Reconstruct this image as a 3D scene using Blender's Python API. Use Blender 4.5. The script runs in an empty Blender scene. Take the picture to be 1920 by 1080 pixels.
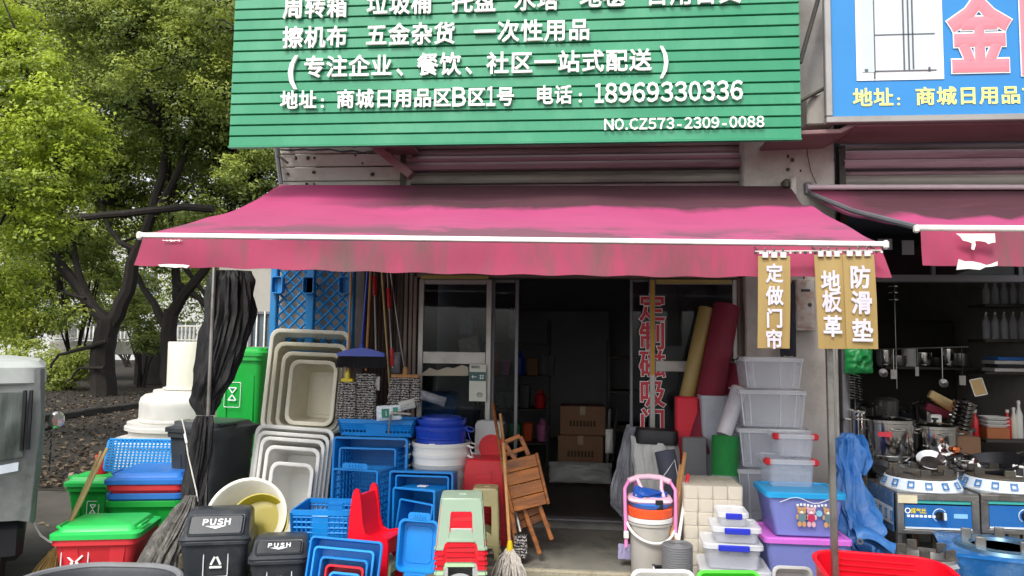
import bpy, math, random
import numpy as np
from mathutils import Matrix, Vector, noise

random.seed(7)
rng = np.random.default_rng(7)
SC = bpy.context.scene
COL = SC.collection
PI = math.pi
rad = math.radians

# ------------------------------------------------------------------ camera
F = 1387.0                      # focal length in pixels of a 1920 wide frame
CAM = Vector((0.0, -6.4, 1.65))
RC = Matrix.Rotation(rad(5.7), 3, 'Z') @ Matrix.Rotation(rad(90 + 4.3), 3, 'X') @ Matrix.Rotation(rad(0.75), 3, 'Z')
cd = bpy.data.cameras.new('camera')
cd.sensor_width = 36.0
cd.lens = 36.0 * F / 1920.0
cd.clip_start = 0.05
cd.clip_end = 1500.0
cam = bpy.data.objects.new('camera', cd)
COL.objects.link(cam)
cam.matrix_world = Matrix.Translation(CAM) @ RC.to_4x4()
SC.camera = cam

# ------------------------------------------------------------------ light
w = bpy.data.worlds.new('World')
SC.world = w
w.use_nodes = True
wt = w.node_tree
bg = wt.nodes['Background']
sky = wt.nodes.new('ShaderNodeTexSky')
sky.sky_type = 'NISHITA'
sky.sun_disc = False
sky.sun_elevation = rad(52)
sky.sun_rotation = rad(200)
sky.air_density = 1.0
sky.dust_density = 3.0
hs = wt.nodes.new('ShaderNodeHueSaturation')
hs.inputs['Saturation'].default_value = 0.22
wt.links.new(sky.outputs[0], hs.inputs['Color'])
wt.links.new(hs.outputs[0], bg.inputs[0])
bg.inputs[1].default_value = 0.15
sl = bpy.data.lights.new('sun', 'SUN')
sl.energy = 1.25
sl.angle = rad(14)
sl.color = (1.0, 0.965, 0.91)
so = bpy.data.objects.new('sun', sl)
COL.objects.link(so)
# the sun stands high behind the photographer's right shoulder, through thin cloud
az, el = rad(200), rad(52)
sd = Vector((math.sin(az) * math.cos(el), math.cos(az) * math.cos(el), math.sin(el)))
so.rotation_euler = sd.to_track_quat('Z', 'Y').to_euler()
SC.view_settings.view_transform = 'Standard'
SC.view_settings.look = 'None'
SC.view_settings.gamma = 1.0
SC.view_settings.use_curve_mapping = False
SC.view_settings.exposure = 0.88
try:
    SC.cycles.max_bounces = 10
    SC.cycles.transparent_max_bounces = 24
    SC.cycles.use_denoising = True
except Exception:
    pass

# ------------------------------------------------------------------ placing
def ray(px, py):
    return RC @ Vector(((px - 960.0) / F, -(py - 540.0) / F, -1.0))

def P(px, py, Y):
    d = ray(px, py)
    return CAM + d * ((Y - CAM.y) / d.y)

def PG(px, py, z=0.0):
    d = ray(px, py)
    return CAM + d * ((z - CAM.z) / d.z)

def rect(x0, y0, x1, y1, Y):
    ym, xm = (y0 + y1) / 2, (x0 + x1) / 2
    a, b = P(x0, ym, Y), P(x1, ym, Y)
    c, d = P(xm, y0, Y), P(xm, y1, Y)
    return (a.x + b.x) / 2, (c.z + d.z) / 2, b.x - a.x, c.z - d.z

# ------------------------------------------------------------------ meshes
def rr(w, d, r, z, n=4, cx=0.0, cy=0.0):
    r = max(1e-4, min(r, w / 2 - 1e-4, d / 2 - 1e-4))
    out = []
    for q, (sx, sy) in enumerate(((1, 1), (-1, 1), (-1, -1), (1, -1))):
        for k in range(n + 1):
            a = PI / 2 * (q + k / n)
            out.append((cx + sx * (w / 2 - r) + r * math.cos(a), cy + sy * (d / 2 - r) + r * math.sin(a), z))
    return out

class MB:
    def __init__(s):
        s.v = []; s.f = []
    def add(s, vs, fs, T=None):
        b = len(s.v)
        s.v += [tuple(T @ Vector(p)) for p in vs] if T is not None else [tuple(p) for p in vs]
        s.f += [tuple(i + b for i in f) for f in fs]
        return s
    def loft(s, rings, c0=True, c1=True, T=None, closed=True):
        n = len(rings[0]); vs = [p for r in rings for p in r]; fs = []
        for k in range(len(rings) - 1):
            for i in range(n if closed else n - 1):
                j = (i + 1) % n
                fs.append((k * n + i, k * n + j, (k + 1) * n + j, (k + 1) * n + i))
        if c0: fs.append(tuple(reversed(range(n))))
        if c1: fs.append(tuple(range((len(rings) - 1) * n, len(rings) * n)))
        return s.add(vs, fs, T)
    def box(s, cx, cy, cz, sx, sy, sz, T=None, c=0.0):
        if c > 0:
            c = min(c, sx / 2.2, sy / 2.2, sz / 2.2)
            z0, z1 = cz - sz / 2, cz + sz / 2
            R = [rr(sx - 2 * c, sy - 2 * c, 1e-4, z0, 1, cx, cy), rr(sx, sy, c, z0 + c, 1, cx, cy),
                 rr(sx, sy, c, z1 - c, 1, cx, cy), rr(sx - 2 * c, sy - 2 * c, 1e-4, z1, 1, cx, cy)]
            return s.loft(R, T=T)
        x, y, z = sx / 2, sy / 2, sz / 2
        vs = [(cx + a * x, cy + b * y, cz + c2 * z) for c2 in (-1, 1) for a, b in ((-1, -1), (1, -1), (1, 1), (-1, 1))]
        return s.add(vs, [(3, 2, 1, 0), (4, 5, 6, 7), (0, 1, 5, 4), (1, 2, 6, 5), (2, 3, 7, 6), (3, 0, 4, 7)], T)
    def lathe(s, prof, n=24, T=None, c0=True, c1=True):
        R = [[(r * math.cos(2 * PI * i / n), r * math.sin(2 * PI * i / n), z) for i in range(n)] for r, z in prof]
        return s.loft(R, c0, c1, T)
    def tube(s, pts, r, n=8, T=None, rs=None, caps=True):
        pts = [Vector(p) for p in pts]
        R = []; up = None
        for i, p in enumerate(pts):
            t = (pts[min(i + 1, len(pts) - 1)] - pts[max(i - 1, 0)]).normalized()
            if up is None:
                up = Vector((0, 0, 1)) if abs(t.z) < .9 else Vector((0, 1, 0))
            a = t.cross(up)
            if a.length < 1e-6: a = t.cross(Vector((1, 0, 0)))
            a.normalize(); b = a.cross(t).normalized(); up = b
            q = rs[i] if rs else r
            R.append([tuple(p + a * (q * math.cos(2 * PI * k / n)) + b * (q * math.sin(2 * PI * k / n))) for k in range(n)])
        return s.loft(R, caps, caps, T)
    def prism(s, poly, y0, y1, T=None):          # poly in x,z
        n = len(poly)
        vs = [(x, y0, z) for x, z in poly] + [(x, y1, z) for x, z in poly]
        fs = [tuple(range(n)), tuple(reversed(range(n, 2 * n)))]
        fs += [(i, (i + 1) % n + 0, (i + 1) % n + n, i + n) for i in range(n)]
        return s.add(vs, [tuple(reversed(f)) for f in fs], T)
    def grid(s, fn, nu, nv, T=None, th=0.0):
        vs = [fn(i / nu, j / nv) for j in range(nv + 1) for i in range(nu + 1)]
        W = nu + 1
        fs = [(j * W + i, j * W + i + 1, (j + 1) * W + i + 1, (j + 1) * W + i) for j in range(nv) for i in range(nu)]
        if th:
            N = len(vs)
            nr = [Vector((0, 0, 0)) for _ in vs]
            V = [Vector(p) for p in vs]
            for f in fs:
                q = (V[f[1]] - V[f[0]]).cross(V[f[2]] - V[f[0]])
                for i in f: nr[i] += q
            vs2 = [tuple(V[i] - nr[i].normalized() * th) for i in range(N)]
            vs = [tuple(p) for p in V] + vs2
            f2 = [tuple(reversed([i + N for i in f])) for f in fs]
            edge = [i for i in range(W)] + [(j + 1) * W - 1 for j in range(1, nv + 1)] + [nv * W + i for i in range(nu - 1, -1, -1)] + [j * W for j in range(nv - 1, 0, -1)]
            f3 = [(edge[k], edge[k] + N, edge[(k + 1) % len(edge)] + N, edge[(k + 1) % len(edge)]) for k in range(len(edge))]
            fs = fs + f2 + f3
        return s.add(vs, fs, T)
    def vessel(s, w, d, h, t=.006, r=.03, tap=.85, lip=.02, lh=.015, n=4, T=None, tapd=None):
        tapd = tapd or tap
        a, b = w - 2 * lip, d - 2 * lip
        R = [rr(a * tap - .01, b * tapd - .01, r * .8, 0, n), rr(a * tap, b * tapd, r * .9, .006, n), rr(a, b, r, h - lh, n),
             rr(w, d, r + lip, h - lh, n), rr(w, d, r + lip, h - .003, n), rr(w - .006, d - .006, r + lip, h, n),
             rr(a - t, b - t, r, h, n), rr(a - 2 * t, b - 2 * t, r, h - .004, n), rr(a * tap - 2 * t, b * tapd - 2 * t, r * .8, t, n)]
        return s.loft(R, T=T)
    def lattice(s, o, u, v, nu, nv, bw, th, T=None):
        o, u, v = Vector(o), Vector(u), Vector(v)
        U, V = u.normalized(), v.normalized(); N = U.cross(V) * th
        def bar(a, b, sd):
            a0, a1, b0, b1 = a - sd, a + sd, b - sd, b + sd
            vs = [a0, b0, b1, a1, a0 + N, b0 + N, b1 + N, a1 + N]
            s.add([tuple(p) for p in vs], [(0, 1, 2, 3), (7, 6, 5, 4), (0, 4, 5, 1), (1, 5, 6, 2), (2, 6, 7, 3), (3, 7, 4, 0)], T)
        for i in range(nu + 1):
            p = o + u * (i / nu); bar(p, p + v, U * bw / 2)
        for j in range(nv + 1):
            p = o + v * (j / nv); bar(p, p + u, V * bw / 2)
        return s
    def mesh(s, name, m, smooth=35):
        me = bpy.data.meshes.new(name)
        me.from_pydata(s.v, [], s.f)
        if m is not None: me.materials.append(m)
        if smooth:
            me.polygons.foreach_set('use_smooth', [True] * len(me.polygons))
            me.set_sharp_from_angle(angle=rad(smooth))
        me.update()
        return me
    def build(s, name, m, parent=None, loc=None, rot=None, smooth=35, kind=None, label=None):
        o = bpy.data.objects.new(name, s.mesh(name, m, smooth))
        COL.objects.link(o)
        if parent is not None: o.parent = parent
        if loc is not None: o.location = loc
        if rot is not None: o.rotation_euler = rot
        if kind: o['kind'] = kind
        if label: o['label'] = label
        return o

def tag(o, label, cat, group=None, kind=None):
    if label: o['label'] = label
    if cat: o['category'] = cat
    if group: o['group'] = group
    if kind: o['kind'] = kind
    return o

def thing(name, label, cat, loc=(0, 0, 0), rot=(0, 0, 0), group=None):
    o = bpy.data.objects.new(name, None)
    COL.objects.link(o)
    o.location = loc; o.rotation_euler = rot
    return tag(o, label, cat, group)

def inst(me, name, parent, loc=(0, 0, 0), rot=None, scale=None):
    o = bpy.data.objects.new(name, me)
    COL.objects.link(o)
    o.parent = parent; o.location = loc
    if rot: o.rotation_euler = rot
    if scale: o.scale = scale
    return o

def kids(o):
    return [c for c in bpy.data.objects if c.parent == o]

def dup(root, loc, rot=None, label=None):
    c = root.copy(); COL.objects.link(c); c.location = loc
    if rot is not None: c.rotation_euler = rot
    if label: c['label'] = label
    for k in kids(root):
        d = k.copy(); COL.objects.link(d); d.parent = c
        for g in kids(k):
            e = g.copy(); COL.objects.link(e); e.parent = d
    return c

def single(mb, name, m, label, cat, loc=(0, 0, 0), rot=(0, 0, 0), group=None, smooth=35, kind=None):
    return tag(mb.build(name, m, None, loc, rot, smooth), label, cat, group, kind)

# ------------------------------------------------------------------ text
_txt = {}
def glyph(ch, extr=.02, off=.02):
    key = (ch, extr, off)
    if key not in _txt:
        c = bpy.data.curves.new('glyph', 'FONT')
        c.body = ch; c.size = 1.0; c.extrude = extr; c.bevel_depth = off; c.bevel_resolution = 0; c.resolution_u = 2
        o = bpy.data.objects.new('glyph', c); COL.objects.link(o)
        bpy.context.view_layer.update()
        dg = bpy.context.evaluated_depsgraph_get()
        me = bpy.data.meshes.new_from_object(o.evaluated_get(dg))
        bpy.data.objects.remove(o); bpy.data.curves.remove(c)
        co = np.empty(len(me.vertices) * 3, 'f'); me.vertices.foreach_get('co', co)
        co = co.reshape(-1, 3)
        if len(co):
            b = (co[:, 0].min(), co[:, 0].max(), co[:, 1].min(), co[:, 1].max())
        else: b = (0, 1, 0, 1)
        if len(co):
            za = np.abs(co[:, 2]); co[:, 2] = np.where(za > extr, np.sign(co[:, 2]) * (extr + (za - extr) * .12), co[:, 2])
        pts = co.tolist(); fs = [tuple(p.vertices) for p in me.polygons]
        bpy.data.meshes.remove(me)
        _txt[key] = (pts, fs, b)
    return _txt[key]

def text_mb(mb, s, w, h, T, extr=.02, off=.02, gap=1.0, vertical=False):
    """the string laid out in a w x h box centred on T's origin, facing T's +z, growing to +x"""
    cw = [1.0 if ord(c) > 255 else (.34 if c in ' .:' else .62) for c in s]
    tot = sum(cw)
    x = -w / 2
    for c, k in zip(s, cw):
        ww = w * k / tot
        if c != ' ':
            place_glyph(mb, c, T @ Matrix.Translation((x + ww / 2, 0, 0)), ww, h, extr, off)
        x += ww

def place_glyph(mb, c, T, ww, h, extr, off):
    pts, fs, b = glyph(chr(ord(c) + 0xFEE0) if c.isalnum() and ord(c) < 128 else c, extr, off)
    if ord(c) > 255:                       # CJK: keep the em box
        sx, sy = ww / 1.04, h / .93
        cx, cy = .5, .38
    else:
        sy = h / .74; sx = min(sy, ww / max(.2, b[1] - b[0]) * .9); cx, cy = (b[0] + b[1]) / 2, .36
    mb.add([((p[0] - cx) * sx, (p[1] - cy) * sy, p[2] * h) for p in pts], fs, T)

# frame whose +z faces the camera side (-Y), +x to the right, +y up
def facing(x, y, z, yaw=0.0, tilt=0.0, roll=0.0):
    return Matrix.Translation((x, y, z)) @ Matrix.Rotation(yaw, 4, 'Z') @ Matrix.Rotation(PI / 2 - tilt, 4, 'X') @ Matrix.Rotation(roll, 4, 'Z')

# ------------------------------------------------------------------ materials
def srgb(h):
    h = h.lstrip('#')
    c = [int(h[i:i + 2], 16) / 255 for i in (0, 2, 4)]
    return tuple(x / 12.92 if x <= .04045 else ((x + .055) / 1.055) ** 2.4 for x in c)

def mat(name, col, rough=.45, var=.10, scale=5.0, metal=0.0, bump=0.0, bscale=60.0, dirt=0.0, dcol='#5a5044', dscale=3.0,
        alpha=1.0, trans=0.0, stretch=(1, 1, 1), spec=.5, rvar=.15, aniso=None):
    if isinstance(col, str): col = srgb(col)
    m = bpy.data.materials.new(name); m.use_nodes = True
    nt = m.node_tree; N = nt.nodes; L = nt.links
    b = N['Principled BSDF']; out = N['Material Output']
    tc = N.new('ShaderNodeTexCoord'); oi = N.new('ShaderNodeObjectInfo')
    mp = N.new('ShaderNodeMapping'); mp.inputs['Scale'].default_value = stretch
    ad = N.new('ShaderNodeVectorMath'); ad.operation = 'ADD'
    mu = N.new('ShaderNodeMath'); mu.operation = 'MULTIPLY'; mu.inputs[1].default_value = 37.0
    L.new(oi.outputs['Random'], mu.inputs[0])
    L.new(tc.outputs['Object'], ad.inputs[0]); L.new(mu.outputs[0], ad.inputs[1]); L.new(ad.outputs[0], mp.inputs['Vector'])
    n1 = N.new('ShaderNodeTexNoise'); n1.inputs['Scale'].default_value = scale; n1.inputs['Detail'].default_value = 6
    n1.inputs['Roughness'].default_value = .62
    L.new(mp.outputs[0], n1.inputs['Vector'])
    mr = N.new('ShaderNodeMapRange'); mr.inputs['From Min'].default_value = .25; mr.inputs['From Max'].default_value = .75
    mr.inputs['To Min'].default_value = 1 - var; mr.inputs['To Max'].default_value = 1 + var
    L.new(n1.outputs[0], mr.inputs['Value'])
    vm = N.new('ShaderNodeVectorMath'); vm.operation = 'SCALE'; vm.inputs[0].default_value = col
    L.new(mr.outputs[0], vm.inputs['Scale'])
    last = vm.outputs[0]
    if dirt > 0:
        n2 = N.new('ShaderNodeTexNoise'); n2.inputs['Scale'].default_value = dscale; n2.inputs['Detail'].default_value = 8
        n2.inputs['Roughness'].default_value = .7
        L.new(mp.outputs[0], n2.inputs['Vector'])
        r2 = N.new('ShaderNodeMapRange'); r2.inputs['From Min'].default_value = .47; r2.inputs['From Max'].default_value = .68
        r2.inputs['To Max'].default_value = min(1.0, dirt * 1.5)
        L.new(n2.outputs[0], r2.inputs['Value'])
        mx = N.new('ShaderNodeMix'); mx.data_type = 'RGBA'
        L.new(r2.outputs[0], mx.inputs[0]); L.new(last, mx.inputs[6]); mx.inputs[7].default_value = (*srgb(dcol), 1)
        last = mx.outputs[2]
    L.new(last, b.inputs['Base Color'])
    rm = N.new('ShaderNodeMapRange'); rm.inputs['From Min'].default_value = .3; rm.inputs['From Max'].default_value = .7
    rm.inputs['To Min'].default_value = max(.02, rough * (1 - rvar)); rm.inputs['To Max'].default_value = min(1, rough * (1 + rvar))
    L.new(n1.outputs[0], rm.inputs['Value']); L.new(rm.outputs[0], b.inputs['Roughness'])
    b.inputs['Metallic'].default_value = metal
    b.inputs['Specular IOR Level'].default_value = spec
    if bump == 0 and metal == 0 and alpha == 1.0 and rough < .5:
        bump, bscale = .12, 9.0
    if bump > 0:
        n3 = N.new('ShaderNodeTexNoise'); n3.inputs['Scale'].default_value = bscale; n3.inputs['Detail'].default_value = 4
        L.new(mp.outputs[0], n3.inputs['Vector'])
        bp = N.new('ShaderNodeBump'); bp.inputs['Strength'].default_value = bump; bp.inputs['Distance'].default_value = .01
        L.new(n3.outputs[0], bp.inputs['Height']); L.new(bp.outputs[0], b.inputs['Normal'])
    sh = b.outputs[0]
    if trans > 0:
        tl = N.new('ShaderNodeBsdfTranslucent'); L.new(last, tl.inputs['Color'])
        ms = N.new('ShaderNodeMixShader'); ms.inputs[0].default_value = trans
        L.new(sh, ms.inputs[1]); L.new(tl.outputs[0], ms.inputs[2]); sh = ms.outputs[0]
    if alpha < 1:
        tp = N.new('ShaderNodeBsdfTransparent'); tp.inputs[0].default_value = (.98, .985, .99, 1)
        ms = N.new('ShaderNodeMixShader'); ms.inputs[0].default_value = alpha
        L.new(tp.outputs[0], ms.inputs[1]); L.new(sh, ms.inputs[2]); sh = ms.outputs[0]
    L.new(sh, out.inputs['Surface'])
    return m

def glass_mat(name, tint, ior=1.3, film=0.0, fcol='#7c8286'):
    m = bpy.data.materials.new(name); m.use_nodes = True
    nt = m.node_tree; N = nt.nodes; L = nt.links
    N.remove(N['Principled BSDF'])
    tp = N.new('ShaderNodeBsdfTransparent'); tp.inputs[0].default_value = (*tint, 1)
    gl = N.new('ShaderNodeBsdfGlossy'); gl.inputs['Roughness'].default_value = .03
    fr = N.new('ShaderNodeFresnel'); fr.inputs['IOR'].default_value = ior
    ms = N.new('ShaderNodeMixShader')
    L.new(fr.outputs[0], ms.inputs[0]); L.new(tp.outputs[0], ms.inputs[1]); L.new(gl.outputs[0], ms.inputs[2])
    sh = ms.outputs[0]
    if film:
        df = N.new('ShaderNodeBsdfDiffuse'); df.inputs[0].default_value = (*srgb(fcol), 1)
        nz = N.new('ShaderNodeTexNoise'); nz.inputs['Scale'].default_value = 4; nz.inputs['Detail'].default_value = 7
        tc = N.new('ShaderNodeTexCoord'); L.new(tc.outputs['Object'], nz.inputs['Vector'])
        mr = N.new('ShaderNodeMapRange'); mr.inputs['From Min'].default_value = .35; mr.inputs['From Max'].default_value = .8; mr.inputs['To Max'].default_value = film * 2
        L.new(nz.outputs[0], mr.inputs['Value'])
        m2 = N.new('ShaderNodeMixShader'); L.new(mr.outputs[0], m2.inputs[0]); L.new(sh, m2.inputs[1]); L.new(df.outputs[0], m2.inputs[2]); sh = m2.outputs[0]
    L.new(sh, N['Material Output'].inputs['Surface'])
    return m

K = {}
K['asphalt'] = mat('asphalt', '#4a463f', .9, .25, 2.0, bump=.5, bscale=90, dirt=.5, dcol='#2c2823', dscale=1.2)
K['dirt'] = mat('leaf_soil', '#2d271f', .95, .45, 3.0, bump=1.0, bscale=40, dirt=.6, dcol='#241d16', dscale=6)
K['concrete'] = mat('concrete', '#7d7a70', .85, .22, 3, bump=.5, bscale=70, dirt=.75, dcol='#4c493f', dscale=2.2)
K['concrete_edge'] = mat('worn_concrete', '#a39b85', .9, .25, 5, bump=.8, bscale=60, dirt=.5, dcol='#6e6857', dscale=5)
K['floor'] = mat('shop_floor_dark', '#8a8882', .45, .15, 4, dirt=.4, dcol='#4a4740', dscale=3)
K['plaster'] = mat('off_white_plaster', '#b5aea7', .8, .07, 3, bump=.15, bscale=40, dirt=.5, dcol='#8e7f72', dscale=2.0)
K['plaster_shade'] = mat('grey_plaster', '#a8a39b', .8, .08, 2, bump=.2, dirt=.3, dcol='#8b8378')
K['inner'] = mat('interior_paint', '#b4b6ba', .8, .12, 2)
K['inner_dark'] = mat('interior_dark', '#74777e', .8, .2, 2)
K['maroon'] = mat('dusty_maroon_paint', '#8a6a6a', .55, .12, 2, dirt=.5, dcol='#6a4a4b', stretch=(.4, 1, 3))
K['shutter'] = mat('mauve_shutter_metal', '#b3929a', .5, .12, 2, dirt=.45, dcol='#6a5058', stretch=(.3, 1, 4))
K['shutter2'] = mat('grey_shutter_metal', '#a39c94', .5, .12, 2, dirt=.45, dcol='#5e5750', stretch=(.3, 1, 4))
K['alu'] = mat('brushed_aluminium', '#a6a4a0', .42, .06, 6, metal=.6, dirt=.3, dcol='#77726a')
K['alu_dark'] = mat('dull_aluminium', '#77767a', .5, .08, 6, metal=.5)
K['bronze'] = mat('brown_aluminium', '#786c63', .5, .1, 6, metal=.25)
K['yellow_tape'] = mat('ochre_tape', '#c8962a', .5, .1, 8)
K['pale_tape'] = mat('faded_yellow_tape', '#a8924e', .5, .12, 8)
K['white'] = mat('white_plastic', '#e4e3de', .35, .04, 3, dirt=.12, dcol='#a29c8c')
K['white_paint'] = mat('white_metal_paint', '#efece4', .35, .05, 3, dirt=.25, dcol='#a8a293', dscale=8)
K['ivory'] = mat('ivory_plastic', '#dad7c6', .38, .05, 3, dirt=.2, dcol='#a39b83')
K['cream'] = mat('cream_plastic', '#cdc8b2', .38, .05, 3, dirt=.25, dcol='#968d74')
K['blue'] = mat('azure_plastic', '#1183d2', .36, .08, 4, dirt=.14, dcol='#3c6288')
K['blue_mid'] = mat('blue_lid_plastic', '#2f74c8', .4, .08, 4, dirt=.15, dcol='#3e5878')
K['blue_deep'] = mat('royal_blue_plastic', '#1a3fae', .3, .06, 4)
K['blue_light'] = mat('sky_blue_plastic', '#2f9be6', .34, .06, 4)
K['pallet'] = mat('pallet_blue_plastic', '#1e86c9', .45, .1, 3, dirt=.3, dcol='#3d6177')
K['red'] = mat('red_plastic', '#d21f2c', .36, .07, 4, dirt=.1, dcol='#7c2c2c')
K['red_bright'] = mat('bright_red_plastic', '#e00f26', .34, .05, 4)
K['red_bin'] = mat('signal_red_plastic', '#d5323a', .42, .06, 3, dirt=.15, dcol='#8d3d3d')
K['green_bin'] = mat('bin_green_plastic', '#17a23a', .4, .08, 3, dirt=.15, dcol='#2f6a3c')
K['green_lid'] = mat('bright_green_plastic', '#2bc258', .36, .06, 3, dirt=.1, dcol='#3d8a55')
K['sage'] = mat('sage_green_plastic', '#9db39c', .42, .05, 4, dirt=.12, dcol='#6f7e6b')
K['pale_green'] = mat('pale_green_plastic', '#b2cfa4', .42, .05, 4)
K['grey_pl'] = mat('light_grey_plastic', '#b0b2b0', .42, .05, 4, dirt=.12)
K['olive'] = mat('khaki_plastic', '#b3aa7c', .42, .05, 4, dirt=.15)
K['black_pl'] = mat('charcoal_plastic', '#373a3e', .38, .12, 5, dirt=.25, dcol='#55534f', dscale=5)
K['dark_pl'] = mat('slate_black_plastic', '#35393e', .34, .1, 5, dirt=.25, dcol='#5e5f5e', dscale=6)
K['black'] = mat('black_rubber', '#16161a', .55, .1, 5)
K['net'] = mat('black_netting', '#161517', .7, .35, 7, bump=.7, bscale=45, dirt=.3, dcol='#4c4947', dscale=9, stretch=(2, 2, .4))
K['net_grey'] = mat('dusty_grey_netting', '#55534f', .85, .4, 9, bump=.9, bscale=50, dirt=.5, dcol='#8d8980', dscale=12, stretch=(2, 2, .5))
K['clear'] = mat('clear_plastic', '#eceef6', .25, .06, 4, alpha=.21, dirt=.2, dcol='#a6a9ac')
K['clear_rim'] = mat('clear_plastic_rim', '#f2f3f6', .25, .05, 4, alpha=.42)
K['frost'] = mat('frosted_plastic', '#bfc3cf', .4, .08, 4, alpha=.66, dirt=.2)
K['lilac'] = mat('lilac_clear_plastic', '#98a2ea', .3, .06, 4, alpha=.5)
K['cyan_lid'] = mat('cyan_plastic', '#25a4e0', .35, .05, 4)
K['pink_lid'] = mat('orchid_plastic', '#cf6fd0', .35, .05, 4)
K['clip_blue'] = mat('ultramarine_clip', '#2a34b8', .35, .05, 4)
K['orange'] = mat('orange_plastic', '#ee5a2c', .4, .05, 4)
K['pink'] = mat('pink_enamel', '#ea86c0', .35, .05, 4)
K['pale_pink'] = mat('pale_pink_padding', '#efc6d6', .6, .06, 4)
K['bucket'] = mat('putty_plastic', '#b5b0a8', .45, .05, 4, dirt=.2, dcol='#857d70')
K['yellow'] = mat('yellow_plastic', '#dcc21f', .4, .06, 4)
K['mustard'] = mat('mustard_plastic', '#a89a2a', .45, .1, 6)
K['wood'] = mat('oiled_fir_wood', '#96581f', .5, .45, 2.2, bump=.2, bscale=20, dirt=.7, dcol='#552c10', dscale=3, stretch=(1.2, 9, 9))
K['wood_pale'] = mat('bare_wood', '#b58450', .6, .18, 4, stretch=(6, 6, .6), dirt=.3, dcol='#7e5530')
K['bamboo'] = mat('bamboo', '#c9ad76', .55, .15, 5, stretch=(6, 6, .8), dirt=.25, dcol='#8f7444')
K['straw'] = mat('broom_straw', '#b59556', .8, .3, 12, stretch=(6, 6, 1))
K['steel'] = mat('stainless_steel', '#e0deda', .13, .05, 4, metal=1.0, rvar=.4)
K['steel_d'] = mat('satin_stainless', '#a19e99', .34, .12, 5, metal=.85, dirt=.6, dcol='#6c6660')
K['iron'] = mat('cast_iron', '#4a4743', .6, .2, 12, metal=.4, bump=.4, bscale=80, dirt=.4, dcol='#6b5f4c')
K['wok'] = mat('blackened_iron', '#2b2b2f', .38, .15, 8, metal=.5)
K['film'] = mat('blue_protective_film', '#1f5f9e', .25, .2, 3, dirt=.35, dcol='#7f98a8', dscale=3)
K['film_white'] = mat('white_protective_film', '#cfd8df', .35, .05, 3)
K['panel_blue'] = mat('printed_blue_panel', '#1a5fa4', .35, .25, 3, dirt=.3, dcol='#3a5f86')
K['ink_blue'] = mat('blue_ink', '#2a6fb0', .5, .05)
K['ink_dark'] = mat('dark_ink', '#32323a', .6, .05)
K['ink_white'] = mat('white_print', '#eef0ee', .5, .03)
K['ink_red'] = mat('red_print', '#c23342', .5, .08)
K['ink_yellow'] = mat('yellow_print', '#f0ee8a', .5, .04)
K['card'] = mat('brown_cardboard', '#8e6a4e', .8, .08, 4, dirt=.2, dcol='#6b4c36')
K['sack'] = mat('woven_white_sack', '#b9bab6', .55, .15, 6, bump=.8, bscale=25, dirt=.3, dcol='#85867f')
K['wrap'] = mat('silvery_wrapped_plastic', '#94969e', .25, .35, 8, bump=1.0, bscale=14, alpha=.62, dirt=.4, dcol='#6c6d74')
K['towel_dark'] = mat('dark_fabric', '#2c2e38', .85, .2, 8, bump=.4)
K['grey_mat'] = mat('grey_rubber_mat', '#6e6e70', .7, .08, 6)
K['green_turf'] = mat('green_turf_mat', '#187a35', .85, .25, 20, bump=.9, bscale=120)
K['maroon_roll'] = mat('maroon_carpet', '#74182e', .75, .12, 6, bump=.3)
K['gold_roll'] = mat('gold_vinyl', '#97824a', .45, .2, 3, stretch=(1, 1, .6))
K['red_mat'] = mat('red_foam', '#cf1b31', .6, .05, 3)
K['paper'] = mat('bamboo_tissue_paper', '#d9cdb6', .8, .06, 6, bump=.4, bscale=40, dirt=.15, dcol='#b7a683')
K['tarp'] = mat('blue_tarpaulin', '#2a6cb4', .45, .14, 5, bump=.5, bscale=20, dirt=.25, dcol='#5580a8')
K['tarp_in'] = mat('orange_tarp_lining', '#c9553c', .6, .1, 4)
K['kraft'] = mat('tan_vinyl_strip', '#b3965c', .5, .12, 3, dirt=.35, dcol='#97804c', stretch=(5, 1, .7), trans=.15)
K['sign_green'] = mat('green_sign_metal', '#2a8b62', .32, .08, 1.2, dirt=.3, dcol='#5fab85', dscale=1.4, stretch=(1.0, 1, .35))
K['sign_blue'] = mat('blue_sign_vinyl', '#2f86c8', .4, .04, 2)
K['letter'] = mat('white_acrylic_letter', '#f4f4f0', .4, .02)
K['letter_side'] = K['letter']
K['rust'] = mat('rusty_white_steel', '#b8b2aa', .6, .08, 5, dirt=.9, dcol='#8a4a26', dscale=5)
K['cloth_cover'] = mat('silver_grey_cover', '#7c807d', .7, .16, 3, bump=.8, bscale=7, dirt=.7, dcol='#5e635f', dscale=2.5)
K['cover_win'] = mat('clouded_vinyl_window', '#4c534e', .3, .3, 4, bump=.6, bscale=10, dirt=.5, dcol='#3a403c', stretch=(3, 3, .5))
K['bark'] = mat('dark_bark', '#1d1813', .9, .35, 6, bump=1.0, bscale=14, dirt=.4, dcol='#20190f', stretch=(3, 3, .6))
K['pale_conc'] = mat('pale_concrete', '#b9b6ac', .8, .1, 2, dirt=.3)
K['far_wall'] = mat('pale_grey_render', '#c4c6c4', .8, .08, .5)
K['far_glass'] = mat('dark_window_glass', '#56616a', .2, .1)
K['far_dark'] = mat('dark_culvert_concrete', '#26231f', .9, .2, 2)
K['mopyarn'] = mat('black_white_yarn', '#6a6662', .9, 1.0, 70, bump=.5)
K['mopwhite'] = mat('grey_white_yarn', '#b7b0a6', .95, .3, 30, bump=.5)
K['bristle'] = mat('black_bristle', '#26262a', .8, .4, 60, stretch=(8, 8, .3))
K['glass'] = glass_mat('door_glass', (.62, .66, .68), 1.3, film=.035)
K['glass_r'] = glass_mat('dusty_door_glass', (.60, .63, .64), 1.3, film=.10)

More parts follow.
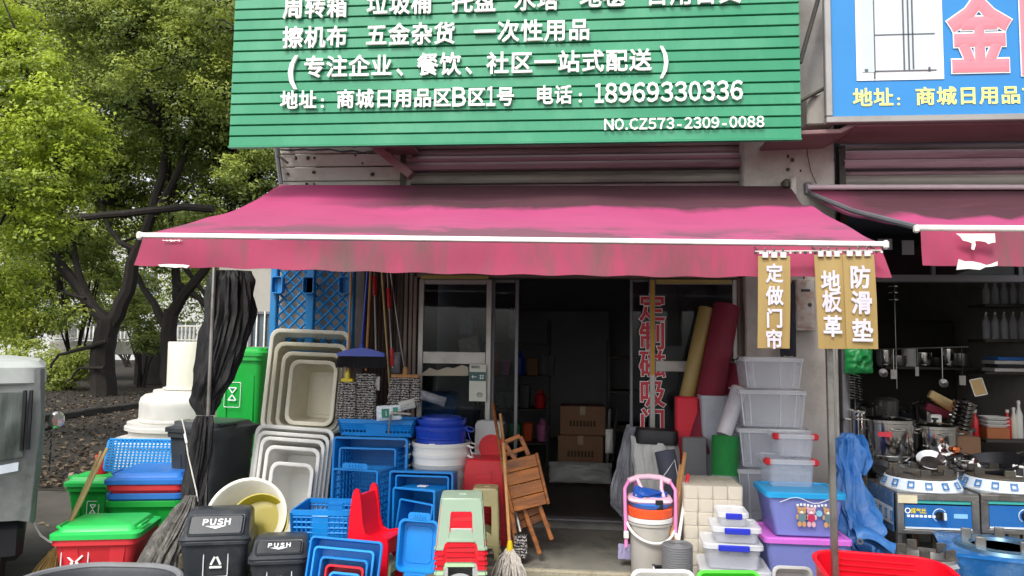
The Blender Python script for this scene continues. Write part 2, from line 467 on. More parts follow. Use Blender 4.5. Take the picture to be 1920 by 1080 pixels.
def cloth_mat():
    """pink awning cloth: faded toward the front, mildew along the wall, grey dirt patches by the front bar"""
    m = mat('pink_awning_cloth', '#bf457c', .8, .10, 1.4, bump=.45, bscale=5, trans=.26, stretch=(.35, 1.2, 1.2))
    nt = m.node_tree; N = nt.nodes; L = nt.links; b = N['Principled BSDF']
    src = b.inputs['Base Color'].links[0].from_socket
    tc = N.new('ShaderNodeTexCoord'); sp = N.new('ShaderNodeSeparateXYZ'); L.new(tc.outputs['Object'], sp.inputs[0])
    def noise_(sc, st):
        mp = N.new('ShaderNodeMapping'); mp.inputs['Scale'].default_value = st; L.new(tc.outputs['Object'], mp.inputs['Vector'])
        n = N.new('ShaderNodeTexNoise'); n.inputs['Scale'].default_value = sc; n.inputs['Detail'].default_value = 7; n.inputs['Roughness'].default_value = .6
        L.new(mp.outputs[0], n.inputs['Vector']); return n.outputs[0]
    def mth(op, a, c):
        n = N.new('ShaderNodeMath'); n.operation = op
        for k, x in enumerate((a, c)):
            if hasattr(x, 'links'): L.new(x, n.inputs[k])
            else: n.inputs[k].default_value = x
        return n.outputs[0]
    def rng_(x, a, c, lo=0.0, hi=1.0):
        n = N.new('ShaderNodeMapRange'); n.inputs['From Min'].default_value = a; n.inputs['From Max'].default_value = c
        n.inputs['To Min'].default_value = lo; n.inputs['To Max'].default_value = hi; L.new(x, n.inputs['Value']); return n.outputs[0]
    def mix(f, a, col):
        n = N.new('ShaderNodeMix'); n.data_type = 'RGBA'; L.new(f, n.inputs[0]); L.new(a, n.inputs[6]); n.inputs[7].default_value = (*srgb(col), 1); return n.outputs[2]
    y = sp.outputs[1]; x = sp.outputs[0]
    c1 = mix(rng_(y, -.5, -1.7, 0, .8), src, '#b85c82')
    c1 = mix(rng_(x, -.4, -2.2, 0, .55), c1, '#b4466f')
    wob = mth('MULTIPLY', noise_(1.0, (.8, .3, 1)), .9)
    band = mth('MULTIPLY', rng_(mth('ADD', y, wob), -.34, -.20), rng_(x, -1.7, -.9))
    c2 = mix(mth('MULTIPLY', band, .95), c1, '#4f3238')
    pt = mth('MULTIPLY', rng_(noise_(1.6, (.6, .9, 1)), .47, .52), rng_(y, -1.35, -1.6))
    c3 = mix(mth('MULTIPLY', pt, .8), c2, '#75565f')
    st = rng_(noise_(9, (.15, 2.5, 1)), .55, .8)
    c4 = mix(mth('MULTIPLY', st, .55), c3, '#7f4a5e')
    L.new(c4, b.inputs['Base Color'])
    for n in N:
        if n.type == 'BSDF_TRANSLUCENT': L.new(c4, n.inputs['Color'])
    return m
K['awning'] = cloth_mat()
K['valance'] = mat('stained_pink_valance', '#ab4462', .85, .16, 2.0, bump=.4, bscale=8, dirt=.95, dcol='#6f5553', dscale=1.6, trans=.18, stretch=(1.6, 1, .45))

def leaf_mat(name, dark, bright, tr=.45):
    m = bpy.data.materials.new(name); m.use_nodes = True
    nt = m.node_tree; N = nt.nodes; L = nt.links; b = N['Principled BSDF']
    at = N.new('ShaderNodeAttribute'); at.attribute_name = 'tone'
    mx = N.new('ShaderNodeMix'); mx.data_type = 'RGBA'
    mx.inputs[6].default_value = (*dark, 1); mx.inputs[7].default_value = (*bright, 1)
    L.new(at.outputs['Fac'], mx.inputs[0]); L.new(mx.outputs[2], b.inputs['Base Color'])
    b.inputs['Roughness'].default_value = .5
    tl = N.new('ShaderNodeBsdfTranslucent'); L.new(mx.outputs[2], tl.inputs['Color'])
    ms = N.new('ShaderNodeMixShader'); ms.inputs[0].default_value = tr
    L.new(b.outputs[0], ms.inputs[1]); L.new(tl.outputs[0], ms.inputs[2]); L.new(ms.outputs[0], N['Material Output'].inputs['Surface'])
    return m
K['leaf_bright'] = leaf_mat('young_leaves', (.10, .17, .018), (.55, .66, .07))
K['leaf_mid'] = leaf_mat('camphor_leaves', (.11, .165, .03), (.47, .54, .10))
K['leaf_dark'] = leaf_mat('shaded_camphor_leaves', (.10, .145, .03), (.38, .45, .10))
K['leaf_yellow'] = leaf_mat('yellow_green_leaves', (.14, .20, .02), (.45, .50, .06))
K['leaf_brown'] = leaf_mat('dry_leaves', (.04, .028, .018), (.22, .16, .10), .1)
# ------------------------------------------------------------------ the ground
def sheet(name, x0, x1, y0, y1, z, m):
    return tag(MB().box((x0 + x1) / 2, (y0 + y1) / 2, z - .5, x1 - x0, y1 - y0, 1.0).build(name, m, smooth=0), None, None, kind='structure')
sheet('ground', -300, 300, -60, 500, 0.0, K['asphalt'])
xl = P(525, 400, 0).x               # left corner of the shop row
tag(MB().add([(-60, 1.2, .006), (xl - 1.0, 1.2, .006), (xl - 1.0, 6, .006), (-1, 60, .006), (-60, 60, .006)], [(0, 1, 2, 3, 4)]).build('soil_bed', K['dirt'], smooth=0), None, None, kind='structure')

def leaf_mesh(name, pos, nrm, size, tone, m, parent=None, wd=.5):
    """thousands of small folded leaves: pos, nrm (N,3), size (N,), tone (N,)"""
    n = len(pos)
    a = rng.normal(size=(n, 3)); a -= nrm * (a * nrm).sum(1, keepdims=True)
    a /= np.linalg.norm(a, axis=1, keepdims=True) + 1e-9
    b = np.cross(nrm, a); s = size[:, None]
    V = np.stack([pos - a * s * .5, pos + b * s * wd * .5 + nrm * s * .12, pos + a * s * .5 - nrm * s * .1, pos - b * s * wd * .5 + nrm * s * .12], 1).reshape(-1, 3)
    me = bpy.data.meshes.new(name)
    me.vertices.add(4 * n); me.vertices.foreach_set('co', V.astype('f').ravel())
    me.loops.add(4 * n); me.loops.foreach_set('vertex_index', np.arange(4 * n, dtype='i'))
    me.polygons.add(n); me.polygons.foreach_set('loop_start', np.arange(0, 4 * n, 4, dtype='i'))
    me.polygons.foreach_set('loop_total', np.full(n, 4, 'i'))
    me.update(calc_edges=True)
    at = me.attributes.new('tone', 'FLOAT', 'FACE'); at.data.foreach_set('value', tone.astype('f'))
    me.materials.append(m)
    o = bpy.data.objects.new(name, me); COL.objects.link(o); o.parent = parent
    return o

def crown(name, lobes, n_clump, per, leaf, m, parent, csize=.35, tone0=.35, tv=.22, kind='stuff', droop=.3):
    """lobes: (centre, (rx, ry, rz)); clumps sit mostly in the outer shell of each lobe"""
    vol = np.array([l[1][0] * l[1][1] + l[1][0] * l[1][2] for l in lobes]); vol /= vol.sum()
    ks = rng.choice(len(lobes), n_clump, p=vol)
    C = np.array([list(l[0]) for l in lobes])[ks]; R = np.array([l[1] for l in lobes])[ks]
    d = rng.normal(size=(n_clump, 3)); d /= np.linalg.norm(d, axis=1, keepdims=True)
    rr_ = (rng.uniform(.25, 1.0, (n_clump, 1))) ** .45
    cc = C + d * R * rr_
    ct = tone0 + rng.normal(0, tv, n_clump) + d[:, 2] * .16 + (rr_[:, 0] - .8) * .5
    q = np.repeat(np.arange(n_clump), per)
    e = rng.normal(size=(len(q), 3)); e /= np.linalg.norm(e, axis=1, keepdims=True)
    er = rng.uniform(.1, 1, (len(q), 1)) ** .6
    sz = csize * rng.uniform(.5, 1.3, n_clump)[q][:, None]
    pos = cc[q] + e * er * sz * np.array([1.15, 1.15, .6])
    nr = e * .5 + d[q] * .35 + np.array([0, -.25, .75]) + rng.normal(0, .45, e.shape)
    nr /= np.linalg.norm(nr, axis=1, keepdims=True)
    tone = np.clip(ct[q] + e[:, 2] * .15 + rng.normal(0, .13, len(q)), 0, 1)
    size = leaf * rng.uniform(.6, 1.35, len(q))
    o = leaf_mesh(name, pos, nr, size, tone, m, parent)
    if kind: o['kind'] = kind
    return o, cc

def limb(mb, pts, r0, r1, n=8, wob=.05):
    P2 = []
    for i in range(len(pts) - 1):
        a, b = Vector(pts[i]), Vector(pts[i + 1])
        for k in range(3):
            q = a.lerp(b, k / 3)
            P2.append(q + Vector((random.uniform(-1, 1), random.uniform(-1, 1), 0)) * wob * (1 if k else 0))
    P2.append(Vector(pts[-1]))
    L = len(P2) - 1
    rs = [r0 + (r1 - r0) * i / L for i in range(L + 1)]
    mb.tube(P2, r0, n, rs=rs)

def lob(px, py, Y, r, sq=.85):
    return (P(px, py, Y), (r, r, r * sq))

def pxl(lst, Y):
    return [P(a[0], a[1], Y + (a[2] if len(a) > 2 else 0)) for a in lst]

def twigs(mb, cc, base, n, r=.012):
    idx = rng.choice(len(cc), min(n, len(cc)), replace=False)
    for i in idx:
        e = Vector(cc[i]); b = min(base, key=lambda q: (q - e).length)
        mid = b.lerp(e, .5) + Vector((random.uniform(-.15, .15), random.uniform(-.15, .15), .12))
        mb.tube([b, mid, e], r, 5, rs=[r * 2.2, r * 1.4, r * .5], caps=False)

# near tree whose trunk stands outside the frame, bright young leaves hang in from the left
def tree(label, trunk_polys, lobes, nc, per, leaf, lm, cs, t0, tw=40, tv=.22, twr=.012):
    root = thing('tree', label, 'tree', trunk_polys[0][0][0])
    inv = Matrix.Translation(-root.location)
    mb = MB(); base = []
    for pts, r0, r1 in trunk_polys:
        limb(mb, [Vector(p) for p in pts], r0, r1); base += [Vector(p) for p in pts[1:]]
    co, cc = crown('crown', lobes, nc, per, leaf, lm, None, cs, t0, tv)
    twigs(mb, cc, base, tw, twr)
    t = mb.build('trunk', K['bark'])
    for o in (t, co):
        o.parent = root; o.location = -root.location
    return root

gA = P(-330, 900, 3.0); gA.z = 0
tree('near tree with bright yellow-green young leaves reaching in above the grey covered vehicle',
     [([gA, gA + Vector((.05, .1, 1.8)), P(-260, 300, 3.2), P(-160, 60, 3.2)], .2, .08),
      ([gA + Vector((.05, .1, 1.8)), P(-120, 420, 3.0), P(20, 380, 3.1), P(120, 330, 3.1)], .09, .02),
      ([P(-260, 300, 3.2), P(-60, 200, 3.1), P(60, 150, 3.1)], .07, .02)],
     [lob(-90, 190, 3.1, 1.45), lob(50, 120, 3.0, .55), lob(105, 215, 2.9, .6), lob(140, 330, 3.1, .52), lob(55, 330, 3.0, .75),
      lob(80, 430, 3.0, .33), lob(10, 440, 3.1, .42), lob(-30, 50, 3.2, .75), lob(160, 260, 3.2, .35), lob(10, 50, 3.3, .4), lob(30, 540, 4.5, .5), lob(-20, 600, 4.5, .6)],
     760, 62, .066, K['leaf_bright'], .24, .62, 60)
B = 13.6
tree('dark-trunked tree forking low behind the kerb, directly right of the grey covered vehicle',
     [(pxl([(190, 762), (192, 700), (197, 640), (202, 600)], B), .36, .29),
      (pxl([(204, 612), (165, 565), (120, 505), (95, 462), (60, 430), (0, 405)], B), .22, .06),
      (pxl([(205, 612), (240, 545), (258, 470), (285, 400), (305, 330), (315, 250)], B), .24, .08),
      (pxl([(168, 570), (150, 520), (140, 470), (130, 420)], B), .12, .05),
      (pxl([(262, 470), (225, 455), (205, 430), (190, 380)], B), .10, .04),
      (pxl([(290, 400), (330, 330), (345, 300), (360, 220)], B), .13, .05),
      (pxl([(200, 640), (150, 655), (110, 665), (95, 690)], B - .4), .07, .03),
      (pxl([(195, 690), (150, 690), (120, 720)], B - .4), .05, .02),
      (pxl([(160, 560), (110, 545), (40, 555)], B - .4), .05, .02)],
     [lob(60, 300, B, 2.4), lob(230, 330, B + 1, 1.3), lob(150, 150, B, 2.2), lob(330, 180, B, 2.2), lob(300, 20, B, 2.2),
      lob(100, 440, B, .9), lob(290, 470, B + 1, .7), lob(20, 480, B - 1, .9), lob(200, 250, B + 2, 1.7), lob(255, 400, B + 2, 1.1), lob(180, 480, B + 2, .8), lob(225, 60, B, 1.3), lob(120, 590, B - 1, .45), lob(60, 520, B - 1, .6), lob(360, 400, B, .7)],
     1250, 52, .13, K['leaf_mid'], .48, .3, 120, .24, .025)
C = 15.0
tree('dark tree with crossing boughs beside the white stacked tanks',
     [(pxl([(318, 742), (318, 680), (316, 620), (322, 580)], C), .26, .22),
      (pxl([(316, 625), (290, 570), (262, 525), (240, 470)], C), .14, .05),
      (pxl([(322, 590), (350, 545), (385, 505), (420, 450), (440, 380)], C), .2, .07),
      (pxl([(335, 575), (330, 520), (325, 470), (318, 400)], C), .16, .07),
      (pxl([(330, 530), (375, 560), (405, 590)], C), .12, .06),
      (pxl([(345, 500), (380, 545), (400, 575)], C), .08, .05),
      (pxl([(400, 392), (345, 388), (240, 400), (120, 412), (60, 430)], C - 3.5), .10, .09)],
     [lob(430, 230, C, 2.1), lob(500, 80, C, 2.2), lob(480, 330, C, 1.3), lob(400, 90, C - 1, 1.7), lob(560, 250, C, 1.6), lob(380, 20, C - 1, 1.8), lob(420, 350, C, .9), lob(350, 330, C + 1, 1.0), lob(400, 420, C, .7), lob(345, 460, C + 1, .6)],
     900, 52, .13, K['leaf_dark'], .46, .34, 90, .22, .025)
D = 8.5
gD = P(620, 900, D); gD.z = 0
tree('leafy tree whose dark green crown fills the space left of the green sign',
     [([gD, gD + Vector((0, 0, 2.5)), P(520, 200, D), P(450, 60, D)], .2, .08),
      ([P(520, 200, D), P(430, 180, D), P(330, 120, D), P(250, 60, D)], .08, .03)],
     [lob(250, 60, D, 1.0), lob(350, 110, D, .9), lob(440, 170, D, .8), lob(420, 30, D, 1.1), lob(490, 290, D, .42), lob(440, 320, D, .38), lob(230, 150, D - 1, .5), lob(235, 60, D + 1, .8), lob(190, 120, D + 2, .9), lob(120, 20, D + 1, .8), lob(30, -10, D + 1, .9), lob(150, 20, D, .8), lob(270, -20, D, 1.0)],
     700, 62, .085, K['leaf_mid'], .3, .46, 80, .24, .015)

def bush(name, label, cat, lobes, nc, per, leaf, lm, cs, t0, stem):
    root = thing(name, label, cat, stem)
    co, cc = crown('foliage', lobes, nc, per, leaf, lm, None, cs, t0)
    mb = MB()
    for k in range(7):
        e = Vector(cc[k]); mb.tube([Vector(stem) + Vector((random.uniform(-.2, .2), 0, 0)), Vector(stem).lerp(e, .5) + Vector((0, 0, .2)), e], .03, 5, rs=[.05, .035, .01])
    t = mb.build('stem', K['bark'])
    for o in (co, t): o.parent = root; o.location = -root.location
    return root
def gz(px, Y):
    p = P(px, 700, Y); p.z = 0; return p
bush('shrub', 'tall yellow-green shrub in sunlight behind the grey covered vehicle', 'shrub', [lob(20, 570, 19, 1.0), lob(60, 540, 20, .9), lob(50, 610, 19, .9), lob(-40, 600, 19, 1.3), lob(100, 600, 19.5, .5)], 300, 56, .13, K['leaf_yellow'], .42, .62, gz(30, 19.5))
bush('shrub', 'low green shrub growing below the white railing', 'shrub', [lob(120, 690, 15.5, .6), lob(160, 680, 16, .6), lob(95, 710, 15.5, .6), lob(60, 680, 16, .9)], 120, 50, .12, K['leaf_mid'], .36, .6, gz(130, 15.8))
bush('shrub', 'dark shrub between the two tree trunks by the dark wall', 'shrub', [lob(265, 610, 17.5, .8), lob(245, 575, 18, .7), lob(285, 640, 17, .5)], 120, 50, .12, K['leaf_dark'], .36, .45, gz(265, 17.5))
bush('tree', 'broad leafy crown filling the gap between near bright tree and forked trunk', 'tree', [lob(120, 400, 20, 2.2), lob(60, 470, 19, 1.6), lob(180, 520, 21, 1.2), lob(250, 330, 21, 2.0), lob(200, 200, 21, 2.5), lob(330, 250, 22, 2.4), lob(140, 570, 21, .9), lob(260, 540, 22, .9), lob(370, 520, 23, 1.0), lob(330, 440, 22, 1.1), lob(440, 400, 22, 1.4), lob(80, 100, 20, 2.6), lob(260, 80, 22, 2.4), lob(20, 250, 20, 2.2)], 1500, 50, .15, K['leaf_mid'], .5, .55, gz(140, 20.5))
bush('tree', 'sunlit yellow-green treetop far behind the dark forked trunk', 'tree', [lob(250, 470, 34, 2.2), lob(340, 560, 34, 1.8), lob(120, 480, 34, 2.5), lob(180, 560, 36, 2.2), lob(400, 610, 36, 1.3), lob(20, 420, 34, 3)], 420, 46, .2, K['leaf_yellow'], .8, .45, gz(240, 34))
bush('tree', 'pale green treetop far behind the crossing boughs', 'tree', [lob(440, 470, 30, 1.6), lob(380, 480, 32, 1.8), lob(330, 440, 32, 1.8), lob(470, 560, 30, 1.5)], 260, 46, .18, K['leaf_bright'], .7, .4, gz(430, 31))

# fallen leaves on the soil
n = 9000
yy = 1.3 + 15 * rng.random(n) ** 1.3; xx = xl - 1.0 - rng.random(n) * (5 + yy * .75)
nr = rng.normal(0, .35, (n, 3)) + np.array([0, 0, 1]); nr /= np.linalg.norm(nr, axis=1, keepdims=True)
o = leaf_mesh('fallen_leaves', np.stack([xx, yy, .02 + .015 * rng.random(n)], 1), nr, .05 + .06 * rng.random(n), rng.random(n) ** 1.6, K['leaf_brown'])
tag(o, 'dry brown leaves littering the soil under the trees', 'leaf litter', kind='stuff')
for i, (px, py) in enumerate(((52, 1052), (63, 1049))):
    g = PG(px, py)
n = 26
xx = np.array([PG(random.uniform(30, 250), random.uniform(860, 1060)).to_tuple() for _ in range(n)])
o = leaf_mesh('fallen_leaves', xx + np.array([0, 0, .015]), np.tile(np.array([[0, -.3, .95]]), (n, 1)), .05 + .05 * rng.random(n), .6 + .4 * rng.random(n), K['leaf_brown'])
tag(o, 'few tan leaves scattered on the bare asphalt by the bins', 'leaf litter', kind='stuff')
# kerb round the bed
a, b = PG(60, 795), PG(460, 735)
m = MB(); dv = (b - a); 
root = thing('kerb', 'low weathered dark kerb running past the forked tree trunk', 'kerb', (a + b) / 2, (0, 0, math.atan2(dv.y, dv.x)))
L = dv.length; ns = 14
km = MB().box(0, 0, .07, L / ns - .02, .22, .16, c=.02).mesh('kerb_stone', K['far_dark'])
for i in range(ns):
    inst(km, 'kerb_stone', root, ((i + .5) / ns * L - L / 2, random.uniform(-.01, .01), random.uniform(-.01, .01)))
# dark wall, beam and white railing beyond
cx, cz, ww, hh = rect(205, 665, 560, 750, 17.5)
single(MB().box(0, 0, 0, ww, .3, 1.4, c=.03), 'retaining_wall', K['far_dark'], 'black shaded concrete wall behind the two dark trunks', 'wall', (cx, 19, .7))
cx, cz, ww, hh = rect(85, 640, 560, 668, 22)
root = thing('footbridge', 'pale concrete footbridge with white baluster railing seen between the tree trunks', 'bridge', (cx, 23.0, 0))
MB().box(0, 0, cz, ww, 1.6, hh * .9, c=.03).build('deck_beam', K['pale_conc'], root)
_, rz, _, rh = rect(85, 611, 560, 640, 22)
MB().box(0, -.75, rz + rh / 2, ww, .09, .07, c=.01).build('handrail', K['white_paint'], root)
MB().box(0, -.75, rz - rh / 2 + .06, ww, .09, .05, c=.01).build('bottom_rail', K['white_paint'], root)
bm = MB().lathe([(.03, -rh / 2), (.055, -rh * .2), (.035, rh * .1), (.05, rh * .3), (.035, rh / 2)], 8).mesh('baluster', K['white_paint'])
nb = int(ww / .17)
for i in range(nb):
    inst(bm, 'baluster', root, (-ww / 2 + (i + .5) * ww / nb, -.75, rz))
for sx in (-1, 0, 1):
    MB().box(sx * (ww / 2 - .4), 0, (cz - hh / 2) / 2 + .05, .5, 1.2, cz - hh / 2, c=.03).build('pier', K['pale_conc'], root)
def block(label, px0, px1, pyt, Y, dep, m, rows, cols):
    p0, p1, pt = P(px0, 640, Y), P(px1, 640, Y), P((px0 + px1) / 2, pyt, Y)
    W, H = p1.x - p0.x, pt.z
    root = thing('building', label, 'building', ((p0.x + p1.x) / 2, Y + dep / 2, 0))
    MB().box(0, 0, H / 2, W, dep, H).build('wall', m, root)
    MB().box(0, 0, H + .15, W + .5, dep + .5, .3).build('roof', K['pale_conc'], root)
    fm = MB(); 
    ww, wh = W / cols * .55, H / rows * .5
    fr = MB()
    for sx, sy, sw, sh in ((0, wh / 2, ww + .12, .06), (0, -wh / 2, ww + .12, .06), (-ww / 2, 0, .06, wh), (ww / 2, 0, .06, wh), (0, 0, .05, wh)):
        fr.box(sx, 0, sy, sw, .1, sh)
    frm = fr.mesh('window', K['white_paint']); pm = MB().box(0, .03, 0, ww, .03, wh).mesh('pane', K['far_glass'])
    for r in range(rows):
        for c in range(cols):
            o = inst(frm, 'window', root, (-W / 2 + (c + .5) * W / cols, -dep / 2 - .03, (r + .55) * H / rows))
            inst(pm, 'pane', o)
block('pale grey low block glimpsed through the leaves beyond the footbridge', -60, 620, 400, 48, 8, K['far_wall'], 3, 9)
block('taller pale block glimpsed between leaves left of the awning corner', 380, 640, 290, 40, 6, K['far_wall'], 5, 4)

# ------------------------------------------------------------------ the shop row
root = BLD = thing('shop_building', 'off-white single-storey shop row with dusty mauve roller shutters and glass doors', 'building', (0, 0, 0))
xr = P(2120, 400, 0).x
def X(px, Y=0.0, py=650): return P(px, py, Y).x
def Z(py, Y=0.0, px=960): return P(px, py, Y).z
zt = 4.7
xs = X(770, 0, 310)                 # left jamb of shutter
zsl = Z(345, 0, 1000)               # top of the opening
zw = Z(515, 0, 900)                 # door head
# left pier wall clad in boards
bz = [Z(y, -.02, 640) for y in (347, 335, 316, 288, 262)]
MB().box((xl + xs) / 2, .15, 1.55, xs - xl, .3, 3.1, c=.01).build('wall', K['plaster'], root)
for i, (y0, y1) in enumerate(((372, 340.5), (339, 313.5), (312, 289), (287.5, 262), (260, 230), (228, 200))):
    z0, z1 = Z(y0, -.02, 640), Z(y1, -.02, 640)
    MB().box((xl + xs) / 2 - .0, -.012, (z0 + z1) / 2, xs - xl + .02, .024, z1 - z0 - .004, c=.004).build('cladding_board', K['plaster'], root)
MB().box((xl + xr) / 2, .25, (zsl + .55 + zt) / 2, xr - xl, .3, zt - zsl - .55).build('wall', K['plaster'], root)
MB().box((xl + xr) / 2, 3.3, zt + .08, xr - xl + .4, 6.6, .16, c=.02).build('roof', K['pale_conc'], root)
MB().box(xl + .1, 3.3, zt / 2, .2, 6.0, zt).build('wall', K['plaster_shade'], root)
MB().box((xl + xr) / 2, 6.5, zt / 2, xr - xl, .2, zt).build('wall', K['inner'], root)
# pillar between the shops
xa, xb = X(1398, -.15), X(1572, -.15)
PX0, PX1 = xa, xb
MB().box((xa + xb) / 2, .02, zt / 2, xb - xa, .34, zt, c=.012).build('pillar', K['plaster'], root)
MB().box((xa + xb) / 2, 3.3, zt / 2, .2, 6.2, zt).build('partition', K['inner'], root)
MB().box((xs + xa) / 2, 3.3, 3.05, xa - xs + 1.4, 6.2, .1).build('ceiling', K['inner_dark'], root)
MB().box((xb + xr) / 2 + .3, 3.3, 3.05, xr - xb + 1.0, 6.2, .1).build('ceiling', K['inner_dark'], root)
MB().box(xr + .1, 3.3, zt / 2, .2, 6.6, zt).build('wall', K['plaster_shade'], root)
# mouldings and grooves on the pillar: cracked capital above
xc0, xc1 = X(1504, -.3, 200), X(1556, -.3, 200)
MB().box((xc0 + xc1) / 2, -.28, Z(215, -.3, 1530), (xc1 - xc0) * 1.0, .3, .24, c=.01).build('corbel', K['plaster_shade'], root)
def beam(px0, py0, px1, py1, Y, h, d, m, name='beam'):
    a, b = P(px0, py0, Y), P(px1, py1, Y)
    q = (b - a)
    T = Matrix.Translation((a + b) / 2) @ Matrix.Rotation(-math.atan2(q.z, q.x), 4, 'Y')
    return MB().box(0, 0, 0, q.length, d, h, T, c=.006).build(name, m, root)
beam(1436, 267, 1560, 262, -.35, .035, .5, K['maroon'], 'ledge')
beam(1556, 262, 1585, 248, -.35, .035, .5, K['maroon'], 'ledge')
beam(1585, 248, 2100, 240, -.35, .05, .5, K['maroon'], 'ledge')
beam(700, 272, 772, 330, -.2, .07, .1, K['maroon'], 'bracket')
beam(705, 275, 775, 274, -.25, .035, .5, K['maroon'], 'ledge')
# bolts, holes and cable on the left cladding
bo = MB().lathe([(.016, 0), (.014, .02), (.001, .024)], 8).mesh('bolt', K['iron'])
for px, py in ((553, 296), (575, 296), (588, 296), (666, 291), (678, 306), (587, 323), (540, 326), (697, 327), (574, 345), (588, 345), (1476, 293), (1477, 318), (1483, 300), (1572, 280), (1578, 300), (1565, 300), (1500, 320)):
    Yp = -.026 if px < 800 else -.152
    inst(bo, 'bolt', root, P(px, py, Yp), (PI / 2, 0, random.uniform(0, 3)), (random.uniform(.6, 1.3),) * 3)
cb = [P(x, y, -.05) for x, y in ((524, 280), (545, 281), (570, 279), (585, 281), (615, 279), (640, 284), (660, 282), (680, 286), (705, 282), (725, 285))]
MB().tube(cb, .006, 6).build('wall_cable', K['black'], root)
MB().tube([q + Vector((.02, -.01, -.012)) for q in cb], .004, 6).build('wall_cable', K['black'], root)
MB().tube([P(x, y, -.17) for x, y in ((1512, 255), (1514, 290), (1520, 320), (1531, 345))], .003, 6).build('wall_cable', K['black'], root)
MB().tube([P(518, 276, -.1), P(521, 300, -.1), P(527, 345, -.1)], .022, 8).build('corner_pipe', K['alu_dark'], root)
beam(520, 290, 540, 306, -.12, .02, .03, K['iron'], 'bracket')
# roller shutters (half rolled) with slats
def shutter(px0, px1, rows, Yb):
    r2 = MB(); cx, _, ww, _ = rect(px0, 300, px1, 310, Yb)
    sh = thing('roller_shutter', None, None); sh.parent = BLD
    for k in ('label', 'category'):
        if k in sh: del sh[k]
    for y0, y1, dy, m in rows:
        c2, z2, _, h2 = rect(px0, y0, px1, y1, Yb)
        prof = [(-ww / 2, 0)]
        R = []
        for s_ in (-ww / 2, ww / 2):
            R.append([(s_, Yb + dy + .018 * math.cos(PI * (k / 6 - .5)) * -1.0, z2 - h2 / 2 + h2 * k / 6) for k in range(7)] + [(s_, Yb + dy + .06, z2 + h2 / 2), (s_, Yb + dy + .06, z2 - h2 / 2)])
        MB().loft([[(p[0] + cx, p[1], p[2]) for p in r_] for r_ in R]).build('slat', m, sh, smooth=30)
shutter(752, 1410, ((262, 274, .02, K['shutter2']), (275, 290, .04, K['shutter']), (291, 303, -.02, K['shutter']), (304, 317, -.04, K['shutter']), (318, 326, .05, K['shutter2']), (327, 342, -.01, K['shutter2']), (343, 350, .04, K['shutter'])), .0)
shutter(1580, 2100, ((250, 262, .02, K['shutter2']), (263, 277, .04, K['shutter2']), (281, 297, -.02, K['shutter']), (299, 315, -.04, K['shutter']), (316, 326, .05, K['shutter']), (328, 346, -.01, K['shutter2'])), .0)
for px in (757, 1402, 1578):
    a = P(px, 300, -.02)
    MB().box(a.x, .0, 2.2, .05, .08, 2.3).build('shutter_rail', K['iron'], BLD)
# steps and floors
xp0, xp1 = xl - .15, xr
zst = .18
tag(MB().box((xp0 + xp1) / 2, 3.2, zst / 2, xp1 - xp0 - .1, 6.38, zst, c=.008).build('shop_floor', K['floor']), None, None, kind='structure')
def stepgrid():
    m = MB()
    m.loft([rr(xp1 - xp0, 1.16, .02, -.1, 3, (xp0 + xp1) / 2, -.57), rr(xp1 - xp0, 1.16, .02, .08, 3, (xp0 + xp1) / 2, -.57), rr(xp1 - xp0 - .03, 1.13, .02, .1, 3, (xp0 + xp1) / 2, -.57)])
    return m
tag(stepgrid().build('shop_step', K['concrete']), None, None, kind='structure')
tag(MB().box((xp0 + xp1) / 2, -1.16, .035, xp1 - xp0 + .02, .045, .13, c=.012).build('step_edge', K['concrete_edge']), None, None, kind='structure')
tag(MB().box((X(970) + X(1180)) / 2, -.03, .187, X(1200) - X(925), .1, .02, c=.004).build('threshold', K['alu_dark']), None, None, kind='structure')
tag(MB().box((X(970) + X(1180)) / 2, .75, .186, X(1175) - X(935), 1.4, .01, c=.002).build('entrance_mat', K['iron']), 'dark ribbed rubber mat inside the open doorway', 'mat')

# ------------------------------------------------------------------ glazed doors
def frame_box(x0, x1, z0, z1, Y, b, d, m, name, parent, sides='lrtb'):
    q = MB()
    if 'l' in sides: q.box(x0 + b / 2, Y, (z0 + z1) / 2, b, d, z1 - z0, c=.004)
    if 'r' in sides: q.box(x1 - b / 2, Y, (z0 + z1) / 2, b, d, z1 - z0, c=.004)
    if 't' in sides: q.box((x0 + x1) / 2, Y, z1 - b / 2, x1 - x0 - 2 * b - .004, d * .94, b, c=.004)
    if 'b' in sides: q.box((x0 + x1) / 2, Y, z0 + b / 2, x1 - x0 - 2 * b - .004, d * .94, b, c=.004)
    return q.build(name, m, parent)
def door(name, px0, px1, Y, rail=None, m='alu', gl='glass', tint=None, bw=.045):
    x0, x1 = X(px0, Y), X(px1, Y); z0, z1 = .185, Z(524, Y, (px0 + px1) / 2)
    d = bpy.data.objects.new(name, None); COL.objects.link(d); d.parent = BLD
    frame_box(x0, x1, z0, z1, Y, bw, .04, K[m], 'frame', d)
    MB().box((x0 + x1) / 2, Y, (z0 + z1) / 2, x1 - x0 - 2 * bw + .004, .006, z1 - z0 - 2 * bw).build('pane', K[gl], d)
    if rail:
        za, zb = Z(rail[0], Y), Z(rail[1], Y)
        MB().box((x0 + x1) / 2, Y, (za + zb) / 2, x1 - x0 - 2 * bw - .004, .036, za - zb, c=.004).build('mid_rail', K['alu'], d)
    return d
zh = Z(515, 0, 1000)
q = MB(); q.box((X(775) + X(1392)) / 2, 0, (zh + Z(524)) / 2 + .01, X(1392) - X(775), .12, abs(zh - Z(524)) + .0, c=.004)
q.build('door_head', K['bronze'], BLD)
for px, w_ in ((762, .03), (771, .03), (779, .03), (1387, .05)):
    MB().box(X(px), -.0, 1.4, w_, .12, 2.44, c=.004).build('door_jamb', K['bronze'], BLD)
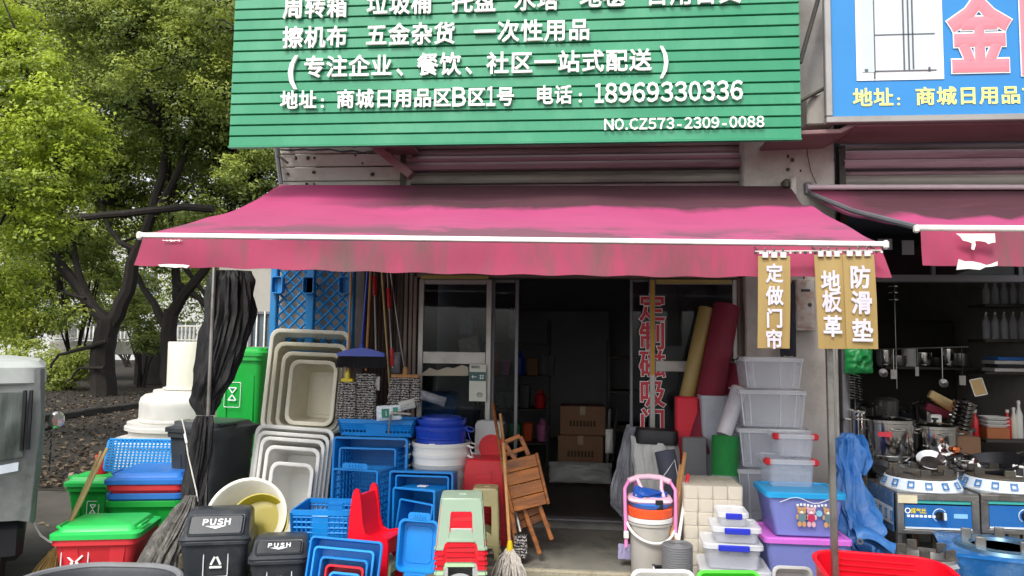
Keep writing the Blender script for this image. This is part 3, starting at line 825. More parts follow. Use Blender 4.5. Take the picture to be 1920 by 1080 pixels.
door('glass_door', 784, 921, -.02, (661, 684))
door('glass_door', 921, 972, .05, m='alu_dark', bw=.03)
door('glass_door', 1181, 1222, .05, m='alu_dark', bw=.025)
door('glass_door', 1218, 1384, -.02, (672, 692), gl='glass_r')
# wall above the doors up to the shutter
zz0, zz1 = zh, zsl + .6
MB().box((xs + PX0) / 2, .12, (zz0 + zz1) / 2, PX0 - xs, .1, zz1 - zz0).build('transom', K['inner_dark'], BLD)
# ochre tape on frames
t_ = MB(); t_.box(X(1224, -.05), -.045, (Z(527, 0, 1222) + Z(703, 0, 1222)) / 2, .03, .006, Z(527, 0, 1222) - Z(703, 0, 1222)); t_.build('tape', K['yellow_tape'], BLD)
MB().box((X(1232, -.05) + X(1372, -.05)) / 2, -.045, Z(529, 0, 1300), X(1372) - X(1232), .006, .035).build('tape', K['pale_tape'], BLD)
MB().box((X(787, -.05) + X(914, -.05)) / 2, -.065, Z(521, 0, 850), X(914) - X(787), .006, .03).build('tape', K['pale_tape'], BLD)
# corrugated brown folding door left of the glass
q = MB()
x0, x1 = X(683), X(760)
pts = []
for i in range(22):
    t = i / 21; pts.append((x0 + (x1 - x0) * t, -.03 + (.03 if i % 2 else -.02)))
R = [[(a, b, z) for a, b in pts] + [(a, b + .01, z) for a, b in reversed(pts)] for z in (.12, zh + .25)]
q.loft(R); q.build('folding_shutter', K['bronze'], BLD, smooth=0)
# red window lettering, white edged: one character over another
for i, ch in enumerate('定制磁吸门'):
    yc = (576, 630, 682, 737, 792)[i]
    cx, cz, w_, h_ = rect(1197, yc - 25, 1249, yc + 25, -.03)
    T = facing(cx, -.0275, cz)
    a = MB(); place_glyph(a, ch, T, w_ * 1.0, h_, .002, .046); a.build('letter', K['ink_white'], BLD, smooth=0)
    a = MB(); place_glyph(a, ch, facing(cx, -.0305, cz), w_ * 1.0, h_, .002, .022); a.build('letter', K['ink_red'], BLD, smooth=0)

# right shop front: transom, posts and dark glass above
za, zb = Z(516, -.05, 1750), Z(529, -.05, 1750)
MB().box((PX1 + xr) / 2, -.05, (za + zb) / 2, xr - PX1, .1, za - zb, c=.004).build('transom', K['alu_dark'], BLD)
MB().box((PX1 + xr) / 2, -.02, (za + Z(400, 0, 1750)) / 2, xr - PX1 - .01, .008, Z(400, 0, 1750) - za).build('pane', K['glass'], BLD)
for px in (1749, 1912):
    MB().box(X(px), -.03, (za + Z(400, 0, px)) / 2, .03, .05, Z(400, 0, px) - za).build('mullion', K['alu_dark'], BLD)
MB().box((PX1 + xr) / 2, .25, Z(360, 0, 1750) + .15, xr - PX1, .1, .9).build('wall', K['inner_dark'], BLD)
MB().box(X(1582, -.1), -.08, 1.3, .06, .12, 2.3, c=.005).build('door_jamb', K['alu_dark'], BLD)
MB().box(X(1562, -.17), -.165, 1.2, .035, .03, 2.2, c=.004).build('door_track', K['alu'], BLD)
for px, py, w_, h_ in ((1648, 462, 26, 20), (1690, 468, 22, 26), (1625, 495, 20, 30)):
    cx, cz, a, b = rect(px - w_ / 2, py - h_ / 2, px + w_ / 2, py + h_ / 2, .1)
    MB().box(cx, -.03, cz, a, .004, b).build('sticker', K['inner'], BLD)

# rear lean-to with window
xa_, xb_ = X(404, 1.2), xl + .1
root = thing('rear_annex', 'off-white rear wall with a small barred window left of the blue pallet', 'building', ((xa_ + xb_) / 2, 2.2, 0))
ze = P(460, 478, 1.2).z; W = xb_ - xa_
MB().box(0, 0, ze / 2, W, 2.0, ze, c=.01).build('wall', K['plaster_shade'], root)
MB().box(0, 0, ze + .04, W + .15, 2.2, .08, c=.01).build('roof', K['pale_conc'], root)
cx, cz, w_, h_ = rect(468, 584, 512, 655, 1.18)
f = frame_box(cx - w_ / 2, cx + w_ / 2, cz - h_ / 2, cz + h_ / 2, 1.18, .03, .05, K['alu_dark'], 'window', root)
f.location = -root.location
p_ = MB().box(cx, 1.19, cz, w_ - .06, .01, h_ - .06).build('pane', K['far_glass'], f)
for k in range(1, 3):
    MB().box(cx - w_ / 2 + w_ * k / 3, 1.16, cz, .014, .014, h_).build('bar', K['white_paint'], f)

# ------------------------------------------------------------------ awnings
def awning(label, A, Bk, Cc, Dd, sag, vh, vdy, m, bar_r, arms=(), patches=(), tube=False, nu=60, sk=0.0):
    """A,Bk back-left, back-right; Cc,Dd front-left, front-right"""
    root = thing('awning', label, 'awning', (A + Bk) / 2)
    o_ = root.location
    def bil(u, v):
        return A.lerp(Bk, u).lerp(Cc.lerp(Dd, u), v)
    def fn(u, v):
        p = bil(u, v)
        z = -sag * math.sin(PI * v) * (1 + .5 * noise.noise(Vector((u * 3, v * 2, 3))))
        z += .035 * noise.noise(Vector((u * 7, v * 2.2, 1.7))) * math.sin(PI * v) + .02 * noise.noise(Vector((u * 16, v * 5, 9))) * math.sin(PI * v)
        z += -.075 * math.exp(-((v - .2) / .09) ** 2) * (.7 + noise.noise(Vector((u * 4, 0, 5)))) * min(1, 4 * u)
        return tuple(p + Vector((0, 0, z)) - o_)
    MB().grid(fn, nu, 24, th=-.003).build('canopy_cloth', K['awning'], root, smooth=60)
    fl, fr_ = Cc - o_, Dd - o_
    d = (fr_ - fl)
    def vn(u, v):
        p = fl.lerp(fr_, .004 + u * .992)
        w_ = .035 * noise.noise(Vector((u * 6, v * .7, 4))) + .012 * math.sin(u * 70) * v * noise.noise(Vector((u * 9, 1, 2)))
        hh_ = vh(u) if callable(vh) else vh
        return (p.x - sk * v * (1 - 2 * u), p.y - .012 + w_ * v + vdy * v, p.z - .02 - hh_ * v)
    MB().grid(vn, nu * 2, 8, th=.003).build('valance', K['valance'], root, smooth=60)
    T = None
    q = d.normalized()
    if tube:
        MB().tube([fl, fr_], bar_r, 14).build('front_bar', K['white_paint'], root)
    else:
        yaw = math.atan2(d.y, d.x); pit = -math.asin(d.z / d.length)
        T = Matrix.Translation((fl + fr_) / 2) @ Matrix.Rotation(yaw, 4, 'Z') @ Matrix.Rotation(pit, 4, 'Y')
        MB().box(0, 0, 0, d.length, .03, .03, T, c=.005).build('front_bar', K['white_paint'], root)
    for p in (fl, fr_):
        e = 1 if p is fr_ else -1
        MB().box(p.x + e * .012, p.y, p.z - .004, .03, .045, .05, c=.01).build('end_cap', K['white_paint'], root)
    MB().tube([A - o_ + (Vector((0, -.03, .02)) if tube else Vector((0, .06, -.02))), Bk - o_ + (Vector((0, -.03, .02)) if tube else Vector((0, .06, -.02)))], .022 if tube else .035, 12).build('roller_tube', mat('mauve_white_tube', '#c9b4ba', .4) if tube else K['alu_dark'], root)
    for u in arms:
        a = A.lerp(Bk, u) - o_ + Vector((0, .05, -.28)); c = Cc.lerp(Dd, u) - o_ + Vector((0, 0, -.03))
        k = a.lerp(c, .5) + Vector((.55 if u < .5 else -.55, .1, .04))
        MB().tube([a, k], .02, 8).build('arm', K['alu_dark'], root)
        MB().tube([k, c], .016, 8).build('arm', K['alu_dark'], root)
    return root, vn
Ya, Yf = -.16, -2.14
A, Bk = P(525, 347, Ya), P(1478, 349, Ya)
Cc, Dd = P(266, 441, Yf), P(1656, 458, Yf)
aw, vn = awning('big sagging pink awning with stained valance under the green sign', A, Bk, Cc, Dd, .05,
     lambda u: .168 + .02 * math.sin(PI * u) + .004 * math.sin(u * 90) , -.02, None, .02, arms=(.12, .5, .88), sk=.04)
# ragged white tape at the valance corner
def ragged(px0, px1, py0, py1, Y, seed, n=26):
    random.seed(seed); pts = []
    for i in range(n + 1):
        t = i / n; pts.append((px0 + (px1 - px0) * t + random.uniform(-1, 1), py0 + random.uniform(-.6, .6) + 4 * noise.noise(Vector((i * .25, seed, 7))) * min(1, (py1 - py0) / 12)))
    for i in range(n, -1, -1):
        t = i / n; pts.append((px0 + (px1 - px0) * t + random.uniform(-1, 1), py1 + random.uniform(-1, 1) - (16 * abs(noise.noise(Vector((i * .33 + .3, seed * 1.7, 0)))) + 3 * noise.noise(Vector((i * 1.1, seed, 2)))) * min(1, (py1 - py0) / 12)))
    W = [P(x, y, Y) for x, y in pts]
    return W
def patch(W, par, m, name='tape_patch', th=.003):
    l = [(p.x - par.location.x, p.z - par.location.z) for p in W]
    y = W[0].y - par.location.y
    return MB().prism(l, y - th, y).build(name, m, par, smooth=0)
patch([P(x, y, Yf - .075) for x, y in ((297, 496), (318, 495), (345, 496), (356, 498), (351, 503), (341, 501), (328, 502), (310, 500), (300, 500))], aw, K['white_paint'])
patch(ragged(306, 341, 450, 453, Yf - .03, 4), aw, K['white_paint'])
a2, vn2 = awning('short pink awning with torn white tape over the cookware shop', P(1512, 357, Ya), P(2150, 357, Ya), P(1722, 428, -1.62), P(2250, 432, -1.62), .06, .215, -.02, None, .022, arms=(.9,), tube=True, nu=40)
patch([P(x, y, -1.70) for x, y in ((1792, 438), (1865, 438), (1866, 455), (1860, 455), (1853, 458), (1848, 454), (1838, 452), (1828, 452), (1829, 460), (1826, 469), (1821, 467), (1822, 456), (1814, 453), (1805, 451), (1800, 444))], a2, K['white_paint'])
patch([P(x, y, -1.71) for x, y in ((1797, 486), (1808, 490), (1822, 490), (1837, 493), (1849, 497), (1858, 495), (1870, 490), (1870, 498), (1860, 500), (1847, 501), (1837, 506), (1815, 504), (1793, 506), (1795, 496))], a2, K['white_paint'])
root = a2
pA = P(1512, 360, -.12) - root.location; pB = P(1718, 426, -1.6) - root.location
MB().tube([pA, pA.lerp(pB, .5) + Vector((0, 0, -.03)), pB], .02, 8).build('arm', K['alu_dark'], root)
MB().box(pA.x + .0, pA.y, pA.z + .02, .06, .12, .1, c=.01).build('wall_bracket', K['alu_dark'], root)
c_ = P(1500, 350, -.2)
MB().box(c_.x - aw.location.x - .06, c_.y - aw.location.y, c_.z - aw.location.z, .05, .1, .16, c=.01).build('wall_bracket', K['rust'], aw)
MB().box(c_.x - aw.location.x - .12, c_.y - aw.location.y, c_.z - aw.location.z + .02, .04, .12, .07, c=.01).build('wall_bracket', K['iron'], aw)

# ------------------------------------------------------------------ green sign
YS = -.72
gs = thing('shop_sign', 'large green slatted metal sign with raised white Chinese lettering', 'sign', P(965, 140, YS))
def loc(o, p): return p - o.location
tl, tr_, bl, br = P(441, -18, YS), P(1496, -18, YS), P(432, 275, YS), P(1503, 260, YS)
zb_, zt_ = (bl.z + br.z) / 2, tl.z + 1.0
bl_, br_ = bl, br
npan = 0
step = (P(436, 255, YS).z - P(436, 275, YS).z)
z = 0.0; H = 0.0
xg0, xg1 = (bl.x + tl.x) / 2, (br.x + tr_.x) / 2
slope = (br.z - bl.z) / (br.x - bl.x)
NP = int((zt_ - zb_) / step)
for i in range(NP):
    q = MB(); W = xg1 - xg0
    prof = [(0, .0), (-.010, .004), (-.006, step - .012), (.004, step - .008), (.012, step)]   # y,z of one slat
    R = []
    for x_ in (0, W):
        zoff = bl.z + slope * x_
        a = [(xg0 + x_, YS + y_ , zoff + i * step + z_) for y_, z_ in prof]
        a += [(xg0 + x_, YS + .02, zoff + i * step + step), (xg0 + x_, YS + .02, zoff + i * step)]
        R.append([tuple(loc(gs, Vector(p))) for p in a])
    q.loft(R).build('sign_slat', K['sign_green'], gs, smooth=0)
q = MB()
for x_ in np.linspace(xg0 + .2, xg1 - .2, 6):
    v_ = loc(gs, Vector((x_, YS + .06, (zb_ + zt_) / 2)))
    q.box(*v_, .04, .05, zt_ - zb_)
    for zz in (zb_ + .15, zt_ - .2):
        v2 = loc(gs, Vector((x_, (YS + .08) / 2, zz + .1))); q.box(v2.x, v2.y + .04, v2.z, .035, abs(YS) - .1, .035)
q.build('mounting_frame', K['iron'], gs)
MB().box(*loc(gs, Vector(((xg0 + xg1) / 2, YS - .002, bl.z + slope * (xg1 - xg0) / 2 - .008))), xg1 - xg0, .05, .012, Matrix.Rotation(0, 4, 'Y')).build('bottom_trim', K['sign_green'], gs)
def sign_text(par, s, x0, x1, yt0, yb0, yt1, yb1, Y, m, extr=.05, off=.018, cwid=None):
    """characters between px x0..x1; top/bottom px at the left and right end"""
    cw = [1.0 if ord(c) > 255 else (.42 if c in ' .:-1' else .58) for c in s]
    if cwid: cw = cwid
    tot = sum(cw); x = x0
    for c, k in zip(s, cw):
        wpx = (x1 - x0) * k / tot; t = (x + wpx / 2 - x0) / (x1 - x0)
        yt, yb = yt0 + (yt1 - yt0) * t, yb0 + (yb1 - yb0) * t
        cx, cz, w_, h_ = rect(x, yt, x + wpx, yb, Y)
        mb = MB(); place_glyph(mb, c, facing(0, 0, 0), w_, h_, extr, off)
        mb.build('letter', m, par, loc(par, Vector((cx, Y, cz))), smooth=0)
        x += wpx
Lm = K['letter']; YT = YS - .03
for s, x0, x1, b0, b1 in (('周转箱', 530, 653, 35, 32), ('垃圾桶', 687, 812, 28, 25), ('托盘', 846, 931, 24, 22), ('水塔', 963, 1049, 20, 18), ('地毯', 1086, 1173, 15, 12), ('日用百货', 1209, 1391, 11, 5)):
    sign_text(gs, s, x0, x1, b0 - 40, b0, b1 - 40, b1, YT, Lm)
for s, x0, x1, t0, b0, t1, b1 in (('擦机布', 529, 653, 51, 91, 49, 88), ('五金杂货', 685, 855, 46, 86, 42, 82), ('一次性用品', 887, 1108, 40, 80, 35, 75)):
    sign_text(gs, s, x0, x1, t0, b0, t1, b1, YT, Lm)
sign_text(gs, '(', 540, 560, 104, 152, 104, 152, YT, Lm, off=.025)
for s, x0, x1, t0, b0, t1, b1 in (('专注企业', 569, 737, 106, 146, 103, 142), ('、', 742, 782, 103, 143, 103, 143), ('餐饮', 781, 866, 101, 142, 99, 140), ('、', 871, 911, 100, 140, 100, 140), ('社区一站式配送', 911, 1223, 99, 139, 92, 132)):
    sign_text(gs, s, x0, x1, t0, b0, t1, b1, YT, Lm)
sign_text(gs, ')', 1236, 1254, 86, 132, 86, 132, YT, Lm, off=.025)
for s, x0, x1, t0, b0, t1, b1, cw in (('地址', 525, 595, 171, 205, 170, 203, None), (':', 596, 614, 176, 202, 176, 202, None), ('商城日用品区B区1号', 630, 966, 169, 203, 163, 198, (1, 1, 1, 1, 1, 1, .78, 1, .5, 1)),
      ('电话', 1003, 1074, 161, 196, 160, 194, None), (':', 1078, 1098, 166, 192, 166, 192, None), ('18969330336', 1114, 1394, 158, 193, 152, 187, (.72,) + (1,) * 10), ('NO.CZ573-2309-0088', 1132, 1434, 224, 244, 218, 238, (1.15, 1.15, .5, 1.1) + (1,) * 14)):
    sign_text(gs, s, x0, x1, t0, b0, t1, b1, YT, Lm, cwid=cw, off=.02)

# ------------------------------------------------------------------ blue sign
YB = -.62
bs = thing('shop_sign', 'blue billboard with white fridge picture and large pink character', 'sign', P(1850, 100, YB))
x0, x1, z0, z1 = P(1553, 228, YB).x, P(2250, 200, YB).x, P(1553, 227, YB).z, P(1553, -120, YB).z
c0 = loc(bs, Vector(((x0 + x1) / 2, YB, (z0 + z1) / 2)))
slp = (P(1920, 219, YB).z - P(1553, 227, YB).z) / (P(1920, 219, YB).x - P(1553, 227, YB).x)
TS = Matrix.Translation(c0)
MB().box(0, 0, 0, x1 - x0, .03, z1 - z0, TS).build('board', K['sign_blue'], bs)
for (a, b, c, d) in ((0, -(z1 - z0) / 2, x1 - x0 + .05, .05), (0, (z1 - z0) / 2, x1 - x0 + .05, .05)):
    MB().box(a, -.01, b, c, .06, d, TS, c=.006).build('frame_rail', K['alu'], bs)
for e in (-1, 1):
    MB().box(e * (x1 - x0) / 2, -.01, 0, .05, .06, z1 - z0 - .055, TS, c=.006).build('frame_rail', K['alu'], bs)
def flat(par, px0, py0, px1, py1, Y, m, name, th=.003, dy=0):
    cx, cz, w_, h_ = rect(px0, py0, px1, py1, Y)
    return MB().box(0, 0, 0, w_, th, h_).build(name, m, par, loc(par, Vector((cx, Y - dy, cz))), smooth=0)
Yp = YB - .02
flat(bs, 1604, -60, 1767, 150, Yp, K['ink_white'], 'fridge_picture')
K['pic_grey'] = mat('print_pale_grey', '#ccd3d6', .5, .04); K['pic_line'] = mat('print_grey_line', '#5a6068', .5, .04)
flat(bs, 1637, -60, 1755, 133, Yp, K['pic_grey'], 'fridge_print', dy=.004)
flat(bs, 1614, -60, 1636, 136, Yp, mat('print_pale_blue', '#c3d2d8', .5, .04), 'fridge_print', dy=.004)
for a, b, c, d in ((1637, -60, 1639, 138), (1691, -60, 1694, 132), (1700, -60, 1703, 131), (1708, -60, 1711, 130), (1640, 64, 1752, 66), (1638, 136, 1641, 148), (1740, 126, 1744, 134), (1640, 132, 1755, 133.5), (1621, 130, 1627, 135)):
    flat(bs, a, b, c, d, Yp, K['pic_line'], 'fridge_print', dy=.007)
for ch, a, b, cc_ in (('金', 1778, 1894, 1), ('国', 1906, 2022, 1)):
    cx, cz, w_, h_ = rect(a, -8, b, 134, Yp)
    mb = MB(); place_glyph(mb, ch, facing(0, 0, 0), w_, h_, .001, .062); mb.build('big_character', K['ink_white'], bs, loc(bs, Vector((cx, Yp - .003, cz))), smooth=0)
    mb = MB(); place_glyph(mb, ch, facing(0, 0, 0), w_, h_, .001, .045); mb.build('big_character', mat('pink_print', '#dd8591', .5, .04), bs, loc(bs, Vector((cx, Yp - .007, cz))), smooth=0)
sign_text(bs, '地址', 1598, 1676, 166, 200, 165, 198, Yp, K['ink_yellow'], .004, .025)
sign_text(bs, ':', 1678, 1692, 176, 197, 176, 197, Yp, K['ink_yellow'], .004, .03)
sign_text(bs, '商城日用品市', 1715, 1955, 164, 197, 160, 193, Yp, K['ink_yellow'], .004, .025)
def strut(p, q, r, par_label):
    t = single(MB().tube([Vector((0, 0, 0)), q - p], r, 6), 'sign_strut', K['iron'], par_label, 'strut', p)
    return t
strut(P(1500, 118, -.45), P(1542, -30, -.3), .018, 'long dark diagonal strut between the green and blue signs')
strut(P(1500, 190, -.5), P(1556, 160, -.4), .016, 'short dark brace below the cracked wall between the signs')
# ------------------------------------------------------------------ goods: builders
def up(px0, px1, pyt, Yf, zb, dep=None, rot=0.0):
    """upright thing: front top edge at pyt between px0 and px1 on plane Yf; returns cx, cy, w, d, h"""
    cx, _, w_, _ = rect(px0, pyt, px1, pyt + 2, Yf)
    zt2 = P((px0 + px1) / 2, pyt, Yf).z
    d = dep or w_ * .7
    return cx, Yf + d / 2, w_, d, zt2 - zb

def rim_tub(par, w_, d, h, m, name='shell', **k):
    return MB().vessel(w_, d, h, **k).build(name, m, par)

def open_tub(label, name, cat, px0, py0, px1, py1, Y, dep, m, tilt=8, yaw=0, roll=0, r=.03, tap=.86, lip=.016, lh=.02, t=.006, group=None, ribs=0, mesh_bottom=False, handles=False, cr=None):
    """open container on its side, mouth filling px rect on plane Y"""
    cx, cz, w_, h_ = rect(px0, py0, px1, py1, Y)
    R = Matrix.Rotation(rad(yaw), 4, 'Z') @ Matrix.Rotation(PI / 2 - rad(tilt), 4, 'X') @ Matrix.Rotation(rad(roll), 4, 'Z')
    o_ = Vector((cx, Y, cz)) - (R @ Vector((0, 0, dep)))
    root = thing(name, label, cat, o_, R.to_euler(), group)
    if mesh_bottom:
        q = MB(); a, b = w_ - 2 * lip, h_ - 2 * lip
        at, bt = a * tap, b * tap
        for (x0, y0, x1, y1, X0, Y0, X1, Y1) in ((-at / 2, -bt / 2, at / 2, -bt / 2, -a / 2, -b / 2, a / 2, -b / 2), (at / 2, -bt / 2, at / 2, bt / 2, a / 2, -b / 2, a / 2, b / 2), (at / 2, bt / 2, -at / 2, bt / 2, a / 2, b / 2, -a / 2, b / 2), (-at / 2, bt / 2, -at / 2, -bt / 2, -a / 2, b / 2, -a / 2, -b / 2)):
            p0, p1, p2, p3 = Vector((x0, y0, 0)), Vector((x1, y1, 0)), Vector((X1, Y1, dep - .01)), Vector((X0, Y0, dep - .01))
            nx, nz = max(5, int((p1 - p0).length / .045)), max(3, int(dep / .05))
            for i in range(nx + 1):
                q.tube([p0.lerp(p1, i / nx), p3.lerp(p2, i / nx)], .006, 4)
            for j in range(nz + 1):
                q.tube([p0.lerp(p3, j / nz), p1.lerp(p2, j / nz)], .006, 4)
        q.lattice((-at / 2, -bt / 2, 0), (at, 0, 0), (0, bt, 0), max(6, int(at / .028)), max(6, int(bt / .028)), .007, .005)
        q.build('mesh_sides', m, root)
        f = MB(); f.loft([rr(w_ - .004, h_ - .004, r + lip, dep - .045), rr(w_, h_, r + lip, dep - .045), rr(w_, h_, r + lip, dep), rr(a - t, b - t, r, dep), rr(a - t, b - t, r, dep - .045)], c0=False, c1=False)
        f.build('rim', m, root)
        g = MB()
        for sx in (-1, 1):
            for sy in (-1, 1):
                g.tube([(sx * (at / 2 - .004), sy * (bt / 2 - .004), 0), (sx * (a / 2 - .004), sy * (b / 2 - .004), dep - .02)], .013, 6)
        g.build('corner_post', m, root)
    else:
        rim_tub(root, w_, h_, dep, m, 'shell', r=r, tap=tap, lip=lip, lh=lh, t=t)
    if ribs:
        q = MB(); a, b = (w_ - 2 * lip) * tap, (h_ - 2 * lip) * tap
        q.loft([rr(a * .78, b * .82, r, t + .001), rr(a * .76, b * .80, r, t + .005)], c0=False)
        q.build('floor_panel', m, root)
    if handles:
        q = MB()
        for s_ in (-1, 1):
            q.loft([rr(w_ * .55, .05, .02, dep - .012, cy=s_ * (h_ / 2 + .018)), rr(w_ * .55, .05, .02, dep, cy=s_ * (h_ / 2 + .018))])
            for k in range(5):
                q.box((k - 2) * w_ * .065, s_ * (h_ / 2 + .02), dep + .003, .012, .022, .006)
        q.build('handle_flange', m, root)
    return root

def sticker(par, m, x, y, z, w_, h_, nrm='-y', name='label'):
    T = {'-y': Matrix.Translation((x, y, z)), 'z': Matrix.Translation((x, y, z)) @ Matrix.Rotation(PI / 2, 4, 'X') @ Matrix.Rotation(PI, 4, 'X')}[nrm]
    return MB().box(0, 0, 0, w_, .002, h_, T).build(name, m, par, smooth=0)

def frame_lines(q, w_, h_, t, y, r=.02):
    P_ = rr(w_, h_, r, 0, 3)
    q.tube([(a, y, b) for a, b, _ in P_] + [(P_[0][0], y, P_[0][1])], t, 5, caps=False)

def wheelie(label, px0, px1, pyt, Yf, zb, dep, body, lid, yaw=0, lidopen=0, sym=None, stack=(), name='wheelie_bin', lid_on=True, tap=.78, group=None, hh=None):
    cx, cy, w_, d, h = up(px0, px1, pyt, Yf, zb, dep)
    if hh: h = hh
    root = thing(name, label, 'bin', (cx, cy, zb), (0, 0, rad(yaw)), group)
    nst = len(stack); hb = h - .05
    q = MB(); q.vessel(w_, d, hb, t=.008, r=.045, tap=tap, lip=.022, lh=.045, tapd=tap)
    q.build('body', body, root)
    g = MB()
    for sx in (-.3, .3):
        g = MB(); g.loft([rr(w_ * .16, .012, .004, .08, 1, sx * w_ * .8, -d * tap / 2 + .004), rr(w_ * .18, .012, .004, hb * .8, 1, sx * w_ * .9, -d * (tap + (1 - tap) * .8) / 2 + .018)])
        g.build('front_rib', body, root)
    zz = hb
    for m_ in stack:
        MB().vessel(w_, d, .1, t=.008, r=.045, tap=.95, lip=.024, lh=.04).build('nested_rim', m_, root, (0, 0, zz - .045)); zz += .065
    if lid_on:
        a, b = w_ + .02, d + .02
        L = MB()
        L.loft([rr(a - .03, b - .03, .04, zz - .004), rr(a, b, .05, zz - .004), rr(a, b, .05, zz + .028), rr(a - .02, b - .02, .045, zz + .034), rr(a * .86, b * .84, .04, zz + .04), rr(a * .8, b * .76, .04, zz + .07), rr(a * .76, b * .72, .04, zz + .074)])
        lo = L.build('lid', lid, root)
        for sx in (-1, 1):
            g = MB(); g.tube([(sx * a * .40, -b * .28, zz + .036), (sx * a * .46, -b * .30, zz + .062), (sx * a * .46, -b * .02, zz + .062), (sx * a * .40, 0, zz + .036)], .011, 6)
            g.build('lid_handle', lid, root)
        MB().box(0, b / 2 + .02, zz + .01, a * .8, .035, .035, c=.01).build('hinge', lid, root)
    for sx in (-1, 1):
        MB().lathe([(.03, -.02), (.09, -.02), (.1, -.01), (.1, .01), (.09, .02), (.03, .02)], 20, Matrix.Translation((sx * (w_ * tap / 2 + .0), d * tap / 2 + .0, .1)) @ Matrix.Rotation(PI / 2, 4, 'Y')).build('wheel', K['black'], root)
    if sym:
        sym(root, w_, d, hb, tap)
    return root

def face_T(d, hb, tap, z, x=0):
    """frame on the sloping front of a bin: x right, y up, z out"""
    yb, yt = -d * tap / 2, -(d / 2 - .022)
    t = z / hb; a = math.atan2(yt - yb, hb)
    return Matrix.Translation((x, yb + (yt - yb) * t - .006, z)) @ Matrix.Rotation(PI / 2 - a * -1, 4, 'X')

def boxline(q, T, w_, h_, t=.004, z=.0):
    Pq = rr(w_, h_, .012, z, 3)
    q.tube([tuple(a) for a in Pq] + [Pq[0]], t, 5, T, caps=False)
def bars(q, T, segs, t=.01):
    for (x0, y0, x1, y1) in segs:
        a, b = Vector((x0, y0, 0)), Vector((x1, y1, 0)); d_ = b - a
        q.box(0, 0, 0, d_.length, t, .003, T @ Matrix.Translation((a + b) / 2) @ Matrix.Rotation(math.atan2(d_.y, d_.x), 4, 'Z'))

# ------------------------------------------------------------------ left: covered vehicle
p0 = P(74, 678, -1.75); zt3 = p0.z; zb3 = .45
vx = p0.x; W = 1.6
root = thing('covered_tricycle', 'silver-grey fabric covered three-wheeler cab with clouded plastic window', 'tricycle', (0, 0, 0), (0, 0, rad(37.5)))
root.location = Vector((vx, -1.75, 0)) - Matrix.Rotation(rad(37.5), 3, 'Z') @ Vector((W / 2 - .02, -.55, 0))
def cab(u, v):
    # profile around: front face, rounded right corner, right side, back
    per = [(-W / 2, -.55), (-W * .2, -.55), (W * .2, -.55), (W / 2 - .08, -.55), (W / 2 - .02, -.54), (W / 2, -.50), (W / 2, -.1), (W / 2, .3), (W / 2 - .02, .54), (W / 2 - .3, .55), (-W / 2, .55)]
    k = u * (len(per) - 1); i = min(int(k), len(per) - 2); f = k - i
    x = per[i][0] * (1 - f) + per[i + 1][0] * f; y = per[i][1] * (1 - f) + per[i + 1][1] * f
    z = zb3 + (zt3 - .05 - zb3) * v
    bul = .02 * math.sin(PI * min(1, (1 - v) * 1.2)) + .035 * noise.noise(Vector((x * 3, y * 3, z * 1.5))) + .012 * noise.noise(Vector((x * 14, y * 14, z * 3)))
    n_ = Vector((x / W * 1.2, y, 0)).normalized()
    z -= (1 - v) ** 3 * .18 * (u - .3)
    return (x + n_.x * bul, y + n_.y * bul, z)
MB().grid(cab, 90, 30).build('side_cover', K['cloth_cover'], root, smooth=60)
q = MB()
q.loft([rr(W + .03, 1.14, .12, zt3 - .15), rr(W + .05, 1.16, .13, zt3 - .14), rr(W + .03, 1.14, .12, zt3 - .04), rr(W - .05, 1.06, .1, zt3), rr(W - .4, .7, .1, zt3 + .025)])
q.build('roof_cover', mat('pale_grey_cover', '#b4b9b4', .55, .05, 3, dirt=.2), root)
def win(u, v):
    x = W / 2 - .50 + .42 * u; z = zb3 + .42 + (zt3 - .2 - zb3 - .42) * v - .06 * (1 - u) * (1 - v)
    return (x, -.555 - .02 * math.sin(PI * min(1, (1 - (z - zb3) / (zt3 - .05 - zb3)) * 1.2)) - .035 * noise.noise(Vector((x * 3, -1.65, z * 1.5))) - .014 + .012 * noise.noise(Vector((u * 6, v * 3, 0))), z)
MB().grid(win, 20, 24, th=.003).build('window_panel', K['cover_win'], root, smooth=60)
for u in (0.0, .98, 1.06):
    q = MB(); q.tube([Vector(win(u, v)) + Vector((0, -.006, 0)) for v in np.linspace(0 if u < .98 else .1, 1.03, 14)], .012, 6); q.build('strap', K['black'], root)
q = MB(); q.grid(lambda u, v: tuple(Vector(win(u * .95, -.0)) + Vector((0, -.01, -.03 - .055 * v))), 10, 3, th=.003); q.build('reflective_strip', K['film_white'], root)
q = MB()
for k in range(7):
    q.tube([(W / 2 + .075, -.15 + .03 * noise.noise(Vector((k, 0, 1))) , 1.0 - k * .05), (W / 2 + .08, -.02, 1.02 - k * .05 + random.uniform(-.02, .02)), (W / 2 + .075, .05, .98 - k * .05)], .007, 5)
q.build('side_marking', K['ink_dark'], root)
pm = Matrix.Rotation(rad(-37.5), 3, 'Z') @ (P(106, 787, -1.5) - root.location)
q = MB(); q.lathe([(.001, -.022), (.04, -.02), (.052, -.008), (.05, .004), (.045, .006), (.001, .007)], 20, Matrix.Translation(pm) @ Matrix.Rotation(rad(25), 4, 'Z') @ Matrix.Rotation(-PI / 2, 4, 'X') @ Matrix.Scale(1.15, 4, (0, 1, 0)))
q.build('wing_mirror', K['steel'], root)
MB().tube([(W / 2 - .02, -.3, pm.z - .08), (pm.x - .03, pm.y + .02, pm.z - .06), (pm.x, pm.y + .02, pm.z)], .01, 8).build('mirror_arm', K['black'], root)
MB().box(0, 0, .3, W - .1, 1.0, .25, c=.04).build('chassis', K['black'], root)
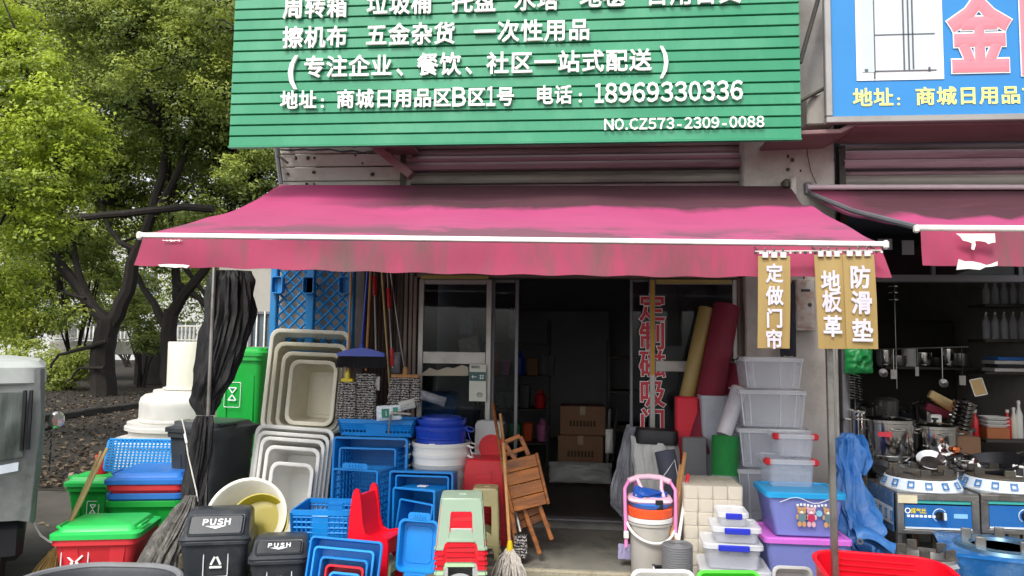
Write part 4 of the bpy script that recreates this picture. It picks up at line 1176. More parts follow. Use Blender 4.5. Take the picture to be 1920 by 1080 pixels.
for px_ in (-.5, .5):
    MB().lathe([(.05, -.05), (.17, -.05), (.2, -.03), (.2, .03), (.17, .05), (.05, .05)], 24, Matrix.Translation((px_ * 1.2, -.3, .2)) @ Matrix.Rotation(PI / 2, 4, 'Y')).build('wheel', K['black'], root)
single(MB().tube([P(x, y, -1.5) for x, y in ((57, 964), (64, 985), (76, 1004), (92, 1015), (104, 1019))], .008, 6), 'cable', K['white'], 'short white cable curving from the covered vehicle toward the red bin', 'cable')

# ------------------------------------------------------------------ left: bins
def sym_x(root, w_, d, hb, tap):
    T = face_T(d, hb, tap, hb - .185, -w_ * .22); q = MB(); boxline(q, T, .17, .25)
    bars(q, T @ Matrix.Translation((0, .02, .002)), [(-.05, .05, -.008, .008), (.05, .05, .008, .008), (-.05, -.05, -.008, -.008), (.05, -.05, .008, -.008), (-.026, 0, -.007, 0), (.026, 0, .007, 0)], .012)
    q.build('emblem', K['ink_white'], root, smooth=0)
    q = MB()
    for i, ch in enumerate('有害垃圾'):
        place_glyph(q, ch, T @ Matrix.Translation(((i - 1.5) * .032, -.075, .002)), .03, .03, .003, .02)
    q.build('lettering', K['ink_white'], root, smooth=0)
def sym_g(root, w_, d, hb, tap, x=.1, z=.2, s=1.0):
    T = face_T(d, hb, tap, hb - z, w_ * x); q = MB(); boxline(q, T, .1 * s, .14 * s, .003)
    bars(q, T @ Matrix.Translation((0, 0, .002)), [(-.025 * s, .04 * s, .025 * s, .04 * s), (-.025 * s, .04 * s, 0, .01 * s), (.025 * s, .04 * s, 0, .01 * s), (-.025 * s, -.03 * s, 0, .0), (.025 * s, -.03 * s, 0, .0), (-.025 * s, -.03 * s, .025 * s, -.03 * s)], .006 * s)
    q.build('emblem', K['ink_white'], root, smooth=0)
b1 = wheelie('small bright green lidded bin with a red can standing on its lid', 116, 200, 901, -.35, 0, .42, K['green_bin'], K['green_lid'], 8, sym=lambda *a: sym_g(*a), name='pedal_bin')
cz_ = P(166, 872, -.1); top_z = b1.location.z + (up(116, 200, 901, -.35, 0, .42)[4] - .05) + .074
pc = P(166, 866, -.12)
single(MB().lathe([(.05, 0), (.053, .004), (.053, .16), (.05, .165), (.045, .165), (.045, .155), (.001, .155)], 24), 'tin_can', K['red'], 'tall red tin standing on the lid of the small green bin', 'can', (b1.location.x + .01, b1.location.y, top_z))
b2 = wheelie('large bin stack with blue lid over red, blue and green nested rims', 186, 322, 927, -.95, 0, .6, K['green_bin'], K['blue_mid'], 12, stack=(K['blue_mid'], K['red_bin']), sym=lambda *a: sym_g(*a, x=.42, z=.35), tap=.8)
# perforated blue basket tilted on end behind the stack
cx, cz, w_, h_ = rect(205, 826, 322, 870, -.28)
root = thing('basket', 'pale blue perforated basket propped behind the blue bin lid', 'basket', (cx, -.30, .52), (rad(-14), 0, rad(6)))
q = MB(); hz_ = P(260, 824, -.28).z - .52
q.lattice((-w_ / 2, 0, 0), (w_, 0, 0), (0, 0, hz_), 17, 11, .012, .012); q.build('mesh_wall', K['blue_light'], root)
q = MB(); frame_lines(q, w_ + .02, hz_, .012, 0, .03); o = q.build('rim', K['blue_light'], root, (0, 0, hz_ / 2))
q = MB(); q.lattice((-w_ / 2, 0, hz_), (w_, 0, 0), (0, .2, 0), 16, 4, .01, .01); q.lattice((w_ / 2, 0, 0), (0, .2, 0), (0, 0, hz_), 4, 6, .01, .01); q.build('mesh_side', K['blue_light'], root)
b3 = wheelie('squat red bin with loose green lid and crossed-arrows emblem', 86, 232, 996, -1.62, 0, .5, K['red_bin'], K['green_lid'], 14, sym=sym_x, name='lidded_bin', tap=.84)
# bamboo brooms
def broom(label, top, bot, head_w, head_h, group=None):
    a, b = P(*top), P(*bot)
    root = thing('bamboo_broom', label, 'broom', b, group=group)
    v_ = a - b
    MB().tube([v_ * .12, v_ * .5 + Vector((.01, 0, 0)), v_], .014, 8, rs=[.016, .014, .012]).build('handle', K['bamboo'], root)
    g = MB(); d_ = v_.normalized()
    for k in range(90):
        an = random.uniform(0, 2 * PI); r_ = random.uniform(0, 1)
        s_ = d_ * head_h * .5 + Vector((math.cos(an), math.sin(an), 0)) * .02 * r_
        e_ = -d_ * head_h * .35 + Vector((math.cos(an) * head_w * r_, math.sin(an) * .05 * r_, random.uniform(-.03, .03)))
        g.tube([s_, s_.lerp(e_, .5) + Vector((random.uniform(-.01, .01), 0, 0)), e_], .004, 4, caps=False)
    g.build('straw_head', K['straw'], root)
    MB().tube([d_ * head_h * .3 - d_ * .02, d_ * head_h * .3 + d_ * .02], .035, 10).build('binding', K['straw'], root)
    return root
broom('bamboo broom leaning on the red bin with its straw head down', (201, 840, -1.12), (88, 1062, -1.45), .1, .25)
a_, b_ = P(190, 846, -1.05), P(132, 975, -1.25)
single(MB().tube([b_ - b_, (a_ - b_) * .5, a_ - b_], .012, 8), 'bamboo_pole', K['bamboo'], 'thin bamboo pole beside the straw broom handle', 'pole', b_)

def push_bin(label, px0, px1, pyt, pyr, Yf, dep, yaw):
    """pyr rim front px, pyt top px"""
    cx, cy, w_, d, h = up(px0, px1, pyr, Yf, 0, dep)
    root = thing('swing_top_bin', label, 'bin', (cx, cy, 0), (0, 0, rad(yaw)), 'charcoal swing-top bins at the front')
    zc = P((px0 + px1) / 2, pyt, Yf + dep * .6).z - h
    MB().vessel(w_, d, h, t=.006, r=.05, tap=.82, lip=.014, lh=.02).build('body', K['dark_pl'], root)
    a, b = w_ - .01, d - .01
    MB().loft([rr(a, b, .05, h - .002), rr(a + .01, b + .01, .05, h + .012), rr(a - .03, b - .03, .05, h + .03), rr(a * .90, b * .60, .04, h + zc * .84, cy=b * .12), rr(a * .84, b * .42, .04, h + zc * .97, cy=b * .13), rr(a * .76, b * .32, .04, h + zc, cy=b * .13)]).build('dome', K['dark_pl'], root)
    # swinging flap on the sloping front
    y0, z0 = -b * .18 - .012, h + zc * .84; y1, z1 = -(b - .03) / 2, h + .03
    y0a = -b * .18; sl_ = math.atan2(z0 - z1, y0a - y1)
    T = Matrix.Translation((0, (y0a + y1) / 2 - .004, (z0 + z1) / 2 + .004)) @ Matrix.Rotation(sl_, 4, 'X')
    Lf = math.hypot(z0 - z1, y0a - y1)
    q = MB(); q.loft([rr(a * .74, Lf * .86, .015, 0), rr(a * .72, Lf * .82, .015, .007)], T=T); q.build('flap', K['black_pl'], root)
    q = MB(); Pq = rr(a * .78, Lf * .93, .018, .004, 3); q.tube(Pq + [Pq[0]], .004, 5, T, caps=False); q.build('flap_rim', K['dark_pl'], root)
    q = MB(); T2 = T @ Matrix.Translation((0, Lf * .12, .008))
    text_mb(q, 'PUSH', w_ * .40, Lf * .27, T2, .004, .035)
    q.add([(-w_ * .15, -Lf * .19, .002), (0, -Lf * .33, .002), (w_ * .15, -Lf * .19, .002)], [(0, 1, 2)], T2)
    q.build('lettering', K['ink_white'], root, smooth=0)
    T = face_T(d, h, .82, h - .14, w_ * .03)
    q = MB(); boxline(q, T, .15, .17, .0035)
    bars(q, T, [(-.03, -.01, -.006, .04), (.03, -.01, .006, .04), (-.038, -.025, .038, -.025)], .014)
    q.build('emblem', K['ink_white'], root, smooth=0)
    return root
push_bin('larger charcoal swing-top bin marked PUSH, in front of the black netting', 322, 448, 950, 1016, -1.75, .38, 16)
push_bin('smaller charcoal swing-top bin marked PUSH, left of the nested blue trays', 452, 560, 1001, 1052, -1.85, .34, 16)
# black tub with rolled rim at the very front
c_ = P(252, 1057, -2.45)
root = thing('black_tub', 'large black tub with a thick grey rolled rim at the bottom edge', 'tub', (c_.x + .02, -2.82, 0), (0, 0, rad(4)))
hh_ = c_.z
q = MB(); q.loft([rr(.62, .5, .1, 0, 10), rr(.76, .60, .28, hh_ - .06, 10), rr(.82, .66, .31, hh_ - .04, 10), rr(.83, .67, .31, hh_ - .015, 10), rr(.80, .64, .30, hh_, 10), rr(.74, .58, .27, hh_, 10), rr(.72, .56, .26, hh_ - .02, 10), rr(.58, .46, .1, .02, 10)])
q.build('shell', K['black_pl'], root)
q = MB(); Pq = rr(.80, .64, .30, hh_ + .004, 12); q.tube([(a, b, c) for a, b, c in Pq] + [Pq[0]], .018, 8, caps=False); q.build('rolled_rim', mat('worn_grey_rim', '#76787a', .5, .1, 8, dirt=.3), root)

# white tanks
K['tank'] = mat('tank_white_plastic', '#cfccc6', .45, .05, 2, dirt=.25, dcol='#a39d90')
def tank(label, px0, px1, pyt, Y, zb, prof, m, name='water_tank', cat='tank'):
    cx, cz, w_, _ = rect(px0, pyt, px1, pyt + 2, Y); zt4 = P((px0 + px1) / 2, pyt, Y).z; r = w_ / 2; h = zt4 - zb
    return single(MB().lathe([(a * r, b * h) for a, b in prof], 40), name, m, label, cat, (cx, Y, zb)), zt4
_, z1_ = tank('wide round white tank at the bottom of the stacked white containers', 232, 440, 818, 1.2, 0, ((.9, 0), (.95, .02), (.97, .9), (1, .92), (1, .96), (.97, 1), (.9, 1.0)), K['tank'])
_, z2_ = tank('flat-lidded white container second from the bottom of the white stack', 250, 430, 788, 1.2, z1_, ((.92, 0), (.93, .5), (1, .55), (1, .75), (.96, .8), (.96, 1), (.9, 1)), K['tank'])
_, z3_ = tank('white round-shouldered drum under the plain white bucket', 275, 440, 730, 1.2, z2_, ((.98, 0), (1, .04), (1, .10), (.985, .12), (.985, .5), (.99, .62), (.96, .76), (.88, .86), (.74, .9), (.72, 1.0), (.1, 1.0)), K['tank'])
_, z4_ = tank('plain white bucket topping the stack of white containers', 322, 408, 641, 1.2, z3_, ((1.05, 0), (1.12, .02), (1.12, .05), (.99, .06), (1, .97), (.98, 1), (.94, 1), (.9, .97), (.85, .1), (.1, .09)), K['ivory'])

# wheelie bins
wheelie('tall green wheelie bin standing on another green bin behind the black netting', 394, 498, 656, .1, .62, .5, K['green_bin'], K['green_bin'], -6, sym=lambda r_, w_, d, hb, tap: sym_g(r_, w_, d, hb, tap, -.05, .36, 1.6), tap=.8)
wheelie('lower green wheelie bin, mostly hidden, carrying the tall green bin', 382, 484, 850, .15, 0, .5, K['green_bin'], K['green_bin'], -6, tap=.8, hh=.57)
wheelie('black wheelie bin beside the hanging black netting', 312, 425, 800, -.75, 0, .55, K['black_pl'], K['black_pl'], -14, tap=.8)

# black netting bundle tied round a metal post
def bundle(label, name, cat, cl, m, folds=9, amp=.22, seed=0, nseg=96, kz=.055):
    """cl: list of (px, py, Y, halfwidth px)"""
    base = P(cl[-1][0], cl[-1][1], cl[-1][2])
    R = []
    rows = []
    for i in range(len(cl) - 1):
        a, b = cl[i], cl[i + 1]
        k = 7
        for j in range(k + (1 if i == len(cl) - 2 else 0)):
            t = j / k; t2 = t * t * (3 - 2 * t)
            rows.append((a[0] + (b[0] - a[0]) * t, a[1] + (b[1] - a[1]) * t, a[2] + (b[2] - a[2]) * t, a[3] + (b[3] - a[3]) * t2))
    for k, (px, py, Y, hw) in enumerate(rows):
        c = P(px, py, Y); rx = (P(px + hw, py, Y) - c).x
        ring = []
        for s_ in range(nseg):
            an = 2 * PI * s_ / nseg
            f = 1 + amp * noise.noise(Vector((math.cos(an) * folds * .35, math.sin(an) * folds * .35, k * kz + seed * 3.1))) + amp * .6 * noise.noise(Vector((math.cos(an) * folds, math.sin(an) * folds, k * kz * 1.6 + seed))) - amp * .5 * abs(noise.noise(Vector((math.cos(an) * folds * 1.3, math.sin(an) * folds * 1.3, k * kz * 2.2 + seed + 9))))
            ring.append(tuple(c - base + Vector((rx * f * math.cos(an), rx * .6 * f * math.sin(an), 0))))
        R.append(ring)
    R.reverse()
    return single(MB().loft(R), name, m, label, cat, base, smooth=50)
b = bundle('gathered black netting hanging from the awning and tied above the black bin', 'netting', 'netting', [(432, 508, -.9, 32), (434, 530, -.9, 40), (432, 590, -.9, 41), (418, 650, -.9, 38), (400, 710, -.9, 34), (384, 750, -.9, 26), (386, 778, -.9, 16)], K['net'], 9, .42, kz=.07)
b = bundle('lower tail of black netting falling in front of the black bin', 'netting', 'netting', [(384, 780, -1.0, 14), (381, 800, -1.0, 18), (374, 850, -1.0, 22), (366, 900, -1.02, 20), (359, 945, -1.05, 17), (352, 985, -1.05, 20)], K['net'], 9, .45, 3)
b = bundle('dusty grey-black netting trailing down to the swing-top bins', 'netting', 'netting', [(358, 930, -1.25, 10), (344, 960, -1.3, 18), (320, 1000, -1.42, 26), (298, 1040, -1.5, 28), (276, 1085, -1.55, 34)], K['net_grey'], 12, .5, 7)
a_, b_ = P(404, 470, -1.0), P(380, 1010, -1.0)
single(MB().tube([Vector((0, 0, 0)), a_ - Vector((b_.x, b_.y, 0))], .016, 10), 'metal_post', K['steel_d'], 'thin silver post with black netting gathered round it', 'post', Vector((b_.x, b_.y, 0)))
single(MB().tube([P(x, y, -1.22) - P(371, 940, -1.22) for x, y in ((341, 785), (347, 810), (352, 850), (361, 890), (368, 920), (371, 940))], .005, 6), 'cord', K['white_paint'], 'thin white cord hanging down over the black netting', 'cord', P(371, 940, -1.22))
single(MB().box(0, 0, 0, .018, .006, .07, c=.002), 'cord_tag', K['ink_white'], 'white plastic tag on the cord in front of the black netting', 'tag', P(348, 822, -1.23), (0, rad(-15), 0))

# ------------------------------------------------------------------ blue pallet hung on the wall
cx, cz, w_, h_ = rect(513, 440, 668, 660, -.08)
root = thing('plastic_pallet', 'azure plastic pallet standing upright against the wall above the white tubs', 'pallet', (cx, -.12, cz))
q = MB()
for s_ in (-1, 1):
    q.box(s_ * (w_ / 2 - .03), 0, 0, .06, .07, h_, c=.008); q.box(0, 0, s_ * (h_ / 2 - .03), w_ - .12, .065, .06, c=.008)
for xx_ in (-.02,):
    q.box(xx_, .005, 0, .075, .06, h_ - .12, c=.008)
q.build('frame', K['pallet'], root)
q = MB(); st = .105
xs0, xs1, zs0, zs1 = -w_ / 2 + .05, w_ / 2 - .05, -h_ / 2 + .05, h_ / 2 - .05
def clipline(x, z, dx, dz):
    pts = []
    ts = []
    for (p_, d_, lo, hi) in ((x, dx, xs0, xs1), (z, dz, zs0, zs1)):
        a, b = (lo - p_) / d_, (hi - p_) / d_
        ts.append((min(a, b), max(a, b)))
    t0, t1 = max(ts[0][0], ts[1][0]), min(ts[0][1], ts[1][1])
    return (t0, t1) if t1 > t0 + .03 else None
for k in range(-14, 15):
    for sgn in (1, -1):
        r_ = clipline(k * st, 0, 1, sgn)
        if r_:
            t0, t1 = r_; a = Vector((k * st + t0, .0 if sgn > 0 else .004, sgn * t0)); b = Vector((k * st + t1, .0 if sgn > 0 else .004, sgn * t1))
            q.tube([a, b], .011, 4)
q.build('lattice', K['pallet'], root)
for ix in (0, 1, 2):
    for iz in (0, 1, 2, 3):
        x_, z_ = (-w_ / 2 + .075, -.02, w_ / 2 - .075)[ix], P(0, (470, 533, 585, 648)[iz], -.08).z - cz
        if iz == 2 : continue
        if abs(z_) > h_ / 2 - .03: continue
        o = MB().loft([rr(.10, .15, .02, -.02), rr(.10, .15, .02, .045), rr(.085, .135, .015, .045), rr(.075, .125, .012, -.005)], T=Matrix.Translation((x_, -.03, z_)) @ Matrix.Rotation(PI / 2, 4, 'X')).build('foot_cup', K['pallet'], root)

# ------------------------------------------------------------------ white tubs
G1 = 'upper nest of white rectangular tubs'
WT = [((497, 617, 650, 810), -.30, 'outermost'), ((507, 642, 645, 809), -.33, 'second'), ((522, 660, 638, 806), -.36, 'third'), ((538, 675, 629, 798), -.42, 'innermost')]
for i, (r_, Y, nm) in enumerate(WT):
    open_tub(nm + ' tub of the upper nest of off-white rectangular tubs below the blue pallet', 'white_tub', 'tub', *r_, Y, .34, K['cream'] if i else K['ivory'], tilt=7, roll=-1.5, yaw=0, r=.06, tap=.84, lip=.02, lh=.018, t=.012, group=G1, ribs=(i == 3))
G2 = 'lower nest of white rectangular tubs'
WT = [((466, 800, 616, 1012), -.55, 'outermost'), ((470, 812, 608, 1010), -.60, 'second'), ((477, 822, 600, 1008), -.64, 'third'), ((488, 838, 592, 1006), -.68, 'fourth'), ((499, 868, 582, 1002), -.74, 'innermost')]
for i, (r_, Y, nm) in enumerate(WT):
    open_tub(nm + ' tub of the lower nest of white rectangular tubs behind the round basin', 'white_tub', 'tub', *r_, Y, .34, K['white'], tilt=7, roll=-2.5, r=.05, tap=.84, lip=.018, lh=.018, t=.01, group=G2, ribs=(i == 4))

# round basin with sieve
c_ = P(461, 969, -1.35); rr0 = (P(533, 969, -1.35) - c_).x
Rb = Matrix.Rotation(rad(12), 4, 'Z') @ Matrix.Rotation(rad(62), 4, 'X')
bas = thing('round_basin', 'round ivory basin tilted up to show its mouth behind the swing-top bins', 'basin', c_ - (Rb @ Vector((0, 0, .16))), Rb.to_euler())
MB().lathe([(rr0 * .62, 0), (rr0 * .66, .004), (rr0 * .9, .15), (rr0, .155), (rr0 * 1.0, .165), (rr0 * .93, .168), (rr0 * .88, .155), (rr0 * .63, .01), (.001, .008)], 56).build('shell', K['ivory'], bas)
c2 = P(483, 978, -1.36) - (Rb @ Vector((0, 0, .10)))
sv = thing('sieve', 'mustard yellow round sieve resting inside the ivory basin', 'sieve', c2 + Vector((-.0, 0, 0)), Rb.to_euler())
rs_ = rr0 * .72
MB().lathe([(rs_ * .88, 0), (rs_ * .98, .07), (rs_ * 1.03, .075), (rs_ * 1.03, .082), (rs_ * .98, .082), (rs_ * .95, .075), (rs_ * .84, .0)], 48, c0=False, c1=False).build('rim', K['mustard'], sv)
q = MB()
nn = 26
for k in range(-nn, nn + 1):
    x_ = rs_ * .87 * k / (nn + .5); l_ = math.sqrt(max(0, (rs_ * .87) ** 2 - x_ * x_))
    q.box(x_, 0, .004, .0035, 2 * l_, .003); q.box(0, x_, .006, 2 * l_, .0035, .003)
q.build('mesh', K['mustard'], sv, smooth=0)

# ------------------------------------------------------------------ blue crates
def upright_crate(label, px0, px1, pyt, Yf, zb, dep, m, yaw=0, nx=14, name='crate'):
    cx, cy, w_, d, h = up(px0, px1, pyt, Yf, zb, dep)
    root = thing(name, label, 'crate', (cx, cy, zb), (0, 0, rad(yaw)))
    t = .94
    q = MB(); q.loft([rr(w_, d, .02, h - .035), rr(w_, d, .02, h), rr(w_ - .03, d - .03, .012, h), rr(w_ - .03, d - .03, .012, h - .035)], c0=False, c1=False)
    q.loft([rr(w_ * t, d * t, .02, 0), rr(w_ * t + .004, d * t + .004, .02, .025), rr(w_ * t - .02, d * t - .02, .012, .025), rr(w_ * t - .02, d * t - .02, .012, .008)], c0=True, c1=True)
    q.build('rim', m, root)
    a, b, A_, B_ = w_ * t / 2 - .006, d * t / 2 - .006, w_ / 2 - .008, d / 2 - .008
    nm_ = 0
    for (p0, p1, p2, p3) in (((-a, -b), (a, -b), (A_, -B_), (-A_, -B_)), ((a, -b), (a, b), (A_, B_), (A_, -B_)), ((a, b), (-a, b), (-A_, B_), (A_, B_)), ((-a, b), (-a, -b), (-A_, -B_), (-A_, B_))):
        q = MB(); P0, P1, P2, P3 = Vector((*p0, .02)), Vector((*p1, .02)), Vector((*p2, h - .02)), Vector((*p3, h - .02))
        n_ = max(8, int((P1 - P0).length / .03))
        for i in range(n_ + 1):
            q.tube([P0.lerp(P1, i / n_), P3.lerp(P2, i / n_)], .0065 if 0 < i < n_ else .014, 4)
        for j in (.0, .33, .5, .68, .85, 1):
            q.tube([P0.lerp(P3, j), P1.lerp(P2, j)], .008, 4)
        mid = [P0.lerp(P1, .36), P0.lerp(P1, .64), P3.lerp(P2, .64), P3.lerp(P2, .36)]
        q.tube([(mid[0] + mid[3]) / 2 + (mid[3] - mid[0]) * .4, (mid[1] + mid[2]) / 2 + (mid[3] - mid[0]) * .4], .012, 5)
        nrm = (P1 - P0).cross(P3 - P0).normalized() * .007
        q.add([tuple(v + nrm) for v in mid] + [tuple(v - nrm) for v in mid], [(0, 1, 2, 3), (7, 6, 5, 4), (0, 3, 7, 4), (1, 5, 6, 2)])
        q.build('side_panel', m, root)
    q = MB(); q.lattice((-a, -b, .01), (2 * a, 0, 0), (0, 2 * b, 0), 14, 10, .01, .008); q.build('bottom_panel', m, root)
    return root
upright_crate('open blue slatted crate with deep mouth right of the round basin', 542, 652, 957, -1.45, .27, .4, K['blue'], 4)
upright_crate('hidden blue crate under the open slatted crate', 544, 650, 1014, -1.43, 0, .38, K['blue'], 4)
open_tub('big solid blue crate on its side with a smaller mesh crate inside', 'crate', 'crate', 620, 820, 762, 1000, -.62, .36, K['blue'], 3, r=.015, tap=.94, lip=.014, lh=.02)
open_tub('mesh-bottomed blue crate lying inside the big solid crate', 'crate', 'crate', 632, 840, 740, 998, -.66, .3, K['blue'], 3, r=.012, tap=.96, lip=.010, lh=.03, mesh_bottom=True)
c_ = open_tub('blue mesh crate on its side in front of the big solid crate', 'crate', 'crate', 616, 880, 708, 1040, -.98, .34, K['blue'], 2, yaw=-8, r=.012, tap=.97, lip=.010, lh=.03, mesh_bottom=True, handles=True)
upright_crate('blue ventilated crate lying on top of the solid blue crate below the mops', 634, 778, 787, -.52, P(700, 818, -.52).z + .0, .3, K['blue'], -2)
open_tub('wide blue crate on its side left of the red stools', 'crate', 'crate', 726, 884, 848, 1050, -.92, .34, K['blue'], 3, r=.015, tap=.95, lip=.012, lh=.02)
open_tub('medium blue crate nested inside the wide blue crate', 'crate', 'crate', 738, 892, 840, 1048, -.95, .28, K['blue'], 3, r=.012, tap=.96, lip=.008, lh=.02)
c_ = open_tub('blue crate with a paper sticker on top, before the wide crate', 'crate', 'crate', 730, 916, 818, 1045, -1.12, .3, K['blue'], 0, yaw=-14, r=.012, tap=.95, lip=.010, lh=.02, handles=False)
ph = rect(730, 916, 818, 1045, -1.12)[3]
MB().box(0, ph / 2 * .97, .15, .07, .004, .05).build('paper_sticker', K['ink_white'], c_)
open_tub('smallest blue crate tipped inside the stickered crate', 'crate', 'crate', 737, 940, 808, 1048, -1.13, .22, K['blue'], 6, yaw=-14, roll=-5, r=.01, tap=.95, lip=.008, lh=.015)
open_tub('shallow blue tray standing on end between red chair and green stools', 'tray', 'tray', 744, 975, 820, 1074, -1.62, .07, K['blue'], 6, roll=-2, r=.03, tap=.93, lip=.012, lh=.012, handles=True, ribs=1)
for (r_, Y, m_, lb, hd) in (((572, 1012, 708, 1165), -1.9, 'blue', 'outermost light blue tray of the nest at the bottom edge', 1), ((580, 1030, 694, 1160), -1.93, 'blue_light', 'second blue tray of the nest at the bottom edge', 1), ((594, 1048, 684, 1150), -1.97, 'blue', 'third blue tray of the nest holding the red one', 1), ((605, 1062, 677, 1145), -2.0, 'red', 'red tray set inside the nested blue trays', 1), ((613, 1075, 671, 1140), -2.03, 'blue_light', 'innermost pale blue tray in front of the red tray', 0)):
    open_tub(lb, 'tray', 'tray', *r_, Y, .12, K[m_], 10, yaw=4, roll=-4, r=.02, tap=.93, lip=.008, lh=.02, handles=False)

# round tubs with bail handles
def round_tub(label, px0, px1, pyt, Y, zb, h, m, tapr=.84, rib=True, handle=True, group=None):
    cx, _, w_, _ = rect(px0, pyt, px1, pyt + 1, Y); r = w_ / 2
    root = thing('round_tub', label, 'tub', (cx, Y, zb), (0, 0, 0), group)
    MB().lathe([(r * tapr * .97, 0), (r * tapr, .006), (r * .9, h * .5), (r * .945, h * .52), (r * .945, h * .56), (r * .93, h * .58), (r * .96, h - .03), (r, h - .03), (r, h - .004), (r * .985, h), (r * .93, h - .005), (r * (tapr - .04), .012), (.001, .01)], 48).build('shell', m, root)
    if handle:
        for s_ in (-1, 1):
            g = MB(); g.tube([(s_ * r * .97, -.09, h - .02), (s_ * (r + .035), -.09, h - .035), (s_ * (r + .045), 0, h - .045), (s_ * (r + .035), .09, h - .035), (s_ * r * .97, .09, h - .02)], .008, 6)
            g.tube([(s_ * r, -.05, h - .015), (s_ * (r + .03), -.06, h - .1), (s_ * (r + .025), .02, h - .13)], .004, 6)
            g.build('handle', m, root)
    return root
zz_ = .1
hs_ = []
Yt_ = -.42
levels = [(890, K['grey_pl']), (873, K['grey_pl']), (852, K['white']), (833, K['white'])]
for i, (py, m_) in enumerate(levels):
    zt5 = P(826, py, Yt_ - .2).z
    round_tub(('lowest', 'second lowest', 'third', 'uppermost')[i] + ' white round tub in the pile below the royal blue tubs', 773, 881, py, Yt_, zt5 - .32 if i else zt5 - .32, .32, m_, group='white round tubs in one pile')
single(MB().lathe([(.2, 0), (.22, P(826, 890, Yt_ - .2).z - .32 - .1)], 24), 'plinth_tub', K['grey_pl'], 'hidden grey base tub under the pile of round tubs', 'tub', (rect(773, 0 + 890, 881, 892, Yt_)[0], Yt_, .1))
zt5 = P(826, 802, Yt_ - .2).z
t1_ = round_tub('lower royal blue round tub with a white price label', 778, 877, 802, Yt_, zt5 - .2, .2, K['blue_deep'], .92)
rt_ = (P(877, 802, Yt_) - P(778, 802, Yt_)).x / 2
MB().box(-.03, -rt_ * .965, .06, .045, .006, .03).build('price_label', K['ink_white'], t1_)
zt6 = P(826, 789, Yt_ - .2).z
round_tub('upper royal blue round tub on top of the pile', 783, 874, 789, Yt_, zt6 - .16, .16, K['blue_deep'], .92, handle=False)
cx = rect(790, 785, 866, 790, Yt_)
single(MB().lathe([(cx[2] * .5, 0), (cx[2] * .48, .02), (cx[2] * .3, .03), (.001, .034)], 36), 'tub_lid', K['blue_deep'], 'shallow royal blue lid crowning the pile of round tubs', 'lid', (cx[0], Yt_, zt6 - .005))
# ------------------------------------------------------------------ child's chair (side view) and stools
def kid_chair(label, px0, px1, pyt, Y, m, dz=0, sc=1.0, knobs=True):
    x0, x1 = P(px0, 1000, Y).x, P(px1, 1000, Y).x; H = P((px0 + px1) / 2, pyt, Y).z; W = x1 - x0
    root = thing('child_chair', label, 'chair', (x0 + W / 2, Y, dz), (0, 0, rad(-13)))
    def pt(u, v): return (-W / 2 + W * u, H * v)
    sh = [pt(.04, .0), pt(.17, .0), pt(.22, .25), pt(.30, .36), pt(.46, .42), pt(.62, .40), pt(.74, .32), pt(.80, .18), pt(.82, 0), pt(.96, 0), pt(.99, .3), pt(1.0, .50), pt(.97, .555), pt(.85, .575), pt(.6, .55), pt(.47, .58), pt(.40, .68), pt(.36, .84), pt(.32, .95), pt(.28, .99), pt(.22, 1.0), pt(.17, .98), pt(.13, .9), pt(.09, .75), pt(.06, .5)]
    D = W * .72
    for s_ in (-1, 1):
        MB().prism(sh, s_ * D / 2 - .009, s_ * D / 2 + .009).build('side', m, root, smooth=40)
    seat = [pt(.44, .55), pt(.6, .535), pt(.85, .56), pt(.985, .55), pt(.985, .525), pt(.85, .53), pt(.6, .505), pt(.44, .52)]
    MB().prism(seat, -D / 2 + .01, D / 2 - .01).build('seat', m, root, smooth=40)
    back = [pt(.40, .60), pt(.33, .84), pt(.27, .93), pt(.20, .93), pt(.25, .82), pt(.34, .6), pt(.44, .52), pt(.47, .55)]
    MB().prism(back, -D / 2 + .01, D / 2 - .01).build('backrest', m, root, smooth=40)
    MB().prism([pt(.965, .40), pt(.985, .41), pt(.985, .52), pt(.96, .52)], -D / 2 + .01, D / 2 - .01).build('front_panel', m, root)
    return root
kid_chair('red child seat with knobbed backrest, facing the shop door', 661, 748, 912, -1.45, K['red_bright'])
kid_chair('pale green child chair nested under the red one', 668, 752, 1000, -1.43, K['pale_green'], dz=-.0)

